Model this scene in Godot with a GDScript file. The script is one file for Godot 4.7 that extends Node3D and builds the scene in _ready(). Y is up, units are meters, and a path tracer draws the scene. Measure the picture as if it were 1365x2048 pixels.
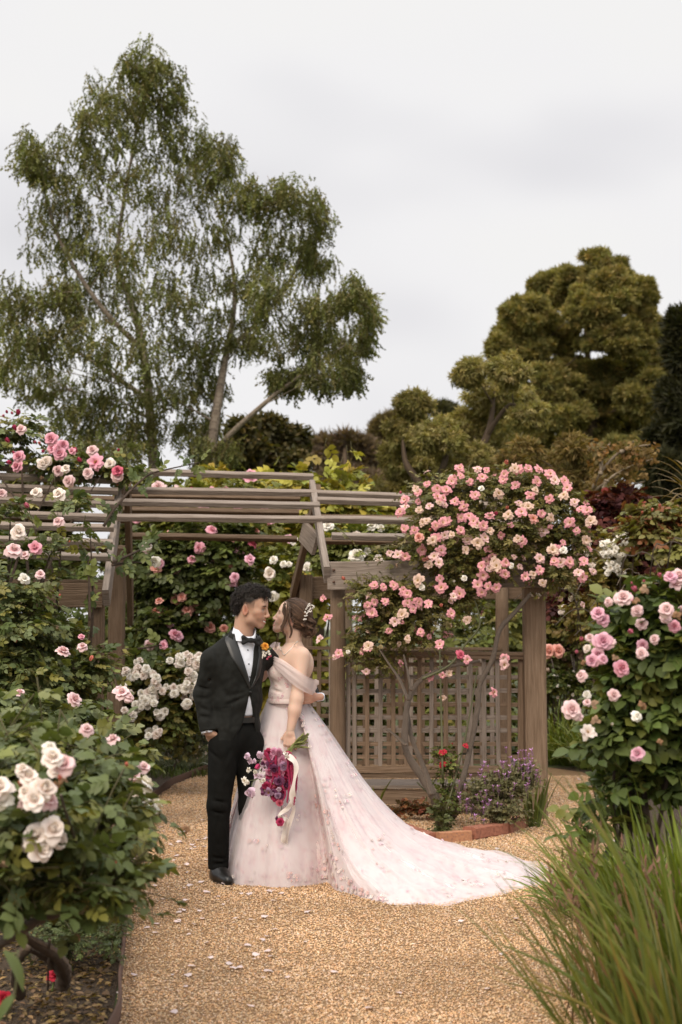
extends Node3D
# A garden: a couple on a gravel path before a timber rose arbour, roses and trees round them, overcast daylight.
const F := 2844.0
const CAMH := 1.534
const PITCH := 0.0793
var rng := RandomNumberGenerator.new()
var M := {}
var names := {}

func _ready():
	rng.seed = 20240611
	set_camera_and_light()
	make_materials()
	make_meshes()
	build_ground()
	build_trees()
	build_arbour()
	build_back_garden()
	build_beds()
	build_groom()
	build_bride()

func set_camera_and_light():
	var cam := Camera3D.new()
	cam.name = "camera"
	add_child(cam)
	cam.position = Vector3(0, CAMH, 0)
	cam.rotation.x = PITCH
	var at := CameraAttributesPhysical.new()
	at.frustum_focal_length = 48.6
	at.frustum_near = 0.05
	at.frustum_far = 600.0
	at.exposure_aperture = 2.8
	at.frustum_focus_distance = 8.65
	cam.attributes = at
	cam.fov = 39.61
	cam.far = 600.0
	cam.current = true
	var we := WorldEnvironment.new()
	we.name = "world_environment"
	var e := Environment.new()
	e.background_mode = Environment.BG_SKY
	var sky := Sky.new()
	var sm := PanoramaSkyMaterial.new()
	sm.panorama = sky_picture()
	sm.energy_multiplier = 1.0
	sky.sky_material = sm
	e.sky = sky
	e.tonemap_mode = Environment.TONE_MAPPER_LINEAR
	e.tonemap_exposure = 1.68
	e.sdfgi_enabled = true
	e.ssao_enabled = true
	e.ssil_enabled = true
	we.environment = e
	add_child(we)
	var sun := DirectionalLight3D.new()
	sun.name = "sun"
	sun.light_energy = 0.5
	sun.light_color = Color(1.0, 0.94, 0.86)
	sun.light_angular_distance = 40.0
	sun.shadow_enabled = true
	sun.rotation_degrees = Vector3(-44, -22, 0)
	add_child(sun)

func sky_picture() -> Texture2D:
	# an even overcast: brighter overhead, with broad soft cloud
	var n := FastNoiseLite.new()
	n.seed = 5
	n.frequency = 1.5
	n.fractal_octaves = 4
	n.fractal_gain = 0.45
	var w := 512
	var h := 256
	var im := Image.create(w, h, false, Image.FORMAT_RGBF)
	for j in h:
		var el := (0.5 - (j + 0.5) / h) * PI
		for i in w:
			var az := (i + 0.5) / w * TAU
			var d := Vector3(cos(el) * sin(az), sin(el), cos(el) * cos(az))
			var up: float = maxf(d.y, 0.0)
			var q := Vector3(d.x, 0, d.z) / (up + 0.28)
			var c: float = (n.get_noise_3d(q.x * 1.0, q.z * 1.5, 3.0) + 0.06) * smoothstep(0.0, 0.30, up)
			var b: float = (0.515 + 1.35 * pow(maxf(0.0, up - 0.42), 1.25)) * (1.0 + 0.30 * clampf(c, -0.5, 0.12))
			var wt := clampf(c * 1.6 + 0.4, 0.0, 1.0)
			var col := Color(0.975, 0.965, 0.995).lerp(Color(1.0, 0.99, 0.985), wt) * b
			if d.y < 0.0:
				col = Color(0.30, 0.26, 0.18)
			im.set_pixel(i, j, col)
	return ImageTexture.create_from_image(im)

# ---------------------------------------------------------------- places
func P(px: float, py: float, d: float) -> Vector3:
	var v := Vector3((px - 682.5) / F, (1024.0 - py) / F, -1.0).rotated(Vector3.RIGHT, PITCH)
	return Vector3(0, CAMH, 0) + v * (d / -v.z)

func G(px: float, py: float, h := 0.0) -> Vector3:
	var v := Vector3((px - 682.5) / F, (1024.0 - py) / F, -1.0).rotated(Vector3.RIGHT, PITCH)
	return Vector3(0, CAMH, 0) + v * ((h - CAMH) / v.y)

func rr(a: float, b: float) -> float:
	return rng.randf_range(a, b)

func rdir() -> Vector3:
	var z := rr(-1, 1)
	var a := rr(0, TAU)
	var r := sqrt(1.0 - z * z)
	return Vector3(r * cos(a), z, r * sin(a))

# ---------------------------------------------------------------- nodes
func numbered(called: String) -> String:
	if not names.has(called):
		names[called] = 0
		return called
	names[called] += 1
	return "%s_%03d" % [called, names[called]]

func thing(called: String, label: String, category: String, at := Vector3.ZERO, group := "") -> Node3D:
	var o := Node3D.new()
	o.name = numbered(called)
	add_child(o)
	o.position = at
	tag(o, label, category, group)
	return o

func tag(o: Node, label: String, category: String, group := "", kind := "") -> void:
	o.set_meta("label", label)
	if category: o.set_meta("category", category)
	if group: o.set_meta("group", group)
	if kind: o.set_meta("kind", kind)

func obj(called: String, mesh: Mesh, mat: Material, parent: Node = null, at := Transform3D(), kind := "") -> MeshInstance3D:
	var o := MeshInstance3D.new()
	o.mesh = mesh
	o.material_override = mat
	o.transform = at
	if parent == null:
		o.name = numbered(called)
		add_child(o)
	else:
		o.name = called
		if parent.has_node(NodePath(called)):
			var k: int = parent.get_meta("n_" + called, 0) + 1
			parent.set_meta("n_" + called, k)
			o.name = "%s_%03d" % [called, k]
		parent.add_child(o, true)
	if kind: o.set_meta("kind", kind)
	return o

func many(called: String, mesh: Mesh, mat: Material, parent: Node, xf: Array, cols: Array, kind := "stuff") -> MultiMeshInstance3D:
	var mm := MultiMesh.new()
	mm.transform_format = MultiMesh.TRANSFORM_3D
	mm.use_colors = cols.size() > 0
	mm.mesh = mesh
	mm.instance_count = xf.size()
	for i in xf.size():
		mm.set_instance_transform(i, xf[i])
		if cols.size() > 0:
			mm.set_instance_color(i, cols[i])
	var o := MultiMeshInstance3D.new()
	o.multimesh = mm
	o.material_override = mat
	o.name = called if parent != self else numbered(called)
	parent.add_child(o, true)
	if kind: o.set_meta("kind", kind)
	return o

# ---------------------------------------------------------------- shapes
func tool() -> SurfaceTool:
	var st := SurfaceTool.new()
	st.begin(Mesh.PRIMITIVE_TRIANGLES)
	return st

func done(st: SurfaceTool, flat := false) -> ArrayMesh:
	if not flat:
		st.index()
	st.generate_normals()
	return st.commit()

func tri(st: SurfaceTool, a: Vector3, b: Vector3, c: Vector3) -> void:
	st.add_vertex(a); st.add_vertex(b); st.add_vertex(c)

# a grid of points (rows of equal length) as a smooth sheet with colours and uvs
func sheet(st: SurfaceTool, rows: Array, cols: Array = [], closed := false, uvs: Array = []) -> void:
	var nr := rows.size()
	var nc: int = rows[0].size()
	for i in nr - 1:
		for j in (nc if closed else nc - 1):
			var k := (j + 1) % nc
			for q in [[i, j], [i, k], [i + 1, k], [i, j], [i + 1, k], [i + 1, j]]:
				st.set_color(cols[q[0]][q[1]] if cols.size() else Color.WHITE)
				st.set_uv(uvs[q[0]][q[1]] if uvs.size() else Vector2.ZERO)
				st.add_vertex(rows[q[0]][q[1]])

func frame_along(pts: Array, i: int) -> Vector3:
	var a: Vector3 = pts[maxi(i - 1, 0)]
	var b: Vector3 = pts[mini(i + 1, pts.size() - 1)]
	return (b - a).normalized()

func tube(st: SurfaceTool, pts: Array, radii: Array, sides := 6, col := Color.WHITE, col2 = null, flat_to := 1.0) -> void:
	var rows := []
	var cs := []
	var uv := []
	var side := Vector3.ZERO
	var run := 0.0
	for i in pts.size():
		var t := frame_along(pts, i)
		if side == Vector3.ZERO:
			side = t.cross(Vector3.UP if absf(t.y) < 0.9 else Vector3.RIGHT).normalized()
		else:
			side = (side - t * side.dot(t)).normalized()
		var up := side.cross(t)
		var ring := []
		var rc := []
		var ru := []
		if i > 0: run += (pts[i] as Vector3).distance_to(pts[i - 1])
		var c: Color = col if col2 == null else col.lerp(col2, float(i) / (pts.size() - 1))
		for k in sides:
			var a := TAU * k / sides
			ring.append(pts[i] + (side * cos(a) + up * sin(a) * flat_to) * float(radii[mini(i, radii.size() - 1)]))
			rc.append(c)
			ru.append(Vector2(run, absf(float(k) / sides - 0.5) * 2.0))
		rows.append(ring); cs.append(rc); uv.append(ru)
	sheet(st, rows, cs, true, uv)
	for e in [0, pts.size() - 1]:
		var rg: Array = rows[e]
		for k in range(1, sides - 1):
			var tri3 := [rg[0], rg[k], rg[k + 1]]
			if e == 0: tri3 = [rg[0], rg[k + 1], rg[k]]
			for v in tri3:
				st.set_color(cs[e][0]); st.set_uv(Vector2(run * e, 0)); st.add_vertex(v)

func curve(pts: Array, n: int) -> Array:
	# Catmull-Rom through the points
	var out := []
	var m := pts.size() - 1
	for i in n + 1:
		var f := float(i) / n * m
		var k := mini(int(f), m - 1)
		var t := f - k
		var p0: Vector3 = pts[maxi(k - 1, 0)]
		var p1: Vector3 = pts[k]
		var p2: Vector3 = pts[k + 1]
		var p3: Vector3 = pts[mini(k + 2, m)]
		out.append(p1.cubic_interpolate(p2, p0, p3, t))
	return out

func curve1(vals: Array, n: int) -> Array:
	var out := []
	var m := vals.size() - 1
	for i in n + 1:
		var f := float(i) / n * m
		var k := mini(int(f), m - 1)
		out.append(lerpf(vals[k], vals[k + 1], f - k))
	return out

# a sawn timber from a to b: w across, h along «up», edges eased; uv.x metres along, uv.y metres round; slight wander and wear
func beam_mesh(a: Vector3, b: Vector3, w: float, h: float, up := Vector3.UP, segs := 3, wear := 0.002) -> ArrayMesh:
	var st := tool()
	var t := (b - a).normalized()
	var side := t.cross(up).normalized()
	var u := side.cross(t).normalized()
	var e: float = minf(w, h) * 0.09
	var prof := [[-w / 2 + e, -h / 2], [w / 2 - e, -h / 2], [w / 2, -h / 2 + e], [w / 2, h / 2 - e], [w / 2 - e, h / 2], [-w / 2 + e, h / 2], [-w / 2, h / 2 - e], [-w / 2, -h / 2 + e]]
	var rows := []
	var off := rr(0, 50)
	for i in segs + 1:
		var f := float(i) / segs
		var p := a.lerp(b, f) + side * rr(-wear, wear) + u * rr(-wear, wear)
		var ring := []
		for q in prof:
			ring.append(p + side * (q[0] + rr(-wear, wear) * 0.4) + u * (q[1] + rr(-wear, wear) * 0.4))
		rows.append(ring)
	var length := a.distance_to(b)
	for k in 8:
		var k2 := (k + 1) % 8
		var v0 := off * 0.37 + k * 0.11
		var span: float = (rows[0][k] as Vector3).distance_to(rows[0][k2])
		for i in segs:
			var x0 := off + length * i / segs
			var x1 := off + length * (i + 1) / segs
			st.set_smooth_group(-1)
			for q in [[i, k, x0, v0], [i + 1, k, x1, v0], [i + 1, k2, x1, v0 + span], [i, k, x0, v0], [i + 1, k2, x1, v0 + span], [i, k2, x0, v0 + span]]:
				st.set_uv(Vector2(q[2], q[3])); st.add_vertex(rows[q[0]][q[1]])
	for e2 in [0, segs]:
		for k in range(1, 7):
			st.set_smooth_group(-1)
			var ids := [0, k, k + 1] if e2 == 0 else [0, k + 1, k]
			for q in ids:
				st.set_uv(Vector2(off + prof[q][0], off + prof[q][1])); st.add_vertex(rows[e2][q])
	st.generate_normals()
	return st.commit()

func leaf_basis(axis: Vector3, up: Vector3, s: float) -> Basis:
	var x := axis.normalized()
	var z := x.cross(up)
	if z.length() < 0.01: z = x.cross(Vector3(0.3, 0.2, 0.9))
	z = z.normalized()
	return Basis(x * s, z.cross(x) * s, z * s)

# ---------------------------------------------------------------- materials
func noise_tex(freq: float, stops: Array, sd := 1, size := 512, oct := 4, ridged := false) -> NoiseTexture2D:
	var n := FastNoiseLite.new()
	n.seed = sd
	n.frequency = freq
	n.fractal_octaves = oct
	if ridged: n.fractal_type = FastNoiseLite.FRACTAL_RIDGED
	var t := NoiseTexture2D.new()
	t.width = size; t.height = size
	t.seamless = true
	t.noise = n
	if stops.size():
		var g := Gradient.new()
		var offs := PackedFloat32Array()
		var cs := PackedColorArray()
		for i in stops.size():
			offs.append(float(i) / (stops.size() - 1))
			cs.append(stops[i])
		g.offsets = offs
		g.colors = cs
		t.color_ramp = g
	return t

func L(r: float, g: float, b: float) -> Color:
	return Color(r, g, b).linear_to_srgb()

func mat(called: String, col: Color, rough := 0.8, vc := false) -> StandardMaterial3D:
	var m := StandardMaterial3D.new()
	m.resource_name = called
	m.albedo_color = col
	m.roughness = rough
	m.vertex_color_use_as_albedo = vc
	m.cull_mode = BaseMaterial3D.CULL_DISABLED
	M[called] = m
	return m

func leaf_mat(called: String, col: Color, rough := 0.5, vc := true, back := 0.75) -> StandardMaterial3D:
	var m := mat(called, col, rough, vc)
	m.backlight_enabled = true
	m.backlight = Color(back, back, back * 0.6)
	m.metallic_specular = 0.4
	return m

func make_materials():
	var wood_tex := noise_tex(0.012, [L(0.17, 0.142, 0.118), L(0.245, 0.212, 0.183), L(0.29, 0.255, 0.225), L(0.35, 0.315, 0.285)], 3, 1024, 5)
	var wood_bump := noise_tex(0.02, [], 4, 1024, 5)
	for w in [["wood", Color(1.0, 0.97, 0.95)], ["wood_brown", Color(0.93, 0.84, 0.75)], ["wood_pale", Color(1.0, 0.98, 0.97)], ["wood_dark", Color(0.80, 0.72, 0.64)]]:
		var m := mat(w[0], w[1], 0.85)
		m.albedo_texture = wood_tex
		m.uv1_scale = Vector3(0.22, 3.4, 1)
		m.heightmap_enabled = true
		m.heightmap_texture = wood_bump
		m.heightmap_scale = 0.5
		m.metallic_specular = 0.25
	leaf_mat("leaf", Color.WHITE, 0.45)
	leaf_mat("leaf_dull", Color.WHITE, 0.7, true, 0.8)
	leaf_mat("petal", Color.WHITE, 0.75, true, 0.5)
	mat("bark", L(0.13, 0.09, 0.06), 0.9)
	mat("cane_brown", L(0.11, 0.07, 0.045), 0.8)
	mat("cane_grey", L(0.19, 0.145, 0.11), 0.85)
	mat("cane_green", L(0.085, 0.085, 0.035), 0.7)
	mat("vc", Color.WHITE, 0.8, true)
	mat("vc_gloss", Color.WHITE, 0.4, true)
	for q in ["bark", "cane_brown", "cane_grey"]:
		M[q].heightmap_enabled = true
		M[q].heightmap_texture = wood_bump
		M[q].heightmap_scale = 1.0
		M[q].uv1_scale = Vector3(1.5, 2, 1)
	var birch := mat("birch_bark", Color.WHITE, 0.85)
	birch.albedo_texture = noise_tex(0.02, [L(0.07, 0.055, 0.04), L(0.22, 0.17, 0.13), L(0.34, 0.28, 0.22), L(0.40, 0.34, 0.28)], 9, 512, 4)
	birch.uv1_scale = Vector3(1.2, 0.6, 1)
	# tones of single leaves, with bloom tints
	for q in [["leaf_a", L(0.100, 0.133, 0.040)], ["leaf_b", L(0.130, 0.163, 0.052)], ["leaf_c", L(0.171, 0.195, 0.050)], ["leaf_d", L(0.073, 0.100, 0.033)], ["leaf_e", L(0.236, 0.224, 0.050)], ["leaf_f", L(0.20, 0.13, 0.035)],
			["blade_a", L(0.165, 0.185, 0.04)], ["blade_b", L(0.115, 0.14, 0.032)], ["blade_c", L(0.25, 0.20, 0.06)], ["blade_d", L(0.22, 0.12, 0.05)],
			["leaf_y", L(0.44, 0.42, 0.08)], ["leaf_z", L(0.28, 0.33, 0.075)], ["leaf_w", L(0.46, 0.36, 0.06)]]:
		leaf_mat(q[0], q[1], 0.45, true)

# ---------------------------------------------------------------- shared leaf and flower meshes
var leaf_meshes := []
var small_leaf_meshes := []
var petal_sets := {}

func leaflet(st: SurfaceTool, at: Transform3D, ln: float, wd: float, fold := 0.25, droop := 0.2, col := Color.WHITE, segs := 3) -> void:
	# a leaflet pointing along +x, folded on its midrib, its tip drooping
	var mid := []
	var lft := []
	var rgt := []
	for i in segs + 1:
		var t := float(i) / segs
		var w: float = wd * 0.5 * pow(sin(PI * clampf(0.06 + t * 0.94, 0, 1)), 0.75)
		if i == segs: w = 0.0
		var y: float = -droop * ln * t * t
		mid.append(at * Vector3(t * ln, y, 0))
		lft.append(at * Vector3(t * ln, y + fold * w, w))
		rgt.append(at * Vector3(t * ln, y + fold * w, -w))
	for i in segs:
		for q in [[mid[i], lft[i], lft[i + 1]], [mid[i], lft[i + 1], mid[i + 1]], [mid[i], rgt[i + 1], rgt[i]], [mid[i], mid[i + 1], rgt[i + 1]]]:
			if (q[0] as Vector3).is_equal_approx(q[1]) or (q[1] as Vector3).is_equal_approx(q[2]) or (q[0] as Vector3).is_equal_approx(q[2]): continue
			for v in q:
				st.set_color(col); st.set_uv(Vector2.ZERO); st.add_vertex(v)

func compound_leaf(pairs: int, wide: float, spread := 1.0) -> ArrayMesh:
	# a rose leaf about 1 unit long: pairs of leaflets on a stalk and one at its tip
	var st := tool()
	var stalk := []
	for i in 4:
		stalk.append(Vector3(i / 3.0 * 0.72, -0.10 * pow(i / 3.0, 2), 0))
	tube(st, stalk, [0.012, 0.010, 0.008, 0.006], 3, Color(0.9, 0.8, 0.6))
	for k in pairs:
		var x := 0.28 + 0.40 * k / maxf(1, pairs - 0.4)
		for s in [-1, 1]:
			var b := Basis(Vector3.UP, -s * rr(0.9, 1.25) * spread) * Basis(Vector3.RIGHT, rr(-0.35, 0.35)) * Basis(Vector3.BACK, rr(-0.3, 0.15))
			leaflet(st, Transform3D(b, Vector3(x, -0.10 * x * x, 0)), rr(0.34, 0.42), wide * rr(0.9, 1.1), rr(0.15, 0.4), rr(0.05, 0.35), Color.WHITE * rr(0.85, 1.1))
	leaflet(st, Transform3D(Basis(Vector3.BACK, rr(-0.3, 0.1)), Vector3(0.70, -0.09, 0)), 0.44, wide * 1.1, 0.25, 0.2, Color.WHITE * rr(0.9, 1.1))
	return done(st)

func petal(st: SurfaceTool, ang: float, r0: float, h0: float, ln: float, wd: float, p0: float, p1: float, cup: float, c0: Color, c1: Color, wave := 0.06) -> void:
	var rows := []
	var cols := []
	var r := r0
	var h := h0
	var nv := 4
	var w1 := rr(-wave, wave)
	var w2 := rr(-wave, wave)
	for i in nv + 1:
		var t := float(i) / nv
		var phi := lerpf(p0, p1, t)
		if i > 0:
			r += sin(phi) * ln / nv
			h += cos(phi) * ln / nv
		var w: float = wd * 0.5 * pow(sin(PI * (0.12 + 0.70 * t)), 0.8)
		if i == nv: w *= 0.72
		var row := []
		var rc := []
		for j in 5:
			var u := (j - 2) / 2.0
			var rad := r - cup * u * u * w + (w1 if j == 0 else w2 if j == 4 else 0.0) * t * ln
			var drop := (0.10 * ln if (i == nv and (j == 0 or j == 4)) else 0.0)
			var p := Vector3(cos(ang), 0, sin(ang)) * rad + Vector3(-sin(ang), 0, cos(ang)) * u * w + Vector3.UP * (h - drop + absf(u) * w * cup * 0.2)
			row.append(p)
			rc.append(c0.lerp(c1, clampf(t * 1.15, 0, 1)) * (1.0 - 0.05 * absf(u)))
		rows.append(row); cols.append(rc)
	sheet(st, rows, cols)

func bloom_full(c0: Color, c1: Color) -> ArrayMesh:
	# a many-petalled cupped rose about 1 unit across, facing +y
	var st := tool()
	var a := rr(0, TAU)
	for k in 6: petal(st, a + TAU * k / 6 + rr(-0.15, 0.15), 0.04, -0.12, rr(0.46, 0.54), 0.56, 0.9, 2.0, 0.25, c0, c1)
	a += 0.5
	for k in 6: petal(st, a + TAU * k / 6 + rr(-0.15, 0.15), 0.04, -0.10, rr(0.40, 0.46), 0.48, 0.55, 1.35, 0.4, c0, c1)
	a += 0.4
	for k in 5: petal(st, a + TAU * k / 5 + rr(-0.2, 0.2), 0.03, -0.06, rr(0.32, 0.38), 0.38, 0.35, 0.8, 0.6, c0, c1)
	a += 0.6
	for k in 5: petal(st, a + TAU * k / 5 + rr(-0.2, 0.2), 0.05, 0.0, rr(0.22, 0.28), 0.26, 0.25, 0.3, 0.9, c0, c0.lerp(c1, 0.6))
	for k in 7: petal(st, k * 0.95 + rr(-0.2, 0.2), 0.09, -0.02, rr(0.20, 0.28), 0.22, rr(0.2, 0.4), rr(-0.8, -0.3), 0.6, c0.lerp(c1, 0.3), c0.lerp(c1, 0.7))
	for k in 4: petal(st, rr(0, TAU), 0.03, 0.03, rr(0.18, 0.22), 0.16, 0.1, -0.4, 1.0, c0, c0.lerp(c1, 0.4))
	return done(st)

func bloom_loose(c0: Color, c1: Color) -> ArrayMesh:
	# a half-blown rose: reflexed outer petals, a looser heart
	var st := tool()
	var a := rr(0, TAU)
	for k in 5: petal(st, a + TAU * k / 5 + rr(-0.25, 0.25), 0.03, -0.1, rr(0.44, 0.6), 0.58, 0.7, rr(1.9, 2.7), 0.15, c0, c1, 0.14)
	for k in 5: petal(st, a + 0.6 + TAU * k / 5 + rr(-0.3, 0.3), 0.03, -0.08, rr(0.38, 0.5), 0.5, 0.5, rr(1.0, 1.7), 0.3, c0, c1, 0.14)
	for k in 5: petal(st, rr(0, TAU), 0.03, -0.02, rr(0.28, 0.36), 0.34, 0.25, rr(0.3, 0.9), 0.6, c0, c1, 0.1)
	for k in 6: petal(st, k * 1.1 + rr(-0.2, 0.2), 0.10, -0.06, rr(0.26, 0.34), 0.26, rr(0.3, 0.5), rr(-0.7, -0.2), 0.5, c0.lerp(c1, 0.5), c1, 0.05)
	for k in 4: petal(st, rr(0, TAU), 0.04, 0.02, rr(0.20, 0.26), 0.2, 0.2, -0.5, 0.7, c0.lerp(c1, 0.4), c1 * 0.95)
	return done(st)

func bloom_open(c0: Color, c1: Color) -> ArrayMesh:
	# a flat semi-double rose with a pale eye and ochre stamens
	var st := tool()
	var a := rr(0, TAU)
	for k in 8: petal(st, a + TAU * k / 8 + rr(-0.25, 0.25), 0.03, -0.04, rr(0.40, 0.56), rr(0.30, 0.42), 1.0, rr(1.2, 2.3), 0.2, c0, c1 * rr(0.92, 1.05), 0.16)
	for k in 7: petal(st, a + 0.4 + TAU * k / 7 + rr(-0.3, 0.3), 0.03, -0.01, rr(0.28, 0.42), rr(0.24, 0.34), 0.7, rr(0.9, 1.7), 0.3, c0, c1 * rr(0.92, 1.05), 0.16)
	for k in 5:
		var d := Vector3(rr(-1, 1), 0, rr(-1, 1)) * 0.09
		tube(st, [Vector3(0, -0.02, 0), d + Vector3(0, 0.13, 0)], [0.02, 0.03], 3, Color(0.50, 0.28, 0.06))
	return done(st)

func bloom_bud(c1: Color) -> ArrayMesh:
	var st := tool()
	for k in 5: petal(st, TAU * k / 5, 0.02, -0.25, 0.62, 0.36, 0.75, -0.35, 0.9, c1 * 0.9, c1, 0.02)
	for k in 5: petal(st, TAU * k / 5 + 0.6, 0.01, -0.30, 0.42, 0.16, 0.75, -0.1, 0.8, Color(0.09, 0.11, 0.03), Color(0.12, 0.12, 0.04), 0.02)
	return done(st)

func bloom_spent(c1: Color) -> ArrayMesh:
	var st := tool()
	for k in 7: petal(st, rr(0, TAU), 0.02, 0.0, rr(0.3, 0.5), 0.3, rr(0.8, 1.4), rr(1.8, 3.0), 0.3, c1 * 0.6, c1, 0.2)
	return done(st)

func make_meshes():
	for k in 3: leaf_meshes.append(compound_leaf(2, 0.30))
	leaf_meshes.append(compound_leaf(3, 0.24))
	for k in 2: small_leaf_meshes.append(compound_leaf(3, 0.19))
	var sets := {
		"white": [Color(0.86, 0.79, 0.69), Color(0.90, 0.86, 0.81)],
		"blush": [Color(0.76, 0.40, 0.42), Color(0.84, 0.63, 0.64)],
		"pale": [Color(0.84, 0.66, 0.57), Color(0.88, 0.79, 0.74)],
		"pink": [Color(0.70, 0.18, 0.27), Color(0.82, 0.43, 0.52)],
		"lilac": [Color(0.68, 0.24, 0.37), Color(0.81, 0.48, 0.58)],
		"red": [Color(0.34, 0.012, 0.03), Color(0.50, 0.025, 0.05)],
		"deep": [Color(0.52, 0.05, 0.12), Color(0.68, 0.16, 0.24)],
		"salmon": [Color(0.72, 0.22, 0.16), Color(0.80, 0.42, 0.36)],
		"apple": [Color(0.84, 0.60, 0.46), Color(0.80, 0.34, 0.41)],
		"apple_pale": [Color(0.84, 0.70, 0.52), Color(0.83, 0.52, 0.54)],
		"apple_deep": [Color(0.80, 0.55, 0.40), Color(0.74, 0.31, 0.37)],
		"apple_faded": [Color(0.72, 0.55, 0.38), Color(0.74, 0.52, 0.44)],
	}
	for k in sets:
		var c: Array = sets[k]
		petal_sets[k] = {"full": [bloom_full(c[0], c[1]), bloom_full(c[0], c[1])], "loose": [bloom_loose(c[0], c[1]), bloom_loose(c[0], c[1]), bloom_loose(c[0], c[1])], "open": [bloom_open(c[0], c[1]), bloom_open(c[0], c[1]), bloom_open(c[0], c[1]), bloom_open(c[0], c[1])], "bud": [bloom_bud(c[0])]}
	petal_sets["spent"] = {"spent": [bloom_spent(Color(0.34, 0.19, 0.10)), bloom_spent(Color(0.42, 0.27, 0.17))]}

func bloom(parent: Node3D, at: Vector3, facing: Vector3, size: float, hue: String, form: String) -> void:
	var y := facing.normalized()
	var x := y.cross(rdir()).normalized()
	var s := size * rr(0.8, 1.15)
	var list: Array = petal_sets[hue][form]
	obj("rose_bud" if form == "bud" else "spent_bloom" if form == "spent" else "rose_bloom", list[rng.randi() % list.size()], M.petal, parent, Transform3D(Basis(x * s, y * s, x.cross(y) * s), at - parent.position))

# ---------------------------------------------------------------- plants: common builder
func lobe_list(lobes: Array) -> Array:
	# [px, py, depth, rx, ry (pixels), optional depth radius in metres] -> [centre, radii]
	var out := []
	for l in lobes:
		var s: float = F / l[2]
		var rx: float = l[3] / s
		var ry: float = l[4] / s
		out.append([P(l[0], l[1], l[2]), Vector3(rx, ry, l[5] if l.size() > 5 else minf(rx, ry * 1.3) * 0.9)])
	return out

func lobe_pick(lobes: Array) -> Array:
	var total := 0.0
	for l in lobes: total += pow(l[1].x * l[1].y * l[1].z, 0.6)
	var f := rr(0, total)
	for l in lobes:
		f -= pow(l[1].x * l[1].y * l[1].z, 0.6)
		if f <= 0: return l
	return lobes[-1]

func tone(tones: Array) -> Color:
	var c: Color = tones[rng.randi() % tones.size()]
	var k := rr(0.75, 1.25)
	return Color(c.r * k * rr(0.92, 1.1), c.g * k, c.b * k * rr(0.85, 1.15))

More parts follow.
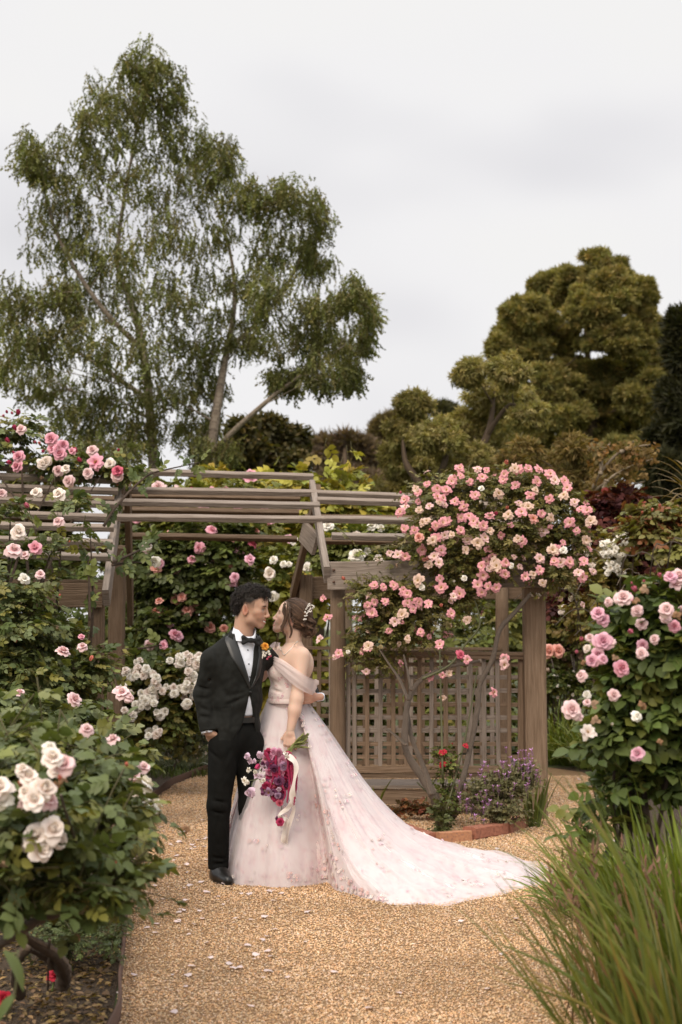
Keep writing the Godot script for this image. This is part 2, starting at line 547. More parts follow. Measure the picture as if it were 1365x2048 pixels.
func bush(called: String, label: String, category: String, base: Vector3, lobes_px: Array, cfg: Dictionary, group := "") -> Node3D:
	var root := thing(called, label, category, base, group)
	var lobes := lobe_list(lobes_px)
	var n: int = cfg.get("sprays", 150)
	var slen: float = cfg.get("spray_len", 0.28)
	var per: int = cfg.get("leaves_per", 6)
	var size: float = cfg.get("leaf_size", 0.10)
	var tones: Array = cfg.get("tones", [])
	var meshes: Array = cfg.get("meshes", leaf_meshes)
	var lift: float = cfg.get("lift", 0.25)
	var shell: float = cfg.get("shell", 0.55)
	var twigs := tool()
	var xf := []
	var tips := []
	for i in n:
		var l := lobe_pick(lobes)
		var d := rdir()
		d.y += lift * 0.6
		d.z += 0.15
		d = d.normalized()
		var a: Vector3 = l[0] + l[1] * d * rr(shell * 0.6, shell)
		var reach := slen * rr(0.6, 1.25)
		var out: Vector3 = (l[1] * d).normalized()
		var g: Vector3 = (out + Vector3(0, lift, 0) + rdir() * 0.45).normalized()
		var pts := []
		for k in 5:
			var t := k / 4.0
			pts.append(a + g * reach * t + Vector3.DOWN * reach * t * t * cfg.get("sag", 0.3))
		var last: float = ((pts[4] - l[0]) / l[1]).length()
		if last > 1.15:
			for k in 5: pts[k] -= out * (last - 1.1) * l[1].length() * 0.4
		for k in 5: pts[k].y = maxf(pts[k].y, 0.03)
		if cfg.get("twigs", true):
			var local := []
			for p in pts: local.append(p - base)
			tube(twigs, local, [0.004, 0.003, 0.0025, 0.002, 0.0015], 3, Color(0.09, 0.075, 0.03))
		tips.append([pts[4], (out + Vector3(0, 0.35, 0)).normalized()])
		var dir: Vector3 = (pts[4] - pts[0]).normalized()
		for k in per:
			var t := (k + 0.6) / per
			var p: Vector3 = pts[0].lerp(pts[4], t) + Vector3.UP * reach * 0.25 * cfg.get("sag", 0.3) * 4.0 * t * (1 - t) * 0.5
			var side := dir.cross(Vector3.UP).normalized() * (1 if k % 2 == 0 else -1)
			var ax := (side * rr(0.7, 1.2) + dir * rr(0.2, 0.9) + Vector3.UP * rr(-0.3, 0.35) + rdir() * 0.3)
			var up: Vector3 = (Vector3.UP * 0.7 + out * 0.55 + rdir() * 0.45).normalized()
			var s := size * rr(0.7, 1.25)
			xf.append(Transform3D(leaf_basis(ax, up, s), p - base))
	if cfg.get("twigs", true): obj("twigs", done(twigs), M.vc, root, Transform3D(), "stuff")
	# the canes that carry the plant
	for i in cfg.get("canes", 0):
		var l2: Array = lobes[i % lobes.size()]
		var foot: Vector3 = base + Vector3(rr(-0.15, 0.15), 0, rr(-0.1, 0.1)) * cfg.get("foot", 1.0)
		var tip: Vector3 = l2[0] + l2[1] * rdir() * 0.5
		var st := tool()
		var mid := foot.lerp(tip, 0.5) + Vector3(rr(-0.15, 0.15), 0.12 * foot.distance_to(tip), rr(-0.1, 0.1))
		var c := curve([foot - base, mid - base, tip - base], 10)
		tube(st, c, curve1([cfg.get("cane_r", 0.012), cfg.get("cane_r", 0.012) * 0.7, 0.003], 10), 6)
		obj("cane", done(st), M[cfg.get("cane_mat", "cane_brown")], root)
	# the nearest leaves are single parts, the rest one mass
	var single: int = mini(cfg.get("singles", 0), xf.size())
	if single > 0:
		var eye := Vector3(0, CAMH, 0) - base
		xf.sort_custom(func(p, q): return p.origin.distance_squared_to(eye) / p.basis.x.length_squared() < q.origin.distance_squared_to(eye) / q.basis.x.length_squared())
		var kinds: Array = cfg.get("single_mats", ["leaf_a", "leaf_b", "leaf_d", "leaf_a", "leaf_c"])
		for i in single:
			obj("leaf", meshes[rng.randi() % meshes.size()], M[kinds[rng.randi() % kinds.size()]], root, xf[i])
		xf = xf.slice(single)
	for v in meshes.size():
		var part := []
		var cols := []
		for i in range(v, xf.size(), meshes.size()):
			part.append(xf[i])
			cols.append(tone(tones))
		if part.size(): many("foliage", meshes[v], M[cfg.get("leaf_mat", "leaf")], root, part, cols)
	for f in cfg.get("flowers", []):
		var at: Vector3 = P(f[0], f[1], f[2])
		var c0: Array = lobes[0]
		for l3 in lobes:
			if at.distance_to(l3[0]) < at.distance_to(c0[0]): c0 = l3
		var face: Vector3 = ((at - c0[0]).normalized() * 0.7 + Vector3(rr(-0.4, 0.4), rr(0.1, 0.6), rr(0.2, 0.9)))
		bloom(root, at, face, f[3], f[4], f[5])
	for f in cfg.get("more", []):
		for i in f[0]:
			var t2: Array = tips[rng.randi() % tips.size()]
			if f.size() > 4:
				# a truss of several
				for k in f[4]:
					bloom(root, t2[0] + rdir() * f[3] * 0.9, t2[1] + rdir() * 0.7, f[3], f[1], f[2])
			else:
				bloom(root, t2[0], t2[1] + rdir() * 0.4 + Vector3(0, 0, 0.3), f[3], f[1], f[2])
	return root

func blade_mesh(ln: float, wd: float, bend: float, segs := 7, c0 := Color.WHITE, c1 := Color.WHITE, twist := 0.0) -> ArrayMesh:
	# a strap leaf rising along +y and arching towards +x, keeled
	var st := tool()
	var rows := []
	var cols := []
	var p := Vector3.ZERO
	for i in segs + 1:
		var t := float(i) / segs
		var a := bend * t * t
		if i > 0: p += Vector3(sin(a), cos(a), 0) * ln / segs
		var w: float = wd * 0.5 * (0.75 + 0.5 * t) * (1.0 - pow(t, 3.0))
		var tw := twist * t
		var s := Vector3(sin(tw) * 0.5, 0, cos(tw))
		rows.append([p + s * w, p + Vector3(-cos(a), sin(a), 0) * w * 0.35, p - s * w])
		var c := c0.lerp(c1, t)
		cols.append([c, c * 0.9, c])
	sheet(st, rows, cols)
	return done(st)

# a clump of strap leaves: single blades or one mass
func clump(called: String, label: String, category: String, base: Vector3, n: int, ht: float, wd: float, spread: float, foot: float, tones: Array, cfg := {}, group := "") -> Node3D:
	var root := thing(called, label, category, base, group)
	var ms := []
	for k in 6: ms.append(blade_mesh(ht, wd, rr(cfg.get("bend0", 0.2), cfg.get("bend", 1.1)), 7, Color(0.8, 0.85, 0.8), Color(1.05, 1.0, 0.9), rr(-1, 1)))
	var xf := []
	for i in n:
		var a := rr(0, TAU)
		var lean := rr(0, spread)
		var b := Basis(Vector3.UP, -a) * Basis(Vector3.BACK, -lean) * Basis(Vector3.UP, rr(-0.9, 0.9))
		var s := rr(0.6, 1.12)
		var r := foot * sqrt(rr(0, 1))
		xf.append(Transform3D(b.scaled(Vector3(s, s, s)), Vector3(cos(a) * r, 0, sin(a) * r * cfg.get("deep", 1.0))))
	var single: int = cfg.get("singles", 0)
	var sm: Array = cfg.get("single_mats", [])
	for i in mini(single, n):
		obj("blade", ms[i % 6], M[sm[rng.randi() % sm.size()]], root, xf[i])
	if n > single:
		for v in 6:
			var part := []
			var cols := []
			for i in range(single + v, n, 6):
				part.append(xf[i]); cols.append(tone(tones))
			if part.size(): many("blades", ms[v], M.leaf, root, part, cols)
	return root

# ---------------------------------------------------------------- ground
var path_poly := PackedVector2Array()

func flat_sheet(poly: PackedVector2Array, y: float) -> ArrayMesh:
	var st := tool()
	var idx := Geometry2D.triangulate_polygon(poly)
	for i in range(0, idx.size(), 3):
		var q := [poly[idx[i]], poly[idx[i + 1]], poly[idx[i + 2]]]
		if (q[1] - q[0]).cross(q[2] - q[0]) < 0: q = [q[0], q[2], q[1]]
		for v in q:
			st.set_normal(Vector3.UP)
			st.set_uv(v)
			st.add_vertex(Vector3(v.x, y, v.y))
	return st.commit()

func stone_mesh(sd: int) -> ArrayMesh:
	# a worn pebble: an icosahedron pulled about
	var st := tool()
	var g := (1.0 + sqrt(5.0)) / 2.0
	var vs := []
	for s in [-1, 1]:
		for t in [-1, 1]:
			vs.append(Vector3(0, s, t * g)); vs.append(Vector3(s, t * g, 0)); vs.append(Vector3(t * g, 0, s))
	for i in 12: vs[i] = vs[i].normalized() * rr(0.75, 1.1) * Vector3(0.5, 0.32, 0.42)
	for i in 12:
		for j in range(i + 1, 12):
			for k in range(j + 1, 12):
				if vs[i].distance_to(vs[j]) < 0.78 and vs[j].distance_to(vs[k]) < 0.78 and vs[i].distance_to(vs[k]) < 0.78:
					if (vs[j] - vs[i]).cross(vs[k] - vs[i]).dot(vs[i]) > 0: tri(st, vs[i], vs[k], vs[j])
					else: tri(st, vs[i], vs[j], vs[k])
	return done(st)

func build_ground():
	var big := PackedVector2Array([Vector2(-250, 60), Vector2(250, 60), Vector2(250, -450), Vector2(-250, -450)])
	var gm := mat("turf", Color.WHITE, 0.95)
	gm.albedo_texture = noise_tex(0.03, [L(0.025, 0.03, 0.012), L(0.05, 0.065, 0.02), L(0.085, 0.10, 0.03), L(0.10, 0.09, 0.04)], 21, 512, 5)
	gm.uv1_scale = Vector3(0.5, 0.5, 1)
	var go := obj("ground", flat_sheet(big, 0.0), gm)
	tag(go, "dark green turf and earth of the garden under all the plants", "ground", "", "structure")
	# the path
	var edge_left := []
	for q in [[225, 2075], [240, 1975], [250, 1880], [256, 1800], [262, 1740], [272, 1680], [286, 1630], [310, 1598], [352, 1569], [412, 1546], [470, 1536]]:
		edge_left.append(G(q[0], q[1]))
	var poly := [Vector3(edge_left[0].x - 0.06, 0, 1.5)]
	poly.append(Vector3(edge_left[0].x - 0.045, 0, -1.5))
	poly.append(Vector3(edge_left[0].x - 0.025, 0, -3.8))
	poly.append_array(edge_left)
	for q in [[580, 1530], [760, 1528], [950, 1532], [1100, 1536], [1165, 1545], [1205, 1562], [1225, 1640], [1245, 1740], [1275, 1860], [1330, 2075]]:
		poly.append(G(q[0], q[1]))
	poly.append(Vector3(1.5, 0, 1.5))
	for p in poly: path_poly.append(Vector2(p.x, p.z))
	var pm := mat("path_base", Color.WHITE, 0.95)
	pm.albedo_texture = noise_tex(0.12, [L(0.13, 0.075, 0.035), L(0.28, 0.165, 0.08), L(0.38, 0.235, 0.115), L(0.46, 0.31, 0.17)], 22, 1024, 3)
	pm.uv1_scale = Vector3(1.1, 1.1, 1)
	pm.heightmap_enabled = true
	pm.heightmap_texture = noise_tex(0.12, [], 22, 1024, 3)
	pm.heightmap_scale = 1.0
	var po := obj("gravel_path", flat_sheet(path_poly, 0.004), pm)
	tag(po, "tan pea gravel path curving round the rose arbour", "path", "", "structure")
	# loose stones
	var stones := []
	for k in 5: stones.append(stone_mesh(k))
	var pal := [Color(0.627, 0.393, 0.205), Color(0.684, 0.445, 0.239), Color(0.547, 0.319, 0.148), Color(0.775, 0.581, 0.376), Color(0.388, 0.228, 0.120), Color(0.798, 0.661, 0.502), Color(0.308, 0.228, 0.165), Color(0.661, 0.376, 0.171), Color(0.718, 0.513, 0.308)]
	var patch := FastNoiseLite.new()
	patch.seed = 8
	patch.frequency = 0.9
	for v in 5:
		var xf := []
		var cols := []
		while xf.size() < 44000:
			var z := -4.6 - 10.0 * pow(rr(0, 1), 1.5)
			var q := Vector2(rr(-2.3, 3.2), z)
			if not Geometry2D.is_point_in_polygon(q, path_poly): continue
			var s := rr(0.006, 0.0135) * (1.0 + 0.35 * clampf((-z - 7.0) / 5.0, 0, 1))
			var b := Basis(Vector3.UP, rr(0, TAU)) * Basis(Vector3.RIGHT, rr(-0.6, 0.6))
			xf.append(Transform3D(b.scaled(Vector3.ONE * s), Vector3(q.x, 0.005 + s * rr(0.05, 0.4), q.y)))
			cols.append(tone(pal).lerp(Color(0.62, 0.41, 0.245), 0.38) * (1.0 + 0.34 * patch.get_noise_2d(q.x, q.y)))
		many("gravel", stones[v], M.vc, po, xf, cols)
	# fallen petals
	var pst := tool()
	petal(pst, 0, 0, 0, 1.0, 1.0, 1.2, 1.9, 0.2, Color(0.72, 0.55, 0.52), Color(0.80, 0.68, 0.66))
	var pmesh := done(pst)
	var px := []
	var pc := []
	while px.size() < 230:
		var q := Vector2(rr(-2.0, 3.2), -5.0 - 9.5 * rr(0, 1))
		if rng.randf() < 0.6: q = Vector2(rr(-1.9, -0.3), rr(-11.5, -6.0))
		if not Geometry2D.is_point_in_polygon(q, path_poly): continue
		var b := Basis(Vector3.UP, rr(0, TAU)) * Basis(Vector3.RIGHT, rr(-0.25, 0.25))
		px.append(Transform3D(b.scaled(Vector3.ONE * rr(0.018, 0.04)), Vector3(q.x, 0.018, q.y)))
		pc.append(Color.WHITE * rr(0.8, 1.05))
	var petals := many("fallen_petals", pmesh, M.petal, self, px, pc)
	tag(petals, "pale pink rose petals scattered over the gravel path", "petals", "", "stuff")
	var twig_x := []
	var twig_c := []
	for i in 160:
		var q5 := Vector2(rr(-2.0, 2.6), rr(-12.0, -5.0))
		if not Geometry2D.is_point_in_polygon(q5, path_poly): continue
		twig_x.append(Transform3D(leaf_basis(Vector3(rr(-1, 1), rr(-0.1, 0.1), rr(-1, 1)), Vector3.UP + rdir() * 0.3, rr(0.012, 0.035)), Vector3(q5.x, 0.016, q5.y)))
		twig_c.append(tone([Color(0.16, 0.10, 0.05), Color(0.24, 0.15, 0.07), Color(0.09, 0.06, 0.04)]))
	var tst := tool()
	leaflet(tst, Transform3D(), 1.0, 0.34, 0.3, 0.1, Color.WHITE, 3)
	var scraps := many("dry_leaf_scraps", done(tst), M.leaf_dull, self, twig_x, twig_c)
	tag(scraps, "few dry brown leaf scraps lying on the gravel", "leaves", "", "stuff")
	# earth of the left bed, with leaf litter
	var soil := mat("soil", Color.WHITE, 0.95)
	soil.albedo_texture = noise_tex(0.08, [L(0.02, 0.013, 0.008), L(0.055, 0.036, 0.02), L(0.12, 0.075, 0.04), L(0.19, 0.125, 0.07)], 23, 512, 4)
	soil.uv1_scale = Vector3(1.6, 1.6, 1)
	soil.heightmap_enabled = true
	soil.heightmap_texture = noise_tex(0.08, [], 23, 512, 4)
	soil.heightmap_scale = 3.0
	var lp := PackedVector2Array([Vector2(-4.5, 1.5)])
	for p in [poly[0], poly[1], poly[2]] + edge_left: lp.append(Vector2(p.x - 0.012, p.z))
	lp.append(Vector2(edge_left[10].x, edge_left[10].z - 1.2))
	lp.append(Vector2(-4.5, -15.5))
	tag(obj("garden_bed", flat_sheet(lp, 0.003), soil), "dark mulched rose bed left of the path", "bed", "", "structure")
	var rp := PackedVector2Array([Vector2(6.0, 1.5), Vector2(1.51, 1.5)])
	for i in range(poly.size() - 2, poly.size() - 9, -1): rp.append(Vector2(poly[i].x + 0.012, poly[i].z))
	rp.append(Vector2(6.0, -16.0))
	tag(obj("garden_bed", flat_sheet(rp, 0.003), soil), "dark earth bed right of the path under the grasses", "bed", "", "structure")
	# leaf litter on the left bed
	var lst := tool()
	leaflet(lst, Transform3D(), 1.0, 0.55, 0.4, 0.2, Color.WHITE, 3)
	var lm := done(lst)
	var lx := []
	var lc := []
	for i in 4200:
		var e: float = rr(-8.5, -4.0)
		var ex: float = edge_left[0].x
		for q4 in range(1, edge_left.size()):
			if e < edge_left[q4 - 1].z and e >= edge_left[q4].z: ex = lerpf(edge_left[q4 - 1].x, edge_left[q4].x, (e - edge_left[q4 - 1].z) / (edge_left[q4].z - edge_left[q4 - 1].z))
		var q2 := Vector3(ex - 0.03 - absf(rng.randfn(0, 0.5)), 0.012, e)
		lx.append(Transform3D(leaf_basis(Vector3(rr(-1, 1), rr(-0.2, 0.2), rr(-1, 1)), Vector3.UP + rdir() * 0.4, rr(0.015, 0.045)), q2))
		lc.append(tone([Color(0.20, 0.12, 0.06), Color(0.28, 0.19, 0.10), Color(0.11, 0.07, 0.04), Color(0.35, 0.24, 0.10)]))
	var litter := many("leaf_litter", lm, M.leaf_dull, self, lx, lc)
	tag(litter, "dry brown leaf litter on the mulch beside the steel edging", "leaf litter", "", "stuff")
	# steel edging
	var rust := mat("rust", Color.WHITE, 0.8)
	rust.albedo_texture = noise_tex(0.03, [L(0.07, 0.035, 0.022), L(0.15, 0.075, 0.045), L(0.22, 0.12, 0.075)], 24, 256, 4)
	var st := tool()
	var line := curve([poly[0], poly[1], poly[2]] + edge_left, 90)
	var rows := []
	for i in line.size():
		var t := frame_along(line, i)
		var s := t.cross(Vector3.UP).normalized() * 0.006
		var p: Vector3 = line[i]
		var hh := 0.075 + 0.005 * sin(i * 0.7)
		rows.append([p + s, p + s + Vector3.UP * hh, p - s + Vector3.UP * hh, p - s])
	sheet(st, rows)
	var ed := obj("path_edging", done(st, true), rust)
	tag(ed, "rusty brown steel edging strip curving along the left of the path", "garden edging")
	# lawn beyond the bed
	var gx := []
	var gc := []
	var bl := blade_mesh(1.0, 0.10, 0.8, 3)
	for i in 26000:
		var q3 := Vector3(rr(-4.5, -0.5), 0.0, rr(-24.0, -14.4))
		gx.append(Transform3D(Basis(Vector3.UP, rr(0, TAU)).scaled(Vector3(1.4, 1, 1.4) * rr(0.05, 0.10)), q3))
		gc.append(tone([Color(0.10, 0.13, 0.035), Color(0.13, 0.16, 0.04), Color(0.08, 0.10, 0.03)]))
	var lawn := many("lawn_grass", bl, M.leaf_dull, self, gx, gc)
	tag(lawn, "mown green lawn behind the white rose bush", "lawn", "", "stuff")

# ---------------------------------------------------------------- the arbour
func beam(called: String, a: Vector3, b: Vector3, w: float, h: float, m: String, parent: Node3D, up := Vector3.UP, segs := 3) -> MeshInstance3D:
	return obj(called, beam_mesh(a - parent.position, b - parent.position, w, h, up, segs), M[m], parent)

func bolts(parent: Node, at: Array) -> void:
	for p in at:
		var st := tool()
		tube(st, [p, p + Vector3(0, 0, 0.012)], [0.011, 0.009], 8)
		obj("bolt", done(st), M.rust, parent)

func post(called: String, at: Vector3, top: float, w: float, m: String, parent: Node3D, is_round := false) -> MeshInstance3D:
	if is_round:
		var st := tool()
		var pts := []
		for i in 9: pts.append(Vector3(at.x + rr(-0.002, 0.002), lerpf(-0.05, top, i / 8.0), at.z) - parent.position)
		tube(st, pts, curve1([w * 0.53, w * 0.49], 8), 18)
		return obj(called, done(st), M[m], parent)
	return beam(called, Vector3(at.x, -0.05, at.z), Vector3(at.x, top, at.z), w, w, m, parent, Vector3.BACK, 5)

func lattice(root: Node3D, called: String, z: float, xs: Array, ys: Array, x0: float, x1: float, y0: float, y1: float, w: float, m: String) -> void:
	var panel := Node3D.new()
	panel.name = called
	root.add_child(panel, true)
	panel.position = P((x0 + x1) / 2, y1, z) - root.position
	var o := root.position + panel.position
	for x in xs:
		var a := P(x, y0, z) - o
		var b := P(x, y1, z) - o
		b.x = a.x + rr(-0.011, 0.011)
		obj("slat", beam_mesh(a, b, w * rr(0.92, 1.05), 0.014, Vector3.BACK, 4, 0.0015), M[[m, "wood", m][rng.randi() % 3]], panel)
	for y in ys:
		var a2 := P(x0, y, z) - o + Vector3(0, rr(-0.005, 0.005), -0.016)
		var b2 := P(x1, y, z) - o + Vector3(0, rr(-0.005, 0.005), -0.016)
		obj("slat", beam_mesh(a2, b2, 0.014, w * rr(0.92, 1.05), Vector3.UP, 6, 0.0015), M[[m, "wood", m][rng.randi() % 3]], panel)

func build_arbour():
	var base := Vector3(0.0, 0, -12.3)
	var t := thing("rose_arbour", "weathered grey timber rose arbour with gabled batten roof and lattice seat", "arbour", base)
	# posts
	var pr := P(1069, 1300, 11.45)
	post("post", pr, P(1069, 1176, 11.45).y, 0.172, "wood_brown", t)
	var pl := P(676, 1300, 11.47)
	post("post", pl, P(676, 1180, 11.47).y, 0.125, "wood_brown", t, true)
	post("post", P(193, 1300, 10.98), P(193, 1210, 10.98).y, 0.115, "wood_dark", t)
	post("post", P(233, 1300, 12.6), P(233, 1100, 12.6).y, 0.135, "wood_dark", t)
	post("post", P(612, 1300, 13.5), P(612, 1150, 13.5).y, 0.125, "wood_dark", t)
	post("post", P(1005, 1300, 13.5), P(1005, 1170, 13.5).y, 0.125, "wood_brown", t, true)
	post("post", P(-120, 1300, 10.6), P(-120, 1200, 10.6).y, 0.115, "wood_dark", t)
	# beams along the eaves
	var bm := beam("eave_beam", P(655, 1152, 11.34), P(1094, 1146, 11.34), 0.048, 0.225, "wood", t, Vector3.UP, 6)
	bolts(bm, [P(668, 1140, 11.31) - t.position, P(668, 1164, 11.31) - t.position])
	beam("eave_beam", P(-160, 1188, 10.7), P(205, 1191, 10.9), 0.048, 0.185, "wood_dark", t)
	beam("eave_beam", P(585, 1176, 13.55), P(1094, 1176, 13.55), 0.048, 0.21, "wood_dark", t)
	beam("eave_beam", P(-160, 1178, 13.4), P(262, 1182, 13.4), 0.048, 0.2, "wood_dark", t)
	# rafters in pairs
	var pairs := [
		[P(240, 968, 12.22), P(213, 1196, 10.86), P(262, 1240, 13.4)],
		[P(622, 975, 12.52), P(655, 1150, 11.30), P(585, 1190, 13.6)],
		[P(1082, 990, 12.6), P(1100, 1146, 11.30), P(1060, 1190, 13.6)],
		[P(-150, 955, 11.9), P(-190, 1190, 10.5), P(-120, 1200, 13.2)],
	]
	for q in pairs:
		beam("rafter", q[0] + Vector3(0.012, 0.0, 0.02), q[1], 0.05, 0.15, "wood_pale", t, Vector3(0, 0.8, 0.6), 4)
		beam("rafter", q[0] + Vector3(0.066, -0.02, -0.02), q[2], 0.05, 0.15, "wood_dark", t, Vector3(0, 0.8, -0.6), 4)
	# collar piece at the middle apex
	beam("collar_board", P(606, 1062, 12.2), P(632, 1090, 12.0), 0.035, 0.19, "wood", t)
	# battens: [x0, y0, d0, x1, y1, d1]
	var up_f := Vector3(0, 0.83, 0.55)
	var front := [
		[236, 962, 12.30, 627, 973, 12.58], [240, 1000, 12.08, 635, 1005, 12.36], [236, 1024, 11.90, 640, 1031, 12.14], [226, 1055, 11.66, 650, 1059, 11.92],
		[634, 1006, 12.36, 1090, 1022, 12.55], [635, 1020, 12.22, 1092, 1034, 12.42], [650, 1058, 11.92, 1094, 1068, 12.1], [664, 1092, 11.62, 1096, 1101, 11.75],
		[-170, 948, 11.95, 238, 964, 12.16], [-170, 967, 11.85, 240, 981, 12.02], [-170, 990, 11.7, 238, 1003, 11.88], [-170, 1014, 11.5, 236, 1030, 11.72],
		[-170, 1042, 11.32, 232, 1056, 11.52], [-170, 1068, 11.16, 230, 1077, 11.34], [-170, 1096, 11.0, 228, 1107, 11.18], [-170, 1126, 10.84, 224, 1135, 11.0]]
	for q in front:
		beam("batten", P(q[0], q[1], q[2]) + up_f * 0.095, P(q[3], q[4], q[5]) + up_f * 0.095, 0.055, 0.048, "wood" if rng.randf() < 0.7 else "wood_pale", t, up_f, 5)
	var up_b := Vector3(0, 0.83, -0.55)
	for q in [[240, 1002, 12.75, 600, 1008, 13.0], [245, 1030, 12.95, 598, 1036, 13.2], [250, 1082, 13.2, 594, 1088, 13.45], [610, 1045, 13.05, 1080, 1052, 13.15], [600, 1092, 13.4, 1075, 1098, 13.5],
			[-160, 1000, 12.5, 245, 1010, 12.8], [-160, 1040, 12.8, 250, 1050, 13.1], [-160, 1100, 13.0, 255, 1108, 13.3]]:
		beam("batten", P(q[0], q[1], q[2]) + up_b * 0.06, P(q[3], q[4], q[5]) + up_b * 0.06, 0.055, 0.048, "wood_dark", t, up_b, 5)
	# the lattice seat back
	var z := 11.52
	beam("top_rail", P(690, 1304, z), P(1048, 1308, z - 0.02), 0.09, 0.03, "wood_brown", t)
	beam("top_rail", P(691, 1309, z - 0.03), P(1047, 1314, z - 0.04), 0.025, 0.035, "wood_brown", t)
	beam("bottom_rail", P(695, 1539, z), P(1048, 1539, z), 0.03, 0.055, "wood_brown", t)
	beam("stile", P(697, 1313, z), P(697, 1533, z), 0.036, 0.032, "wood", t, Vector3.BACK)
	beam("stile", P(1042, 1313, z), P(1042, 1533, z), 0.045, 0.032, "wood_brown", t, Vector3.BACK)
	var xs := []
	for k in 12: xs.append(709 + 25.8 * k + (k % 3) * 0.8)
	xs.append(1019)
	lattice(t, "lattice_panel", z, xs, [1329, 1355, 1382, 1409, 1436, 1462, 1489, 1515], 694, 1046, 1312, 1534, 0.034, "wood_brown")
	var xs2 := []
	for k in 17: xs2.append(616 + 23.0 * k)
	var ys2 := []
	for k in 10: ys2.append(1316 + 23.2 * k)
	lattice(t, "lattice_panel", 13.45, xs2, ys2, 606, 1004, 1300, 1530, 0.04, "wood_dark")
	beam("top_rail", P(606, 1296, 13.45), P(1004, 1298, 13.45), 0.07, 0.03, "wood_dark", t)
	# the seat
	var h := 0.235
	for k in 4:
		var zz := -11.62 - 0.115 * k
		beam("seat_board", Vector3(P(700, 1570, 11.6).x, h, zz), Vector3(P(1046, 1570, 11.6).x, h + rr(-0.003, 0.003), zz), 0.108, 0.028, "wood", t, Vector3.UP, 4)
	beam("seat_apron", Vector3(P(698, 1570, 11.6).x, h - 0.078, -11.60), Vector3(P(1046, 1570, 11.6).x, h - 0.078, -11.60), 0.03, 0.115, "wood_brown", t)
	beam("seat_back_board", P(698, 1551, 11.53), P(1046, 1551, 11.53), 0.025, 0.035, "wood_dark", t)

# ---------------------------------------------------------------- trees
func cluster_mesh(kind: String) -> ArrayMesh:
	var st := tool()
	if kind == "strand":
		# a hanging birch twig along +x (which is set pointing down), leaves on both sides
		tube(st, [Vector3.ZERO, Vector3(0.5, 0, 0), Vector3(1, 0, 0)], [0.006, 0.005, 0.003], 3, Color(0.7, 0.55, 0.5))
		for k in 13:
			var x := 0.06 + k * 0.076
			var b := Basis(Vector3.RIGHT, rr(0, TAU)) * Basis(Vector3.BACK, rr(0.4, 1.2)) * Basis(Vector3.RIGHT, rr(-0.8, 0.8))
			leaflet(st, Transform3D(b, Vector3(x, rr(-0.04, 0.04), rr(-0.04, 0.04))), rr(0.13, 0.19), rr(0.12, 0.16), 0.15, 0.1, Color.WHITE * rr(0.75, 1.25), 2)
	elif kind == "tuft":
		# a dense tip of fine feathery foliage rising along +x
		for k in 26:
			var d := Vector3(rr(0.15, 1), rr(-0.8, 0.8), rr(-0.8, 0.8)).normalized()
			leaflet(st, Transform3D(leaf_basis(d, rdir(), 1), Vector3(rr(-0.3, 0.2), rr(-0.2, 0.2), rr(-0.2, 0.2))), rr(0.35, 0.75), rr(0.09, 0.16), 0.1, rr(0, 0.3), Color.WHITE * rr(0.75, 1.2), 2)
	elif kind == "droop":
		# narrow hanging leaves
		for k in 16:
			var d := Vector3(rr(0.1, 0.8), rr(-1.0, 0.1), rr(-0.7, 0.7)).normalized()
			leaflet(st, Transform3D(leaf_basis(d, rdir(), 1), Vector3(rr(-0.2, 0.5), rr(-0.15, 0.15), rr(-0.25, 0.25))), rr(0.35, 0.6), rr(0.08, 0.12), 0.1, rr(0.1, 0.5), Color.WHITE * rr(0.75, 1.25), 2)
	elif kind == "broad":
		for k in 12:
			var d := Vector3(rr(0, 1), rr(-0.4, 0.7), rr(-0.9, 0.9)).normalized()
			leaflet(st, Transform3D(leaf_basis(d, Vector3.UP + rdir() * 0.6, 1), Vector3(rr(-0.3, 0.3), rr(-0.3, 0.3), rr(-0.3, 0.3))), rr(0.3, 0.5), rr(0.18, 0.28), 0.25, rr(0.1, 0.4), Color.WHITE * rr(0.75, 1.25), 3)
	elif kind == "palmate":
		# five to seven long leaflets spread from a stalk
		for k in 6:
			var a := -1.3 + 2.6 * k / 5.0
			leaflet(st, Transform3D(Basis(Vector3.UP, a) * Basis(Vector3.BACK, rr(-0.3, 0.1)), Vector3.ZERO), rr(0.6, 0.9), rr(0.26, 0.34), 0.25, rr(0.2, 0.5), Color.WHITE * rr(0.85, 1.15), 3)
	return done(st)

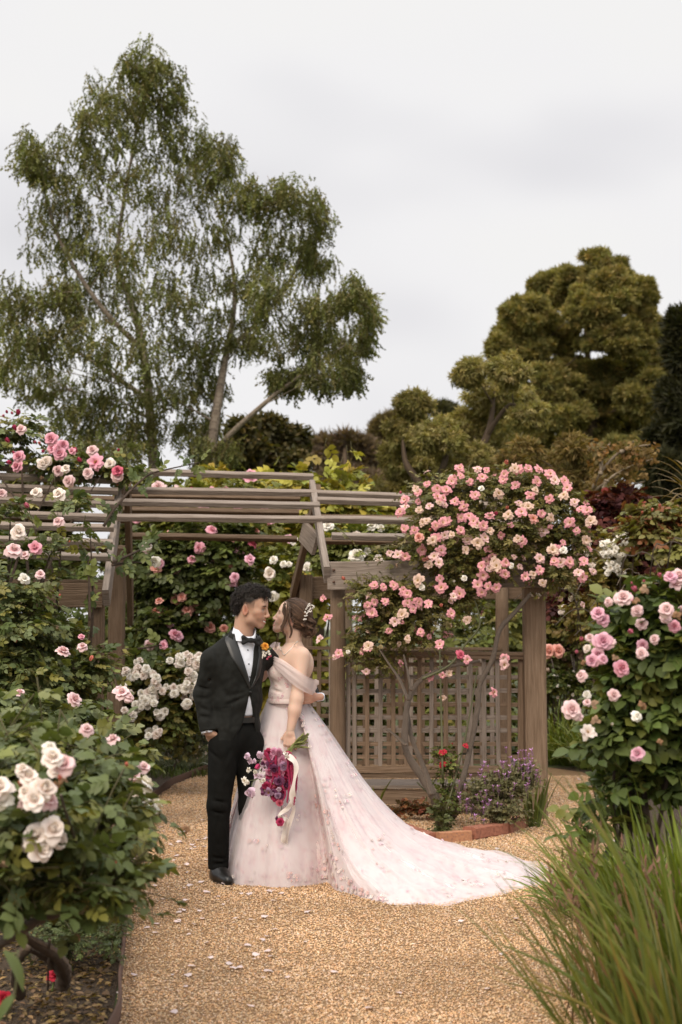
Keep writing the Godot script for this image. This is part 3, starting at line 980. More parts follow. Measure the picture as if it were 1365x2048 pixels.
func tree(called: String, label: String, base: Vector3, trunks: Array, lobes_px: Array, cfg: Dictionary, group := "") -> Node3D:
	var root := thing(called, label, cfg.get("category", "tree"), base, group)
	var lobes := lobe_list(lobes_px)
	var bark: Material = M[cfg.get("bark", "bark")]
	var spine := []
	for q in trunks:
		var pts := []
		for p in q[0]: pts.append(P(p[0], p[1], p[2]) - base)
		if q.size() > 2 and q[2]: pts.push_front(Vector3(pts[0].x, -0.05, pts[0].z) + Vector3(rr(-0.1, 0.1), 0, 0))
		var c := curve(pts, 24)
		var st := tool()
		tube(st, c, curve1(q[1], 24), 9)
		obj("trunk" if q.size() > 2 and q[2] else "limb", done(st), bark, root)
		for k in c.size(): spine.append([c[k], curve1(q[1], 24)[k]])
	for l in lobes:
		# a limb from the nearest stem below to the heart of each bough
		var to: Vector3 = l[0] - base
		var best = null
		var bd := 1e9
		for s in spine:
			var dd: float = (s[0] as Vector3).distance_to(to) + maxf(0, s[0].y - to.y + 0.4) * 2.5
			if dd < bd:
				bd = dd; best = s
		if best != null and bd > 0.15:
			var st2 := tool()
			var mid: Vector3 = (best[0] as Vector3).lerp(to, 0.5) + Vector3(rr(-0.1, 0.1), rr(-0.05, 0.25), rr(-0.1, 0.1)) * bd * 0.5
			var r0: float = minf(best[1] * 0.5, 0.02 + bd * 0.02) * cfg.get("limb", 1.0)
			tube(st2, curve([best[0], mid, to], 8), curve1([r0, r0 * 0.6, r0 * 0.2], 8), 6)
			for k in cfg.get("twigs", 6):
				var e: Vector3 = to + l[1] * rdir() * rr(0.6, 0.95)
				tube(st2, curve([mid.lerp(to, rr(0.3, 1.0)), to.lerp(e, 0.5) + rdir() * 0.1, e], 5), curve1([r0 * 0.35, 0.004], 5), 4)
			obj("limb", done(st2), bark, root)
	var kinds := []
	for k in 4: kinds.append(cluster_mesh(cfg.kind))
	var xs := [[], [], [], []]
	var cs := [[], [], [], []]
	var size: float = cfg.size
	# each bough is a handful of smaller clumps, so that its outline breaks up
	var clumps := []
	for l in lobes:
		for k in cfg.get("clumps", 9):
			var c: Vector3 = l[0] + l[1] * rdir() * pow(rr(0.1, 1), 0.45) * 0.86
			clumps.append([c, l[1] * rr(0.26, 0.5) * cfg.get("clump", 1.0), rr(0.85, 1.15), l])
	for i in cfg.n:
		var q: Array = clumps[rng.randi() % clumps.size()]
		var d := rdir()
		if cfg.kind == "tuft": d.y = d.y * 0.9 + 0.1
		var p: Vector3 = q[0] + q[1] * d * pow(rr(0, 1), 0.4)
		var ax: Vector3
		if cfg.kind == "strand":
			ax = Vector3.DOWN * 0.7 + rdir() * rr(0.2, 0.75)
			p.y += size * 0.3
		elif cfg.kind == "tuft":
			ax = d + Vector3.UP * 0.5 + rdir() * 0.4
		elif cfg.kind == "droop":
			ax = d * 0.8 + Vector3.DOWN * 0.15 + rdir() * 0.5
		else:
			ax = d + rdir() * 0.5
		var s := size * rr(0.6, 1.3)
		var v := rng.randi() % 4
		xs[v].append(Transform3D(leaf_basis(ax, Vector3.UP * 0.6 + d + rdir() * 0.6, s), p - base))
		cs[v].append(tone(cfg.tones) * q[2])
	for v in 4:
		if xs[v].size(): many("crown", kinds[v], M[cfg.get("leaf_mat", "leaf")], root, xs[v], cs[v])
	return root

func build_trees():
	# the birch
	var d := 25.0
	var lobes := []
	for q in [[285, 125, 46, 52], [240, 190, 70, 55], [330, 170, 45, 55], [300, 255, 95, 75], [200, 270, 60, 50], [380, 290, 60, 60], [130, 325, 75, 60], [70, 320, 48, 45], [230, 370, 105, 80], [350, 380, 90, 80],
			[440, 330, 50, 50], [110, 420, 80, 70], [480, 400, 55, 55], [250, 480, 120, 80], [390, 490, 95, 75], [130, 500, 85, 60], [560, 400, 60, 55], [630, 430, 42, 55], [540, 490, 80, 65], [630, 520, 45, 55],
			[40, 610, 62, 55], [120, 600, 70, 50], [210, 590, 95, 65], [330, 590, 100, 75], [450, 580, 95, 75], [550, 590, 80, 65], [640, 610, 60, 50], [712, 595, 44, 42], [738, 650, 24, 60], [690, 690, 60, 58],
			[600, 690, 75, 52], [500, 680, 75, 55], [390, 680, 85, 65], [260, 690, 100, 65], [140, 690, 90, 60], [40, 700, 62, 55], [-60, 640, 70, 70], [-40, 730, 60, 50], [90, 770, 80, 50], [200, 790, 95, 55],
			[310, 790, 80, 62], [400, 770, 55, 55], [640, 750, 50, 40], [150, 850, 70, 45], [270, 860, 85, 50], [390, 850, 60, 50], [420, 900, 60, 45], [230, 900, 80, 40], [700, 750, 30, 40], [570, 760, 40, 28]]:
		lobes.append([q[0], q[1], d + rr(-2.2, 0.7), q[2] * 1.06, q[3] * 1.03, 1.0])
	tree("birch_tree", "tall weeping silver birch with pale trunks behind the arbour", G(330, 1420), [
		[[[312, 1080, d], [305, 900, d], [290, 720, d], [262, 600, d], [235, 530, d], [248, 400, d], [275, 250, d], [292, 110, d]], [0.12, 0.105, 0.085, 0.065, 0.05, 0.035, 0.022, 0.008], true],
		[[[410, 1080, d - 0.5], [418, 930, d - 0.5], [437, 800, d - 0.4], [452, 710, d], [470, 600, d + 0.3], [455, 480, d + 0.3], [400, 330, d]], [0.12, 0.105, 0.09, 0.07, 0.045, 0.028, 0.008], true],
		[[[430, 900, d - 0.5], [475, 855, d - 0.8], [520, 815, d - 1.1], [550, 790, d - 1.2], [610, 745, d - 1.2], [690, 690, d - 1.0]], [0.055, 0.05, 0.042, 0.036, 0.024, 0.008], false],
		[[[452, 700, d], [510, 650, d + 0.4], [580, 560, d + 0.5], [630, 440, d + 0.4]], [0.055, 0.042, 0.03, 0.01], false],
		[[[285, 700, d], [200, 610, d - 0.4], [120, 480, d - 0.6], [80, 350, d - 0.6]], [0.055, 0.042, 0.03, 0.01], false],
		[[[300, 800, d], [180, 720, d + 0.4], [60, 640, d + 0.6]], [0.05, 0.035, 0.01], false]],
		lobes, {"kind": "strand", "size": 0.25, "n": 16000, "bark": "birch_bark", "clumps": 26, "clump": 0.85, "twigs": 7, "limb": 0.55, "leaf_mat": "leaf_dull",
		"tones": [Color(0.203, 0.223, 0.074), Color(0.243, 0.257, 0.088), Color(0.135, 0.149, 0.051), Color(0.243, 0.230, 0.095), Color(0.176, 0.162, 0.068)]})
	# the big dark wattle on the right
	d = 42.0
	lobes = []
	for q in [[1190, 545, 62, 38], [1135, 575, 58, 42], [1245, 585, 56, 48], [1290, 600, 22, 34], [1190, 610, 80, 46], [1080, 585, 32, 26], [1060, 640, 62, 46], [1015, 672, 42, 42], [1120, 670, 60, 40], [1230, 670, 85, 48], [1290, 670, 38, 60], [1000, 700, 26, 26],
			[1070, 715, 70, 42], [1240, 730, 80, 48], [1150, 740, 60, 34], [1310, 740, 44, 52], [1080, 780, 80, 44], [1190, 790, 85, 48], [1290, 800, 75, 56], [1110, 840, 80, 46], [1210, 850, 90, 48], [1310, 870, 70, 60], [1040, 850, 60, 44], [1150, 905, 100, 44], [1270, 920, 90, 50], [1350, 940, 70, 60], [1040, 920, 80, 50]]:
		lobes.append([q[0] + rr(-8, 8), q[1] + rr(-8, 8), d + rr(-2.8, 1.4), q[2] * rr(0.85, 1.2), q[3] * rr(0.95, 1.35)])
	tree("wattle_tree", "large dark olive green rounded tree against the sky at right", G(1190, 1365), [
		[[[1190, 1100, d], [1188, 900, d], [1180, 760, d], [1172, 640, d], [1185, 560, d]], [0.26, 0.22, 0.14, 0.07, 0.02], true],
		[[[1188, 860, d], [1120, 760, d - 1], [1060, 660, d - 1]], [0.09, 0.05, 0.02], false], [[[1186, 840, d], [1250, 740, d + 1], [1270, 620, d + 1]], [0.09, 0.05, 0.02], false]],
		lobes, {"kind": "tuft", "size": 0.21, "n": 85000, "clumps": 34, "clump": 0.66, "twigs": 4, "leaf_mat": "leaf_dull",
		"tones": [Color(0.262, 0.238, 0.071), Color(0.329, 0.287, 0.091), Color(0.201, 0.189, 0.059), Color(0.403, 0.317, 0.110), Color(0.232, 0.213, 0.067)]})
	d = 38.0
	lobes = []
	for q in [[1372, 650, 28, 34], [1365, 720, 45, 50], [1400, 700, 60, 70], [1370, 800, 55, 60], [1360, 880, 60, 60], [1420, 850, 70, 110], [1350, 960, 75, 60], [1400, 1020, 90, 60]]:
		lobes.append([q[0], q[1], d + rr(-1, 1), q[2], q[3]])
	tree("conifer_tree", "very dark conifer cut off by the right edge of the photo", G(1400, 1370), [[[[1400, 1150, d], [1398, 900, d], [1396, 660, d]], [0.35, 0.25, 0.05], true]],
		lobes, {"kind": "tuft", "size": 0.45, "n": 7000, "clumps": 8, "leaf_mat": "leaf_dull", "twigs": 3, "tones": [Color(0.038, 0.039, 0.014), Color(0.052, 0.049, 0.017), Color(0.029, 0.031, 0.011)]})
	# the olive yellow tree between
	d = 24.0
	lobes = []
	for q in [[945, 745, 38, 26], [1015, 740, 42, 34], [985, 790, 62, 44], [1062, 830, 38, 24], [1030, 800, 40, 30], [828, 808, 34, 24], [815, 860, 42, 38], [800, 920, 46, 40], [870, 870, 60, 40], [950, 860, 62, 44], [860, 930, 70, 46], [940, 930, 70, 46], [1020, 900, 46, 36], [1010, 950, 56, 36], [790, 990, 60, 40], [880, 1000, 90, 40], [1000, 1010, 70, 40]]:
		lobes.append([q[0], q[1], d + rr(-1.0, 1.0), q[2], q[3]])
	tree("olive_wattle_tree", "loose olive yellow tree with dark forking branches above the pink climbing rose", G(900, 1420), [
		[[[850, 1120, d], [852, 990, d], [835, 960, d], [812, 925, d], [806, 880, d]], [0.13, 0.10, 0.075, 0.06, 0.02], true],
		[[[852, 990, d], [880, 950, d - 0.6], [893, 910, d - 0.7], [900, 860, d - 0.6]], [0.08, 0.06, 0.05, 0.02], false],
		[[[852, 1020, d], [930, 940, d], [975, 870, d], [990, 780, d]], [0.10, 0.08, 0.06, 0.02], false], [[[975, 870, d], [1020, 810, d - 0.4], [1060, 830, d - 0.6]], [0.05, 0.03, 0.012], false]],
		lobes, {"kind": "droop", "size": 0.17, "n": 19000, "clumps": 26, "clump": 0.58, "twigs": 4, "leaf_mat": "leaf_dull",
		"tones": [Color(0.312, 0.273, 0.091), Color(0.377, 0.319, 0.117), Color(0.247, 0.221, 0.072), Color(0.442, 0.377, 0.169), Color(0.286, 0.260, 0.085), Color(0.364, 0.312, 0.104)]})
	d = 20.0
	lobes = []
	for q in [[1150, 895, 34, 26], [1130, 930, 40, 32], [1180, 940, 40, 34], [1150, 970, 46, 34], [1200, 990, 40, 30], [1110, 980, 36, 30], [1050, 905, 30, 18], [1030, 925, 28, 18]]:
		lobes.append([q[0], q[1], d + rr(-0.5, 0.5), q[2], q[3]])
	tree("olive_shrub", "small olive yellow shrub with drooping leaves right of the pink rose top", G(1150, 1460), [[[[1150, 1150, d], [1148, 1000, d], [1150, 900, d]], [0.06, 0.05, 0.012], true]],
		lobes, {"kind": "droop", "size": 0.16, "n": 5200, "clumps": 8, "twigs": 4, "leaf_mat": "leaf_dull", "category": "shrub", "tones": [Color(0.217, 0.156, 0.052), Color(0.275, 0.195, 0.075), Color(0.174, 0.130, 0.041), Color(0.22, 0.18, 0.06)]})
	# the bare branch furred with lichen
	d = 17.5
	var lb := thing("lichened_shrub", "leaning bare branches crusted with pale lichen and few orange leaves", "shrub", G(1150, 1503))
	var lich := mat("lichen", Color.WHITE, 0.95)
	lich.albedo_texture = noise_tex(0.06, [L(0.10, 0.07, 0.045), L(0.22, 0.17, 0.12), L(0.34, 0.29, 0.20)], 31, 256, 4)
	for q in [[[1150, 1120], [1175, 1010], [1215, 960], [1260, 935], [1312, 918]], [[1175, 1010], [1200, 950], [1240, 905], [1300, 890]], [[1160, 1060], [1210, 1000], [1250, 975], [1290, 962]], [[1200, 950], [1205, 910], [1222, 885]], [[1230, 950], [1245, 975], [1240, 1000]], [[1240, 905], [1262, 890], [1268, 880]], [[1215, 960], [1205, 985], [1215, 1005]]]:
		var pts := []
		for p in q: pts.append(P(p[0] + rr(-2, 2), p[1] + rr(-2, 2), d + rr(-0.3, 0.3)) - lb.position)
		if q.size() == 5: pts.push_front(Vector3(0, 0, 0))
		var c := curve(pts, 40)
		var rad := []
		for k in 41: rad.append(lerpf(0.024, 0.006, k / 40.0) * rr(0.7, 1.5))
		var st := tool()
		tube(st, c, rad, 7)
		obj("branch", done(st), lich, lb)
	var lm := cluster_mesh("broad")
	var xl := []
	var cl := []
	for i in 150:
		xl.append(Transform3D(leaf_basis(rdir() + Vector3.DOWN, rdir(), rr(0.10, 0.2)), P(rr(1175, 1310), rr(885, 1000), d + rr(-0.3, 0.3)) - lb.position))
		cl.append(tone([Color(0.25, 0.13, 0.04), Color(0.18, 0.13, 0.05), Color(0.28, 0.18, 0.07)]))
	for i in range(149, -1, -1):
		var near := false
		for q in [[1215, 960], [1260, 935], [1240, 905], [1205, 910], [1290, 895], [1245, 985], [1200, 990]]:
			if (xl[i].origin - (P(q[0], q[1], d) - lb.position)).length() < 0.22: near = true
		if not near: xl.remove_at(i); cl.remove_at(i)
	many("foliage", lm, M.leaf_dull, lb, xl, cl)
	# dry pines far off
	d = 70.0
	for q in [["dry_pine_tree", "far brownish grey pine with an open top", 690, [[690, 885, 60, 18], [655, 905, 40, 18], [720, 905, 45, 20], [670, 935, 60, 24], [740, 925, 40, 26], [700, 960, 70, 26]], [Color(0.15, 0.105, 0.07), Color(0.174, 0.124, 0.069), Color(0.19, 0.14, 0.10)]],
			["dry_pine_tree", "far dull green tree seen low over the yellow vine", 790, [[780, 860, 34, 26], [770, 900, 30, 36], [800, 900, 40, 40], [760, 945, 50, 30]], [Color(0.145, 0.117, 0.052), Color(0.189, 0.137, 0.063)]],
			["dark_hill_tree", "far dark green tree between the olive tree and sky", 895, [[890, 828, 24, 14], [905, 850, 40, 26], [880, 880, 50, 30]], [Color(0.072, 0.072, 0.034), Color(0.102, 0.091, 0.040)]]]:
		lobes = []
		for l in q[3]: lobes.append([l[0], l[1], d + rr(-1, 1), l[2], l[3]])
		tree(q[0], q[1], G(q[2], 1315), [[[[q[2], 1100, d], [q[2], 960, d], [q[2], q[3][0][1] + 10, d]], [0.4, 0.3, 0.06], true]], lobes, {"kind": "tuft", "size": 0.8, "n": 1500, "clumps": 8, "leaf_mat": "leaf_dull", "tones": q[4], "twigs": 4})
		d += 8.0
	# round dark shrub behind the birch's foot
	d = 31.0
	lobes = []
	for q in [[480, 880, 50, 40], [530, 870, 46, 34], [570, 895, 40, 36], [500, 930, 80, 40], [590, 930, 50, 34], [420, 930, 60, 40], [560, 970, 70, 40]]:
		lobes.append([q[0], q[1], d + rr(-0.8, 0.8), q[2], q[3]])
	tree("round_shrub_tree", "rounded dark green small tree under the birch's long limb", G(520, 1390), [[[[520, 1150, d], [520, 1000, d], [522, 890, d]], [0.16, 0.12, 0.03], true]], lobes,
		{"kind": "broad", "size": 0.34, "n": 4200, "clumps": 8, "leaf_mat": "leaf_dull", "twigs": 3, "tones": [Color(0.080, 0.072, 0.025), Color(0.109, 0.094, 0.032), Color(0.065, 0.062, 0.023), Color(0.160, 0.117, 0.040)]})
	# the belt of trees that closes the view low down
	var belt := 0
	for q in [[-150, 1010, 34, 160, 120], [60, 1020, 33, 130, 110], [250, 1040, 36, 130, 100], [430, 1050, 34, 120, 90], [640, 1060, 36, 130, 80], [850, 1080, 34, 150, 80], [1060, 1060, 30, 130, 110], [1260, 1060, 28, 130, 110], [1450, 1060, 28, 130, 130]]:
		lobes = []
		for k in 6: lobes.append([q[0] + rr(-0.8, 0.8) * q[3], q[1] + rr(-0.3, 1.9) * q[4] * 0.7, q[2] + rr(-1, 1), q[3] * 0.55, q[4] * 0.55])
		tree("hedge_tree", ["dark hedge tree behind the roof at far left", "dark hedge tree left of the birch's trunks", "dark hedge tree at the foot of the birch", "dark hedge tree right of the birch's trunks", "dark hedge tree behind the yellow vine", "dark hedge tree behind the arbour's right roof", "dark hedge tree behind the pink climbing rose", "dark hedge tree behind the red smoke bush", "dark hedge tree beyond the right edge"][belt],
			Vector3(P(q[0], 1250, q[2]).x, 0, -q[2]), [[[[q[0], 1200, q[2]], [q[0], q[1], q[2]]], [0.2, 0.05], true]], lobes, {"kind": "broad", "size": 0.5, "n": 1700, "clumps": 7, "leaf_mat": "leaf_dull", "twigs": 2, "tones": [Color(0.078, 0.077, 0.026), Color(0.108, 0.100, 0.031), Color(0.069, 0.065, 0.022)]}, "hedge trees closing the view")
		belt += 1

# ---------------------------------------------------------------- the garden behind and on the arbour
func zoomed(list: Array, x0: float, y0: float, k: float, d: float, spread: float, size: float, hue, form: String) -> Array:
	# flower places read off an enlarged view: [x, y] or [x, y, hue, form, size factor]
	var out := []
	for q in list:
		var h: String = q[2] if q.size() > 2 else (hue[rng.randi() % hue.size()] if hue is Array else hue)
		out.append([x0 + q[0] / k, y0 + q[1] / k, d + rr(-spread, spread), size * (q[4] if q.size() > 4 else 1.0) * rr(0.88, 1.12), h, q[3] if q.size() > 3 else form])
	return out

func build_back_garden():
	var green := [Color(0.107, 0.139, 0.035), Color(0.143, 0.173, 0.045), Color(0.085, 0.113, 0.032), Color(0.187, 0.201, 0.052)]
	var grey_green := [Color(0.143, 0.168, 0.062), Color(0.176, 0.206, 0.081), Color(0.107, 0.134, 0.049), Color(0.220, 0.237, 0.078), Color(0.250, 0.232, 0.060)]
	var yellow := [Color(0.44, 0.40, 0.07), Color(0.36, 0.37, 0.07), Color(0.48, 0.41, 0.08), Color(0.30, 0.28, 0.045), Color(0.22, 0.235, 0.045), Color(0.36, 0.31, 0.055), Color(0.232, 0.247, 0.046), Color(0.34, 0.25, 0.04)]
	var olive := [Color(0.239, 0.211, 0.052), Color(0.255, 0.200, 0.050), Color(0.203, 0.181, 0.049), Color(0.246, 0.169, 0.052)]
	# hedge masses that fill the view at eye height
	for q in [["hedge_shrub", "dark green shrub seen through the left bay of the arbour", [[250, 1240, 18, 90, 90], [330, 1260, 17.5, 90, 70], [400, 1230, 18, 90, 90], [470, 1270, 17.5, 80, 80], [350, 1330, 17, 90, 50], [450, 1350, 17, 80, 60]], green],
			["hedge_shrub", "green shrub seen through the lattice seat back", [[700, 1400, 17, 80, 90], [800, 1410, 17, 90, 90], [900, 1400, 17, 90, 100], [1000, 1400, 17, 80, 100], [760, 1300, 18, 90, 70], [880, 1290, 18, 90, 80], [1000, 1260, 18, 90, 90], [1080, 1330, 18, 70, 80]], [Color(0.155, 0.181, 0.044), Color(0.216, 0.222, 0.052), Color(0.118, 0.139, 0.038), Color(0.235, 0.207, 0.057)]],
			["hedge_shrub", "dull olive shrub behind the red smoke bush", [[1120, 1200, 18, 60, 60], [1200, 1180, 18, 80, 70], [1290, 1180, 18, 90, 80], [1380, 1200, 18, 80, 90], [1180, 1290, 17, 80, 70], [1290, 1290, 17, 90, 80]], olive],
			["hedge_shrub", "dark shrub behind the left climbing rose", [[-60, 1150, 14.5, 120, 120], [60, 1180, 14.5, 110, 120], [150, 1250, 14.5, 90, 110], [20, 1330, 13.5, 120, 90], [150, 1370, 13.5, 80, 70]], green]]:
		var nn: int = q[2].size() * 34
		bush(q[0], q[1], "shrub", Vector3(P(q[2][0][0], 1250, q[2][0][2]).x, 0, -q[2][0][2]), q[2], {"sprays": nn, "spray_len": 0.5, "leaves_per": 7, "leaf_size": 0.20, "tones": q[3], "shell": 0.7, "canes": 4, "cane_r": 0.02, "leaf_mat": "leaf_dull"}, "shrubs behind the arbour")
	# yellow leaved vine
	var vine := bush("yellow_vine", "yellow green vine of broad leaves behind the arbour's middle roof", "vine", Vector3(-0.6, 0, -16.5), [[620, 975, 16.5, 80, 32], [560, 960, 16.8, 60, 24], [690, 975, 16.8, 50, 26], [450, 955, 17.2, 60, 20], [660, 1020, 16.3, 90, 40], [740, 1040, 16.4, 60, 40], [570, 1090, 16.0, 55, 60], [560, 1180, 15.6, 60, 60], [545, 1250, 15.5, 60, 60], [600, 1330, 15.6, 60, 60], [520, 1350, 15.5, 50, 60], [630, 1130, 15.9, 50, 70], [420, 1010, 17, 70, 30]],
		{"sprays": 420, "spray_len": 0.42, "leaves_per": 5, "leaf_size": 0.25, "tones": yellow, "singles": 230, "single_mats": ["leaf_y", "leaf_z", "leaf_y", "leaf_w", "leaf_e"], "canes": 7, "foot": 3.0, "sag": 0.5, "lift": 0.1})
	vine.set_meta("kind", "thing")
	# rambler roses at the back, dark inside the bay
	var wall := zoomed([[840, 840, "blush", "loose"], [880, 920, "white", "loose"], [910, 930, "lilac", "loose"], [1000, 970], [1135, 845, "pink", "full", 1.25], [1220, 915], [1315, 935, "salmon", "loose"], [905, 1140, "salmon", "full"], [1035, 1120, "salmon", "full"], [1070, 1100, "salmon", "loose"], [995, 1220, "salmon", "full"], [930, 1200, "salmon", "loose"], [965, 1260, "lilac", "loose"], [1015, 1340, "lilac", "full"], [1065, 1195, "salmon", "loose"], [1110, 1190, "salmon", "loose"], [1195, 1290, "salmon", "full"], [1275, 1300, "salmon", "full"], [1320, 1040, "lilac", "loose"], [935, 1390, "pink", "full", 0.8], [885, 1200, "salmon", "loose"], [1090, 905], [1000, 1130, "salmon", "loose"], [820, 1300, "blush", "loose"], [1350, 1180, "salmon", "loose"]], 0, 800, 2.844, 14.3, 0.2, 0.115, ["lilac", "pink", "blush"], "loose")
	wall.append_array(zoomed([[480, 1100, "lilac", "loose"], [505, 1085, "deep", "loose"], [470, 1155, "lilac", "full"], [540, 1040, "pink", "loose"], [425, 1060, "pink", "loose"], [398, 1096, "pink", "full"], [580, 1078, "lilac", "loose"], [500, 1118, "lilac", "loose"], [350, 1268, "pink", "full"], [300, 1290, "blush", "loose"]], 0, 0, 1.0, 14.3, 0.2, 0.115, "pink", "loose"))
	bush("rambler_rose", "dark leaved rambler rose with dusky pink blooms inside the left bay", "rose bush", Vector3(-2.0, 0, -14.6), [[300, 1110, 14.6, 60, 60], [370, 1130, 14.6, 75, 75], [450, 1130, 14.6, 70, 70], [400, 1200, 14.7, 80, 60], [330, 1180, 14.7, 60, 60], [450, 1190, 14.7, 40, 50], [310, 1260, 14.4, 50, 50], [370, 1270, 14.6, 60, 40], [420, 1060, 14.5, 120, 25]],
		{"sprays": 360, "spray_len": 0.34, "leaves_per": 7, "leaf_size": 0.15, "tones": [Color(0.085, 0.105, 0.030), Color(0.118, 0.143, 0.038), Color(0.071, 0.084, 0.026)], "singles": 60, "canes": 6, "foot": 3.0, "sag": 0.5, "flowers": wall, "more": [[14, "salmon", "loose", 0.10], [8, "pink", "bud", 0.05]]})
	# roses flowering over the back of the roof
	bush("rambler_rose", "rambler rose with scattered pink blooms showing between the middle roof battens", "rose bush", Vector3(-2.2, 0, -15.4), [[330, 1000, 15.2, 70, 30], [420, 1000, 15.2, 80, 34], [500, 1000, 15.2, 60, 40], [370, 1045, 15, 90, 34], [480, 1050, 15, 80, 34], [290, 980, 15.2, 40, 30]],
		{"sprays": 200, "spray_len": 0.32, "leaves_per": 6, "leaf_size": 0.13, "tones": [Color(0.196, 0.207, 0.043), Color(0.192, 0.211, 0.052), Color(0.274, 0.259, 0.057)], "canes": 4, "flowers": zoomed([[780, 680, "pink", "loose"], [1055, 680, "pink", "loose"], [920, 505, "blush", "open"], [1210, 520, "pink", "loose"], [1020, 520, "blush", "open"], [1250, 565, "pink", "loose"], [1285, 510, "pink", "loose"], [1090, 510, "deep", "bud"], [1160, 605, "lilac", "loose"], [900, 490, "blush", "loose"], [1350, 620, "lilac", "loose"]], 0, 800, 2.844, 14.9, 0.2, 0.12, "pink", "loose") + [[501, 950, 15.0, 0.15, "pink", "full"], [530, 1012, 14.9, 0.12, "pink", "loose"], [560, 1010, 14.9, 0.1, "lilac", "loose"], [600, 1012, 14.9, 0.1, "lilac", "loose"]]})
	# white rose behind the arbour's roof
	bush("white_climbing_rose", "climbing rose with round white blooms behind the right roof battens", "rose bush", Vector3(0.3, 0, -14.6), [[700, 1090, 14.3, 60, 40], [770, 1080, 14.3, 60, 40], [830, 1100, 14.3, 60, 40], [640, 1120, 14.3, 40, 40], [570, 1130, 14.4, 30, 30], [730, 1130, 14.3, 80, 30]],
		{"sprays": 190, "spray_len": 0.32, "leaves_per": 6, "leaf_size": 0.13, "tones": [Color(0.177, 0.207, 0.050), Color(0.235, 0.251, 0.065), Color(0.168, 0.190, 0.052)], "canes": 4, "flowers": [[713, 1111, 14.0, 0.155, "white", "full"], [745, 1050, 14.1, 0.13, "white", "full"], [762, 1055, 14.1, 0.1, "white", "full"], [656, 1050, 14.1, 0.12, "white", "full"], [547, 1119, 14.1, 0.105, "white", "full"], [567, 1128, 14.1, 0.075, "white", "full"], [578, 1128, 14.1, 0.06, "white", "full"], [614, 1136, 14.1, 0.10, "white", "loose"], [545, 1194, 13.9, 0.115, "white", "loose"], [540, 1147, 14.1, 0.12, "pale", "loose"], [712, 1070, 14.1, 0.11, "pale", "loose"], [735, 1103, 14.1, 0.1, "white", "loose"], [757, 1120, 14.0, 0.12, "pale", "loose"], [586, 1080, 14.1, 0.10, "white", "loose"]]})
	# white rose bush by the lawn
	var wf := []
	for q in [[262, 1350], [286, 1330], [300, 1348], [322, 1368], [246, 1385], [312, 1372], [370, 1316], [392, 1322], [385, 1338], [352, 1322], [376, 1384], [366, 1400], [348, 1380], [296, 1386], [300, 1398], [284, 1405], [318, 1422], [386, 1360], [260, 1430], [310, 1465]]:
		for k in 7: wf.append([q[0] + rr(-14, 14), q[1] + rr(-11, 11), 12.6 + rr(-0.15, 0.1), rr(0.06, 0.085), ["white", "white", "pale"][rng.randi() % 3], ["full", "loose"][rng.randi() % 2]])
	bush("white_rose_bush", "bush thick with trusses of creamy white roses left of the groom", "rose bush", G(320, 1520), [[290, 1380, 12.9, 60, 50], [360, 1370, 12.9, 55, 60], [320, 1430, 12.9, 80, 50], [250, 1420, 12.9, 40, 60], [380, 1440, 13.0, 40, 50], [300, 1480, 12.8, 60, 30]],
		{"sprays": 300, "spray_len": 0.28, "leaves_per": 6, "leaf_size": 0.115, "tones": [Color(0.143, 0.168, 0.045), Color(0.203, 0.222, 0.060), Color(0.107, 0.132, 0.038), Color(0.235, 0.200, 0.057)], "singles": 0, "canes": 7, "flowers": wf})
	# silver leaved plants in front of it
	clump("silver_plant", "silver grey cushion of fine leaves and tiny white flowers beside the edging", "plant", G(385, 1545) + Vector3(0, 0, -0.35), 520, 0.42, 0.012, 1.1, 0.32, [Color(0.26, 0.28, 0.22), Color(0.34, 0.36, 0.30), Color(0.18, 0.21, 0.14)], {"bend": 1.4})
	bush("white_daisy_plant", "low grey plant dotted with small white blossom beside the groom's sleeve", "plant", G(375, 1530), [[372, 1490, 13.3, 40, 26], [400, 1480, 13.3, 24, 24]], {"sprays": 90, "spray_len": 0.16, "leaves_per": 7, "leaf_size": 0.07, "tones": [Color(0.232, 0.247, 0.127), Color(0.22, 0.25, 0.17)], "more": [[70, "white", "open", 0.035]]})
	# climbing rose over the left of the arbour
	var lf := zoomed([[290, 220], [330, 280], [360, 255], [300, 275], [340, 305], [240, 365, "pale", "loose"], [265, 350, "pale", "loose"], [95, 375], [105, 320], [545, 355, "pink", "open", 1.3], [525, 285, "blush", "full"], [625, 360, "pale", "loose"], [670, 400, "deep", "full", 0.9], [670, 430, "blush", "loose"], [500, 415], [330, 400, "blush", "loose"], [375, 390, "pale", "loose"], [390, 460, "blush", "loose"], [430, 285, "deep", "bud", 1.1], [455, 340, "deep", "bud"], [245, 293, "deep", "bud"], [45, 230, "deep", "bud"], [85, 158, "deep", "bud"], [105, 70, "deep", "bud"], [40, 68, "deep", "bud", 0.7], [70, 75, "pink", "bud", 0.6], [20, 90, "pink", "bud", 0.7], [55, 355, "deep", "bud"], [80, 300, "deep", "bud", 0.8], [675, 285, "deep", "bud", 0.8], [200, 240, "pink", "bud", 0.7], [225, 245, "salmon", "bud", 0.7],
		[205, 525, "pale", "loose"], [335, 535, "pale", "loose"], [330, 690, "blush", "loose"], [105, 750, "pale", "loose", 1.25], [80, 850, "blush", "loose", 1.3], [200, 840, "pink", "loose", 1.2], [140, 880, "blush", "loose"], [140, 1015, "white", "loose", 1.2], [230, 990, "blush", "loose", 0.8], [155, 600, "pink", "bud"], [10, 530, "blush", "full", 0.8], [410, 290, "pink", "loose", 0.8], [120, 165, "blush", "loose"]], 0, 800, 2.844, 9.75, 0.2, 0.092, ["pink", "pink", "blush"], "full")
	for q in lf:
		if q[1] < 972: q[2] += 1.6; q[3] *= 1.12
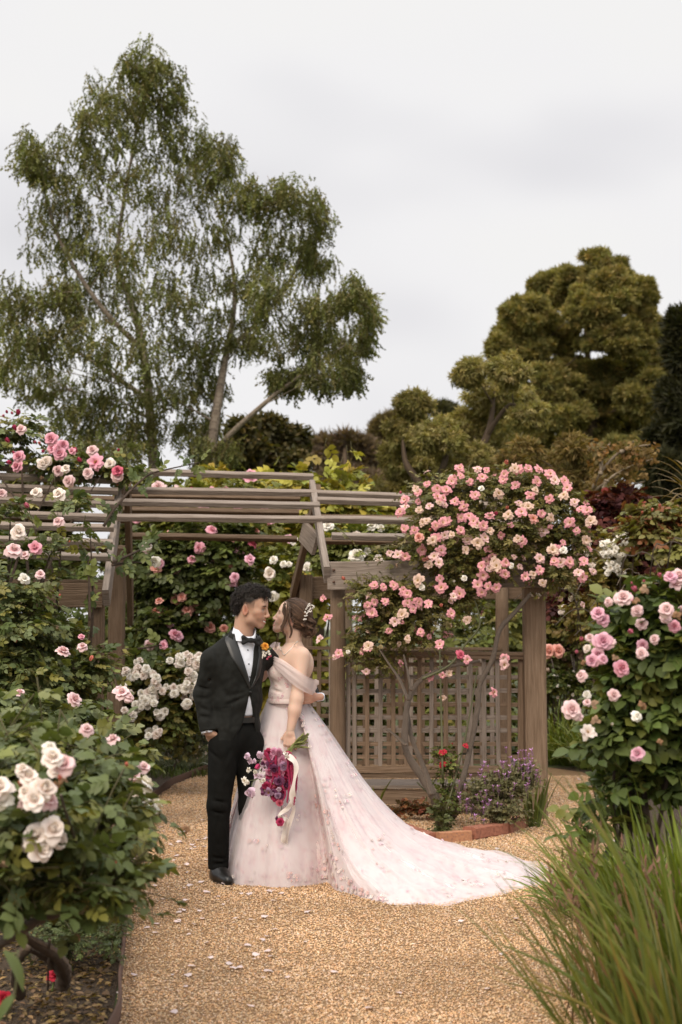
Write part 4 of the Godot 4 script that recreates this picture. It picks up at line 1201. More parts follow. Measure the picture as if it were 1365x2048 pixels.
	lf.append_array(zoomed([[425, 995, "blush", "full", 1.2], [115, 945, "blush", "full", 1.1], [690, 950, "blush", "loose", 1.2], [735, 985, "blush", "loose"], [465, 635, "pink", "loose", 0.6], [360, 715, "blush", "full", 1.1], [470, 690, "blush", "loose", 0.9], [520, 760, "salmon", "bud", 0.7], [340, 400, "salmon", "bud", 0.7], [90, 660, "salmon", "bud", 0.7], [700, 1160, "pink", "loose", 0.6]], 0, 1050, 2.844, 9.6, 0.2, 0.085, "blush", "full"))
	bush("climbing_rose", "climbing rose with grey green leaves and pink blooms smothering the arbour's left end", "rose bush", Vector3(-2.35, 0, -10.3),
		[[30, 870, 12.0, 64, 44], [-50, 900, 12.0, 70, 60], [110, 925, 11.9, 76, 34], [200, 930, 11.9, 46, 22], [250, 945, 11.9, 36, 14], [20, 1010, 10.4, 20, 8], [140, 1010, 10.3, 36, 24], [-60, 1000, 10.2, 40, 40], [170, 1070, 10.2, 26, 16], [100, 1090, 10.2, 30, 12], [20, 1100, 10.2, 40, 14], [40, 1190, 10.0, 70, 34], [90, 1150, 10.3, 30, 10], [-40, 1180, 9.9, 80, 80], [30, 1260, 9.9, 90, 70], [110, 1290, 10.3, 60, 50], [40, 1350, 9.8, 90, 60], [150, 1370, 10.1, 50, 50], [-40, 1330, 9.9, 80, 80], [190, 1330, 10.2, 30, 40], [230, 1330, 10.3, 26, 36], [90, 1420, 9.6, 90, 40]],
		{"sprays": 640, "spray_len": 0.26, "leaves_per": 6, "leaf_size": 0.105, "tones": grey_green, "singles": 300, "shell": 0.6, "canes": 12, "foot": 4.0, "cane_r": 0.018, "sag": 0.45, "flowers": lf, "more": [[10, "salmon", "bud", 0.04], [6, "spent", "spent", 0.05]]})
	# its long shoots reaching over the battens and into the bay
	var shoots := thing("arching_rose", "long arching shoots of the left climbing rose crossing the roof battens", "rose shoot", P(210, 1060, 10.5))
	for q in [[[208, 1052, 10.6], [235, 1010, 10.7], [290, 955, 10.9], [330, 940, 11.0], [400, 925, 11.2]], [[225, 1125, 10.6], [270, 1105, 10.8], [300, 1088, 11], [320, 1075, 11.1]], [[225, 1130, 10.6], [260, 1125, 10.8], [290, 1126, 11]], [[180, 1240, 10.1], [178, 1150, 10.2], [176, 1110, 10.3]], [[245, 1300, 10.6], [290, 1296, 10.8], [325, 1290, 11]]]:
		var pts := []
		for p in q: pts.append(P(p[0], p[1], p[2]) - shoots.position)
		var c := curve(pts, 14)
		var st := tool()
		tube(st, c, curve1([0.012, 0.004], 14), 6)
		obj("cane", done(st), M.cane_brown, shoots)
		for k in range(2, 15):
			for s in [-1, 1]:
				if rng.randf() < 0.42:
					obj("leaf", leaf_meshes[rng.randi() % 4], M[["leaf_a", "leaf_b", "leaf_c", "leaf_d"][rng.randi() % 4]], shoots, Transform3D(leaf_basis(Vector3(rr(-0.6, 0.9), s * 0.7 + rr(-0.4, 0.3), rr(-0.2, 0.6)), Vector3.UP + Vector3(0, 0, 0.7) + rdir() * 0.4, rr(0.09, 0.15)), c[k]))
	bloom(shoots, P(296, 1093, 11.0), Vector3(0.2, 0.3, 1), 0.10, "pale", "loose")
	bloom(shoots, P(309, 1124, 11.0), Vector3(-0.2, -0.3, 1), 0.10, "white", "loose")
	bloom(shoots, P(320, 1128, 11.1), Vector3(0.5, 0.0, 1), 0.09, "lilac", "loose")
	bloom(shoots, P(327, 1290, 11.0), Vector3(0.2, 0.4, 1), 0.07, "pink", "full")
	# the pink climbing rose on the right of the arbour
	var rf := zoomed([[435, 112], [68, 265, "pink", "bud", 0.8], [92, 308], [66, 385], [95, 355], [175, 260], [160, 240], [232, 210], [295, 240], [400, 175], [385, 195], [350, 250], [330, 300], [295, 290], [405, 320], [340, 340], [245, 350], [183, 372], [310, 325], [545, 120], [600, 125], [575, 170], [440, 160], [530, 280], [570, 235, "white", "loose", 0.7], [460, 355], [562, 325, "white", "bud"], [675, 270], [710, 150], [705, 185], [725, 78, "salmon", "bud"], [800, 120], [860, 115], [925, 120], [775, 115], [915, 195], [995, 150], [1025, 190], [1085, 190], [1100, 235], [1080, 280], [1145, 325], [1185, 365], [1225, 375], [1245, 440], [990, 305],
		[905, 250], [870, 280], [830, 350], [800, 330], [860, 350], [815, 385], [780, 220], [890, 425, "salmon", "open"], [940, 395], [730, 360, "salmon", "bud"], [735, 400], [620, 410], [660, 395, "deep", "bud"], [520, 440], [490, 410], [445, 420], [540, 460], [580, 470], [350, 440], [330, 450], [230, 440], [205, 450], [155, 500], [90, 490], [180, 540, "salmon", "full"], [250, 495, "salmon", "bud"], [285, 470], [340, 530], [385, 525], [285, 545], [265, 560], [440, 500], [480, 560], [545, 575], [590, 545], [610, 615], [690, 530], [795, 550], [820, 565], [950, 505], [1000, 420], [1115, 450], [1160, 500], [1075, 575], [1035, 620], [1075, 620, "white", "loose", 0.7], [470, 620], [320, 625], [245, 710], [275, 660], [305, 700],
		[200, 620], [0, 640], [50, 650], [95, 660], [635, 660], [650, 690], [600, 690], [570, 720], [620, 735], [660, 720], [580, 780], [715, 770], [755, 715, "white", "loose", 0.7], [720, 700], [840, 785], [890, 770], [930, 745], [930, 675], [1020, 690], [1060, 700], [1115, 695], [1205, 690], [1170, 760], [1195, 790], [1260, 755], [950, 825], [545, 835], [610, 845], [660, 855], [570, 885], [465, 795, "white", "loose", 0.8], [400, 815, "white", "bud"], [310, 800], [320, 855], [195, 850, "white", "loose", 0.8], [175, 810], [25, 840], [85, 870], [110, 890], [430, 890], [395, 910], [110, 950], [180, 945], [240, 955], [145, 990], [75, 1020], [320, 965, "salmon", "bud"], [380, 1015], [480, 1055], [30, 1065], [190, 1130], [110, 1170], [310, 1205], [440, 1270, "deep", "loose", 0.8], [480, 1300], [715, 1290], [710, 1330], [1010, 620], [1220, 560], [620, 500]],
		780, 900, 3.102, 10.75, 0.22, 0.080, ["apple", "apple", "apple_pale", "apple_deep", "apple_faded"], "open")
	rf.append_array(zoomed([[100, 150], [255, 110], [243, 245], [580, 270], [645, 265], [678, 255], [645, 385], [915, 355], [965, 175], [970, 210], [735, 150, "deep", "loose", 0.8], [700, 860, "blush", "loose", 0.8]], 640, 1250, 2.625, 10.95, 0.12, 0.075, ["apple", "apple_pale", "apple_faded"], "open"))
	rf.append_array(zoomed([[875, 880], [935, 890], [1000, 880], [540, 965], [570, 1090], [520, 1230], [830, 1010], [875, 990], [945, 985], [860, 1060], [835, 1280], [675, 835, "salmon", "bud"], [840, 1040], [1060, 930], [1090, 950]], 480, 900, 3.25, 11.05, 0.1, 0.080, ["apple", "apple_pale", "apple_deep"], "open"))
	bush("pink_climbing_rose", "climbing rose crowned with masses of apple blossom pink flowers over the right beam", "rose bush", G(882, 1640), [[870, 990, 11.2, 60, 44], [950, 985, 11.2, 70, 44], [1030, 975, 11.2, 70, 40], [1100, 1010, 11.2, 60, 50], [850, 1060, 11.1, 54, 44], [930, 1060, 11.1, 70, 50], [1020, 1060, 11.1, 70, 50], [1110, 1080, 11.2, 60, 50], [1150, 1060, 11.2, 34, 50], [900, 1120, 11.1, 60, 36], [980, 1120, 11.1, 56, 40], [1120, 1140, 11.2, 50, 40], [790, 1200, 11.2, 60, 40], [740, 1190, 11.2, 40, 30], [850, 1210, 11.2, 60, 40], [780, 1260, 11.25, 60, 36], [840, 1270, 11.25, 54, 30], [720, 1290, 11.3, 30, 34], [920, 1190, 11.2, 40, 40], [760, 1310, 11.3, 40, 22], [820, 1090, 11.3, 30, 14], [770, 1100, 11.4, 40, 10]],
		{"sprays": 1150, "spray_len": 0.30, "leaves_per": 7, "leaf_size": 0.07, "meshes": small_leaf_meshes, "tones": [Color(0.227, 0.211, 0.060), Color(0.244, 0.217, 0.065), Color(0.168, 0.163, 0.045), Color(0.246, 0.202, 0.081), Color(0.132, 0.132, 0.038)], "singles": 0, "shell": 0.6, "sag": 0.35, "lift": 0.15, "flowers": rf, "more": [[60, "apple", "open", 0.055], [30, "apple_pale", "open", 0.055], [26, "apple_deep", "bud", 0.03], [14, "white", "loose", 0.045], [16, "apple_faded", "open", 0.055], [12, "spent", "spent", 0.04]]})
	# its bare lower stems
	var stems := thing("bare_climbing_rose", "grey bare stems of the pink climbing rose in front of the lattice", "rose stem", G(880, 1652))
	for q in [[[[881, 1652], [872, 1600], [848, 1560], [812, 1500], [812, 1440], [818, 1400], [842, 1360], [895, 1335], [960, 1322]], [0.040, 0.036, 0.028, 0.024, 0.020, 0.016, 0.010]], [[[866, 1590], [850, 1540], [825, 1480], [816, 1430]], [0.022, 0.020, 0.018, 0.014]], [[[812, 1490], [790, 1470], [768, 1455]], [0.013, 0.010, 0.007]], [[[900, 1640], [918, 1590], [940, 1500], [955, 1420], [960, 1370], [985, 1320], [1000, 1260], [1030, 1225], [1060, 1190]], [0.022, 0.022, 0.021, 0.020, 0.019, 0.018, 0.015]],
			[[[817, 1400], [800, 1360], [780, 1330], [760, 1300]], [0.012, 0.009, 0.006]], [[[823, 1380], [815, 1340], [808, 1310]], [0.011, 0.007]], [[[888, 1630], [886, 1560], [884, 1470], [882, 1380], [880, 1300]], [0.010, 0.009, 0.008, 0.006]], [[[893, 1620], [910, 1560], [930, 1480], [945, 1400], [955, 1340]], [0.008, 0.008, 0.006, 0.005]], [[[870, 1596], [850, 1580], [835, 1565]], [0.008, 0.005]], [[[845, 1358], [900, 1330], [930, 1290], [960, 1250], [950, 1200]], [0.010, 0.008, 0.006]]]:
		var pts := []
		for k in q[0].size():
			var f: float = float(k) / q[0].size()
			pts.append((G(q[0][k][0], q[0][k][1]) if k == 0 and q[0][k][1] > 1625 else P(q[0][k][0], q[0][k][1], lerpf(10.75, 11.15, f))) - stems.position)
		var n: int = pts.size() * 5
		var c := curve(pts, n)
		var rad := curve1(q[1], n)
		for k in rad.size(): rad[k] *= rr(0.9, 1.12)
		var st := tool()
		tube(st, c, rad, 9)
		obj("stem", done(st), M.cane_grey if q[1][0] > 0.0105 else M.cane_green, stems)
	# red leaved smoke bush and its neighbours, right
	var maroon := [Color(0.11, 0.028, 0.022), Color(0.075, 0.020, 0.020), Color(0.15, 0.045, 0.030), Color(0.055, 0.018, 0.018)]
	bush("smoke_bush", "dark red leaved smoke bush behind the right hand roses", "shrub", Vector3(P(1270, 1250, 15).x, 0, -15.0), [[1240, 1000, 15, 44, 22], [1210, 1050, 15, 40, 30], [1270, 1100, 15, 60, 40], [1330, 1080, 15, 50, 50], [1200, 1110, 14.8, 30, 26], [1300, 1160, 14.8, 70, 40], [1370, 1130, 15, 50, 60], [1240, 1040, 15, 30, 20], [1150, 1190, 14.8, 40, 30], [1130, 1220, 14.6, 50, 24], [1210, 1230, 14.6, 50, 26]],
		{"sprays": 260, "spray_len": 0.4, "leaves_per": 7, "leaf_size": 0.16, "tones": maroon, "canes": 9, "foot": 2.5, "leaf_mat": "leaf_dull"})
	bush("smoke_bush", "bright red leaved low branch against the dark conifer", "shrub", Vector3(P(1230, 1250, 15.4).x, 0, -15.4), [[1235, 1002, 15.2, 32, 14], [1210, 1016, 15.2, 30, 12], [1255, 1030, 15.2, 26, 14], [1200, 1060, 15.2, 24, 20]], {"sprays": 70, "spray_len": 0.3, "leaves_per": 8, "leaf_size": 0.14, "tones": [Color(0.22, 0.035, 0.032), Color(0.16, 0.03, 0.03), Color(0.26, 0.06, 0.04)], "canes": 3, "leaf_mat": "leaf_dull"})
	bush("berry_shrub", "green and rust leaved shrub at the right edge above the pink roses", "shrub", Vector3(P(1330, 1250, 13.5).x, 0, -13.5), [[1310, 1040, 13.6, 50, 26], [1350, 1060, 13.5, 40, 40], [1290, 1070, 13.5, 40, 26], [1360, 1110, 13.4, 40, 40]], {"sprays": 120, "spray_len": 0.34, "leaves_per": 6, "leaf_size": 0.15, "tones": [Color(0.235, 0.225, 0.065), Color(0.22, 0.085, 0.035), Color(0.216, 0.211, 0.061), Color(0.293, 0.259, 0.086)], "canes": 5, "flowers": [[1305, 1020, 13.3, 0.08, "salmon", "bud"], [1320, 1012, 13.3, 0.09, "salmon", "bud"], [1285, 1025, 13.3, 0.07, "salmon", "bud"]]})
	var wt := []
	for q in [[1215, 1090], [1232, 1082], [1222, 1105], [1240, 1115], [1212, 1110], [1250, 1075], [1228, 1130], [1245, 1140], [1218, 1142], [1262, 1095]]:
		for k in 6: wt.append([q[0] + rr(-10, 10), q[1] + rr(-8, 8), 14.1 + rr(-0.1, 0.1), rr(0.055, 0.08), "white", ["open", "loose"][rng.randi() % 2]])
	bush("white_rose_bush", "white flowering rose bush among the red leaved shrubs", "rose bush", Vector3(P(1225, 1250, 14.4).x, 0, -14.4), [[1225, 1110, 14.4, 46, 46], [1190, 1170, 14.3, 44, 44], [1250, 1180, 14.3, 50, 50], [1180, 1240, 14.2, 60, 40]], {"sprays": 130, "spray_len": 0.3, "leaves_per": 6, "leaf_size": 0.12, "tones": olive, "canes": 6, "flowers": wt, "more": [[8, "pale", "loose", 0.06, 3]]})
	bush("salmon_rose_bush", "rose bush with peach and salmon blooms beside the right post", "rose bush", Vector3(P(1110, 1250, 16.8).x, 0, -16.8), [[1110, 1240, 16.7, 34, 40], [1150, 1210, 16.7, 50, 40], [1120, 1310, 16.7, 40, 50], [1160, 1290, 16.7, 50, 40], [1180, 1350, 16.7, 60, 40], [1100, 1370, 16.7, 30, 30]],
		{"sprays": 230, "spray_len": 0.3, "leaves_per": 6, "leaf_size": 0.12, "tones": [Color(0.118, 0.132, 0.038), Color(0.168, 0.168, 0.049), Color(0.085, 0.05, 0.03)], "canes": 10, "foot": 2.0, "flowers": zoomed([[160, 1440, "salmon", "loose", 1.2], [235, 1440, "salmon", "loose", 1.2], [310, 1265, "salmon", "bud"], [340, 1030, "salmon", "loose"], [235, 930, "pale", "loose"], [560, 1080, "salmon", "loose", 0.8], [465, 915, "pale", "loose"], [580, 950, "pale", "bud"], [215, 1060, "salmon", "bud"], [150, 1600, "pale", "bud"], [690, 880, "pale", "loose", 0.7]], 1060, 950, 4.095, 16.2, 0.1, 0.135, "salmon", "loose")})
	# long wiry canes there
	var wiry := thing("bramble", "tangle of long thin bare canes arching right of the arbour", "cane", Vector3(P(1230, 1250, 17.0).x, 0, -17.0))
	for i in 16:
		var x0 := rr(1120, 1330)
		var y0 := rr(1060, 1260)
		var st := tool()
		var dx := rr(50, 150) * (1 if i % 2 == 0 else -1)
		var pts := [Vector3(P(x0, 1300, 17.0).x, 0, -17.0) - wiry.position, P(x0 + dx * 0.12, y0 + 60, 13.0) - wiry.position, P(x0 + dx * 0.42, y0 + 6, 12.9) - wiry.position, P(x0 + dx * 0.72, y0 + 2, 12.8) - wiry.position, P(x0 + dx, y0 + 32, 12.7) - wiry.position]
		tube(st, curve(pts, 16), curve1([0.008, 0.003], 16), 5)
		obj("cane", done(st), M.cane_grey, wiry)
	# strappy agapanthus beyond the right post
	var strap := [Color(0.21, 0.27, 0.05), Color(0.27, 0.33, 0.075), Color(0.15, 0.20, 0.045), Color(0.34, 0.36, 0.12)]
	var k2 := 0
	for q in [[1110, 1528, 150], [1150, 1530, 150], [1185, 1538, 150], [1120, 1500, 130], [1165, 1505, 130], [1105, 1475, 110], [1150, 1470, 110]]:
		clump("agapanthus", ["agapanthus clump of arching strap leaves close by the right post", "agapanthus clump in the middle of the row behind the path", "agapanthus clump half hidden by the right pink rose bush", "second row agapanthus clump close by the right post", "second row agapanthus clump toward the pink rose bush", "rearmost agapanthus clump close by the right post", "rearmost agapanthus clump under the white daisies"][k2],
			"plant", G(q[0], q[1]), q[2], 0.62, 0.026, 0.95, 0.16, strap, {"bend": 1.7}, "agapanthus clumps right of the arbour")
		k2 += 1
	bush("daisy_plant", "bank of small white daisies above the agapanthus", "plant", G(1135, 1475), [[1110, 1370, 14.4, 26, 16], [1140, 1360, 14.4, 26, 14], [1160, 1375, 14.4, 24, 18]], {"sprays": 60, "spray_len": 0.18, "leaves_per": 7, "leaf_size": 0.09, "tones": green, "canes": 3, "more": [[46, "white", "open", 0.035]]})
	# dry cordyline at the right edge
	var cord := thing("cordyline", "spiky head of dry orange brown strap leaves at right edge", "plant", Vector3(P(1400, 1250, 14.2).x, 0, -14.2))
	var cst := tool()
	tube(cst, [Vector3(0, -0.05, 0), Vector3(0, 2.75, 0)], [0.07, 0.05], 8)
	obj("trunk", done(cst), M.bark, cord)
	var cm := blade_mesh(0.62, 0.035, 0.9, 6)
	for i in 70:
		obj("blade", cm, M.leaf_f, cord, Transform3D(Basis(Vector3.UP, rr(0, TAU)) * Basis(Vector3.BACK, -rr(0.2, 2.0)), Vector3(0, rr(2.6, 2.85), 0)))

# ---------------------------------------------------------------- beds in front
func build_beds():
	var grey_green := [Color(0.133, 0.161, 0.060), Color(0.176, 0.206, 0.081), Color(0.107, 0.134, 0.049), Color(0.216, 0.222, 0.062)]
	# pale rose bush, left foreground
	var f := []
	for q in [[58, 1552, "pale", "loose", 1.2], [88, 1578, "pale", "loose", 1.2], [68, 1600, "pale", "loose", 1.0], [105, 1515, "pale", "loose", 1.0], [128, 1528, "blush", "loose", 1.0], [112, 1540, "pale", "loose", 0.9], [45, 1538, "pale", "loose", 0.7], [98, 1600, "blush", "loose", 0.9], [52, 1585, "pale", "loose", 0.9], [-4, 1575, "pale", "loose", 1.2], [4, 1600, "white", "loose", 0.9], [70, 1672, "pale", "loose", 1.25], [106, 1658, "pale", "loose", 1.25], [84, 1702, "pale", "loose", 1.0], [92, 1680, "pale", "full", 1.1], [120, 1682, "pale", "loose", 0.9], [60, 1690, "pale", "loose", 0.9], [42, 1568, "salmon", "bud", 0.6], [120, 1555, "salmon", "bud", 0.6], [50, 1610, "blush", "loose", 0.7], [100, 1495, "white", "loose", 0.6], [115, 1570, "spent", "spent", 0.7], [125, 1560, "spent", "spent", 0.6]]:
		f.append([q[0], q[1], 4.45 + rr(-0.08, 0.08), 0.072 * q[4], q[2], q[3]])
	for q in [[292, 1568, "white", "loose", 1.2], [305, 1618, "white", "loose", 1.3], [312, 1608, "white", "loose", 1.0], [288, 1534, "blush", "loose", 0.9], [270, 1550, "blush", "loose", 0.8], [272, 1583, "pale", "loose", 0.8], [296, 1684, "lilac", "loose", 0.9], [292, 1676, "blush", "loose", 0.7], [290, 1645, "blush", "loose", 0.7], [226, 1477, "blush", "loose", 1.0], [174, 1458, "blush", "loose", 0.8], [35, 1642, "white", "loose", 0.5], [65, 1752, "blush", "loose", 0.5]]:
		f.append([q[0], q[1], 5.6 + rr(-0.1, 0.1), 0.07 * q[4], q[2], q[3]])
	bush("foreground_rose_bush", "leafy rose bush with big pale blooms in the left foreground", "rose bush", G(110, 1955), [[30, 1660, 4.6, 80, 60], [110, 1640, 4.9, 80, 60], [60, 1560, 5.0, 90, 60], [160, 1560, 5.2, 80, 60], [220, 1590, 5.4, 60, 50], [250, 1640, 5.4, 46, 44], [200, 1660, 5.1, 70, 50], [130, 1700, 4.8, 80, 40], [40, 1730, 4.6, 70, 50], [210, 1720, 5.0, 60, 36], [245, 1770, 4.9, 40, 30], [100, 1490, 5.6, 90, 40], [190, 1510, 5.8, 60, 36], [20, 1500, 5.4, 70, 50], [-60, 1620, 4.8, 80, 90], [150, 1770, 4.7, 80, 26], [-60, 1740, 4.5, 60, 70], [30, 1800, 4.7, 70, 34], [120, 1800, 4.9, 60, 22], [210, 1800, 5.2, 34, 22]],
		{"sprays": 265, "spray_len": 0.30, "leaves_per": 5, "leaf_size": 0.115, "tones": grey_green, "singles": 300, "single_mats": ["leaf_a", "leaf_b", "leaf_a", "leaf_d", "leaf_c", "leaf_b", "leaf_e", "leaf_a"], "shell": 0.8, "sag": 0.4, "flowers": f, "more": [[6, "spent", "spent", 0.05], [8, "salmon", "bud", 0.03]]})
	# its old wood
	var wood := thing("old_rose_stump", "crooked old grey brown branches at the foot of the foreground rose", "rose branch", G(125, 1965))
	for q in [[[[125, 1968, 6.0], [128, 1945, 5.9], [110, 1910, 5.6], [60, 1880, 5.3], [20, 1850, 5.0], [-40, 1800, 4.8]], [0.06, 0.05, 0.036, 0.03, 0.024]], [[[128, 1950, 5.95], [95, 1915, 5.7], [55, 1895, 5.5]], [0.045, 0.035, 0.024]], [[[-20, 1900, 5.0], [40, 1860, 4.9], [100, 1830, 4.9], [160, 1820, 4.9], [195, 1800, 4.9], [235, 1760, 4.9], [262, 1740, 4.9]], [0.035, 0.032, 0.028, 0.022, 0.014, 0.006]], [[[-20, 1840, 4.7], [50, 1830, 4.8], [120, 1800, 4.9], [150, 1740, 5.0], [148, 1690, 5.0]], [0.026, 0.022, 0.018, 0.010]], [[[160, 1820, 4.9], [195, 1760, 4.9], [165, 1710, 4.8], [140, 1650, 4.6], [122, 1590, 4.5]], [0.012, 0.012, 0.010, 0.007]], [[[190, 1830, 4.9], [200, 1780, 5.0], [230, 1720, 5.1]], [0.013, 0.010, 0.006]], [[[55, 1895, 5.5], [30, 1940, 5.6], [40, 1990, 5.8]], [0.03, 0.03, 0.04]], [[[100, 1880, 5.4], [97, 1930, 5.6], [96, 1980, 5.9]], [0.008, 0.008, 0.007]]]:
		var pts := []
		for p in q[0]:
			var v: Vector3 = P(p[0], p[1], p[2])
			v.y = maxf(v.y, -0.03)
			pts.append(v - wood.position)
		var n: int = pts.size() * 5
		var rad := curve1(q[1], n)
		for k in rad.size(): rad[k] *= rr(0.75, 1.3) * 0.55
		var st := tool()
		tube(st, curve(pts, n), rad, 9)
		obj("branch", done(st), M.cane_grey if rng.randf() < 0.5 else M.bark, wood)
	# a nearer leafy shoot at the very left
	var near := thing("young_rose", "blurred rose shoot with one long pale leaf in the lower left corner", "rose shoot", P(10, 2040, 4.2))
	var ns := tool()
	tube(ns, curve([Vector3.ZERO, P(30, 1985, 4.2) - near.position, P(36, 1900, 4.2) - near.position], 8), [0.004], 5)
	obj("cane", done(ns), M.cane_green, near)
	var one := tool()
	leaflet(one, Transform3D(), 1.0, 0.42, 0.2, 0.35, Color.WHITE, 5)
	var om := done(one)
	obj("leaf", om, M.leaf_b, near, Transform3D(leaf_basis(P(62, 1962, 4.15) - P(8, 1902, 4.15), Vector3(0.3, 1, 0.3), 0.125), P(8, 1902, 4.15) - near.position))
	obj("leaf", om, M.leaf_a, near, Transform3D(leaf_basis(Vector3(-0.5, -0.5, 0.2), Vector3(0.3, 1, 0.3), 0.09), P(30, 1990, 4.2) - near.position))
	# middle left bush under the climber
	bush("dark_rose_bush", "dense grey green rose bush under the arbour's left posts", "rose bush", Vector3(P(80, 1250, 7.6).x, 0, -7.6), [[40, 1450, 7.6, 80, 46], [130, 1450, 7.8, 70, 40], [200, 1490, 7.8, 40, 36], [230, 1530, 7.6, 36, 40], [60, 1530, 7.2, 100, 70], [160, 1560, 7.4, 70, 70], [-40, 1480, 7.4, 80, 80], [220, 1600, 7.4, 40, 60], [100, 1650, 7.2, 110, 70]],
		{"sprays": 380, "spray_len": 0.28, "leaves_per": 6, "leaf_size": 0.12, "tones": grey_green, "singles": 220, "shell": 0.65, "canes": 9, "foot": 2.5, "flowers": [[150, 1398, 7.5, 0.075, "blush", "full"], [222, 1478, 7.3, 0.06, "blush", "loose"], [40, 1385, 7.6, 0.07, "blush", "full"], [245, 1385, 7.9, 0.085, "blush", "loose"], [258, 1395, 7.9, 0.065, "blush", "loose"], [282, 1535, 7.2, 0.07, "lilac", "loose"], [262, 1560, 7.1, 0.06, "blush", "loose"]], "more": [[8, "spent", "spent", 0.045], [5, "blush", "loose", 0.06]]})
	# ground cover along the edging
	bush("ground_cover", "low dark mat of tiny blue flowered leaves along the steel edging", "plant", G(185, 1890), [[190, 1850, 6.6, 60, 36], [150, 1880, 6.4, 60, 36], [215, 1820, 6.9, 40, 36], [120, 1850, 6.6, 50, 36], [225, 1880, 6.3, 26, 24], [90, 1890, 6.4, 40, 24], [225, 1770, 7.2, 36, 40], [240, 1720, 7.6, 30, 40]],
		{"sprays": 300, "spray_len": 0.13, "leaves_per": 9, "leaf_size": 0.035, "meshes": small_leaf_meshes, "tones": [Color(0.107, 0.138, 0.049), Color(0.143, 0.181, 0.061), Color(0.084, 0.105, 0.045)], "shell": 0.75})
	var tulip := thing("red_flower", "small wilting red flower on the mulch at lower left", "flower", G(103, 1990))
	var ts := tool()
	tube(ts, [Vector3.ZERO, Vector3(0.01, 0.06, 0)], [0.004], 5, Color(0.143, 0.190, 0.052))
	obj("stem", done(ts), M.vc, tulip)
	bloom(tulip, tulip.position + Vector3(0.01, 0.08, 0), Vector3(0.2, 1, 0.3), 0.06, "red", "loose")
	var tulip2 := thing("red_flower", "dark red bloom cut off by the photo's left edge", "flower", G(8, 2030))
	bloom(tulip2, tulip2.position + Vector3(0, 0.06, 0), Vector3(0.5, 0.6, 0.6), 0.07, "red", "loose")
	# pink rose bush on the right
	var rf := zoomed([[765, 1000, "blush", "full", 1.1], [720, 1010, "blush", "loose", 0.8], [880, 1110, "blush", "loose", 1.15], [915, 1220, "blush", "full", 1.0], [560, 1130, "lilac", "full", 1.15], [600, 1180, "lilac", "loose", 1.1], [600, 1360, "lilac", "full", 1.25], [665, 1370, "blush", "loose", 1.0], [560, 1470, "lilac", "full", 1.1], [510, 1520, "lilac", "full", 0.9], [605, 1510, "lilac", "loose", 1.0], [755, 1580, "pink", "full", 1.3], [925, 1395, "lilac", "full", 1.1], [915, 1460, "blush", "loose", 0.9], [345, 1920, "blush", "full", 1.5], [392, 1972, "blush", "full", 1.0], [1120, 1100, "blush", "loose", 1.1], [1115, 1170, "blush", "full", 1.0], [1185, 1240, "pink", "full", 1.0], [1065, 820, "pink", "bud", 0.9], [1150, 830, "lilac", "loose", 1.0], [1225, 830, "blush", "full", 1.2], [1200, 890, "blush", "loose", 1.0], [860, 935, "pink", "bud"], [935, 870, "pink", "bud", 0.6], [835, 885, "pink", "bud", 0.6], [425, 1345, "pink", "bud", 0.9], [490, 1330, "blush", "loose", 0.9],
		[385, 1450, "pink", "bud", 0.8], [470, 1420, "pale", "loose", 0.8], [420, 1640, "blush", "loose", 0.8], [440, 1540, "spent", "spent", 0.8], [465, 1800, "white", "loose", 0.7], [470, 1860, "blush", "loose", 0.8], [520, 1880, "spent", "spent", 1.2], [690, 1800, "blush", "loose", 1.2], [830, 1280, "pink", "bud"], [1020, 1345, "blush", "loose", 0.7], [880, 1975, "white", "loose", 0.7], [930, 1890, "spent", "spent", 0.8], [870, 1020, "spent", "spent", 0.9], [945, 930, "spent", "spent", 0.9], [1200, 1150, "spent", "spent", 0.9], [700, 1490, "spent", "spent", 0.7], [1250, 1100, "blush", "loose", 0.8], [640, 1040, "blush", "loose", 0.8], [800, 1010, "pink", "loose", 0.7], [540, 1380, "pink", "bud", 0.7]], 1060, 950, 4.095, 5.55, 0.12, 0.054, "blush", "full")
	rf.append_array(zoomed([[520, 960, "pale", "open", 1.1], [965, 1150, "lilac", "loose", 1.0], [1160, 1045, "spent", "spent", 0.8], [590, 860, "spent", "spent", 0.9], [740, 890, "white", "bud", 0.7], [1010, 710, "spent", "spent", 0.7]], 1060, 1250, 4.475, 5.5, 0.1, 0.06, "blush", "full"))
	bush("pink_rose_bush", "tall rose bush with large leaves and full pink blooms on the right", "rose bush", Vector3(P(1310, 1250, 6.0).x, 0, -6.0), [[1275, 1240, 5.9, 50, 36], [1340, 1220, 5.8, 50, 50], [1235, 1290, 5.9, 34, 30], [1305, 1310, 5.9, 66, 44], [1380, 1300, 5.8, 60, 70], [1265, 1370, 5.9, 40, 40], [1340, 1380, 5.9, 70, 56], [1250, 1460, 5.9, 40, 34], [1320, 1460, 6.0, 70, 46], [1205, 1500, 5.9, 26, 24], [1285, 1530, 6.0, 54, 36], [1360, 1530, 6.0, 60, 56], [1190, 1580, 5.9, 14, 14], [1240, 1580, 6.0, 30, 24], [1165, 1645, 5.8, 12, 14], [1205, 1655, 5.9, 14, 18], [1420, 1420, 5.9, 60, 100]],
		{"sprays": 400, "spray_len": 0.19, "leaves_per": 4, "leaf_size": 0.138, "tones": [Color(0.118, 0.163, 0.043), Color(0.154, 0.203, 0.052), Color(0.085, 0.122, 0.035), Color(0.196, 0.207, 0.050)], "singles": 300, "single_mats": ["leaf_a", "leaf_b", "leaf_d", "leaf_a", "leaf_b", "leaf_c"], "shell": 0.7, "sag": 0.5, "canes": 9, "foot": 1.5, "flowers": rf})
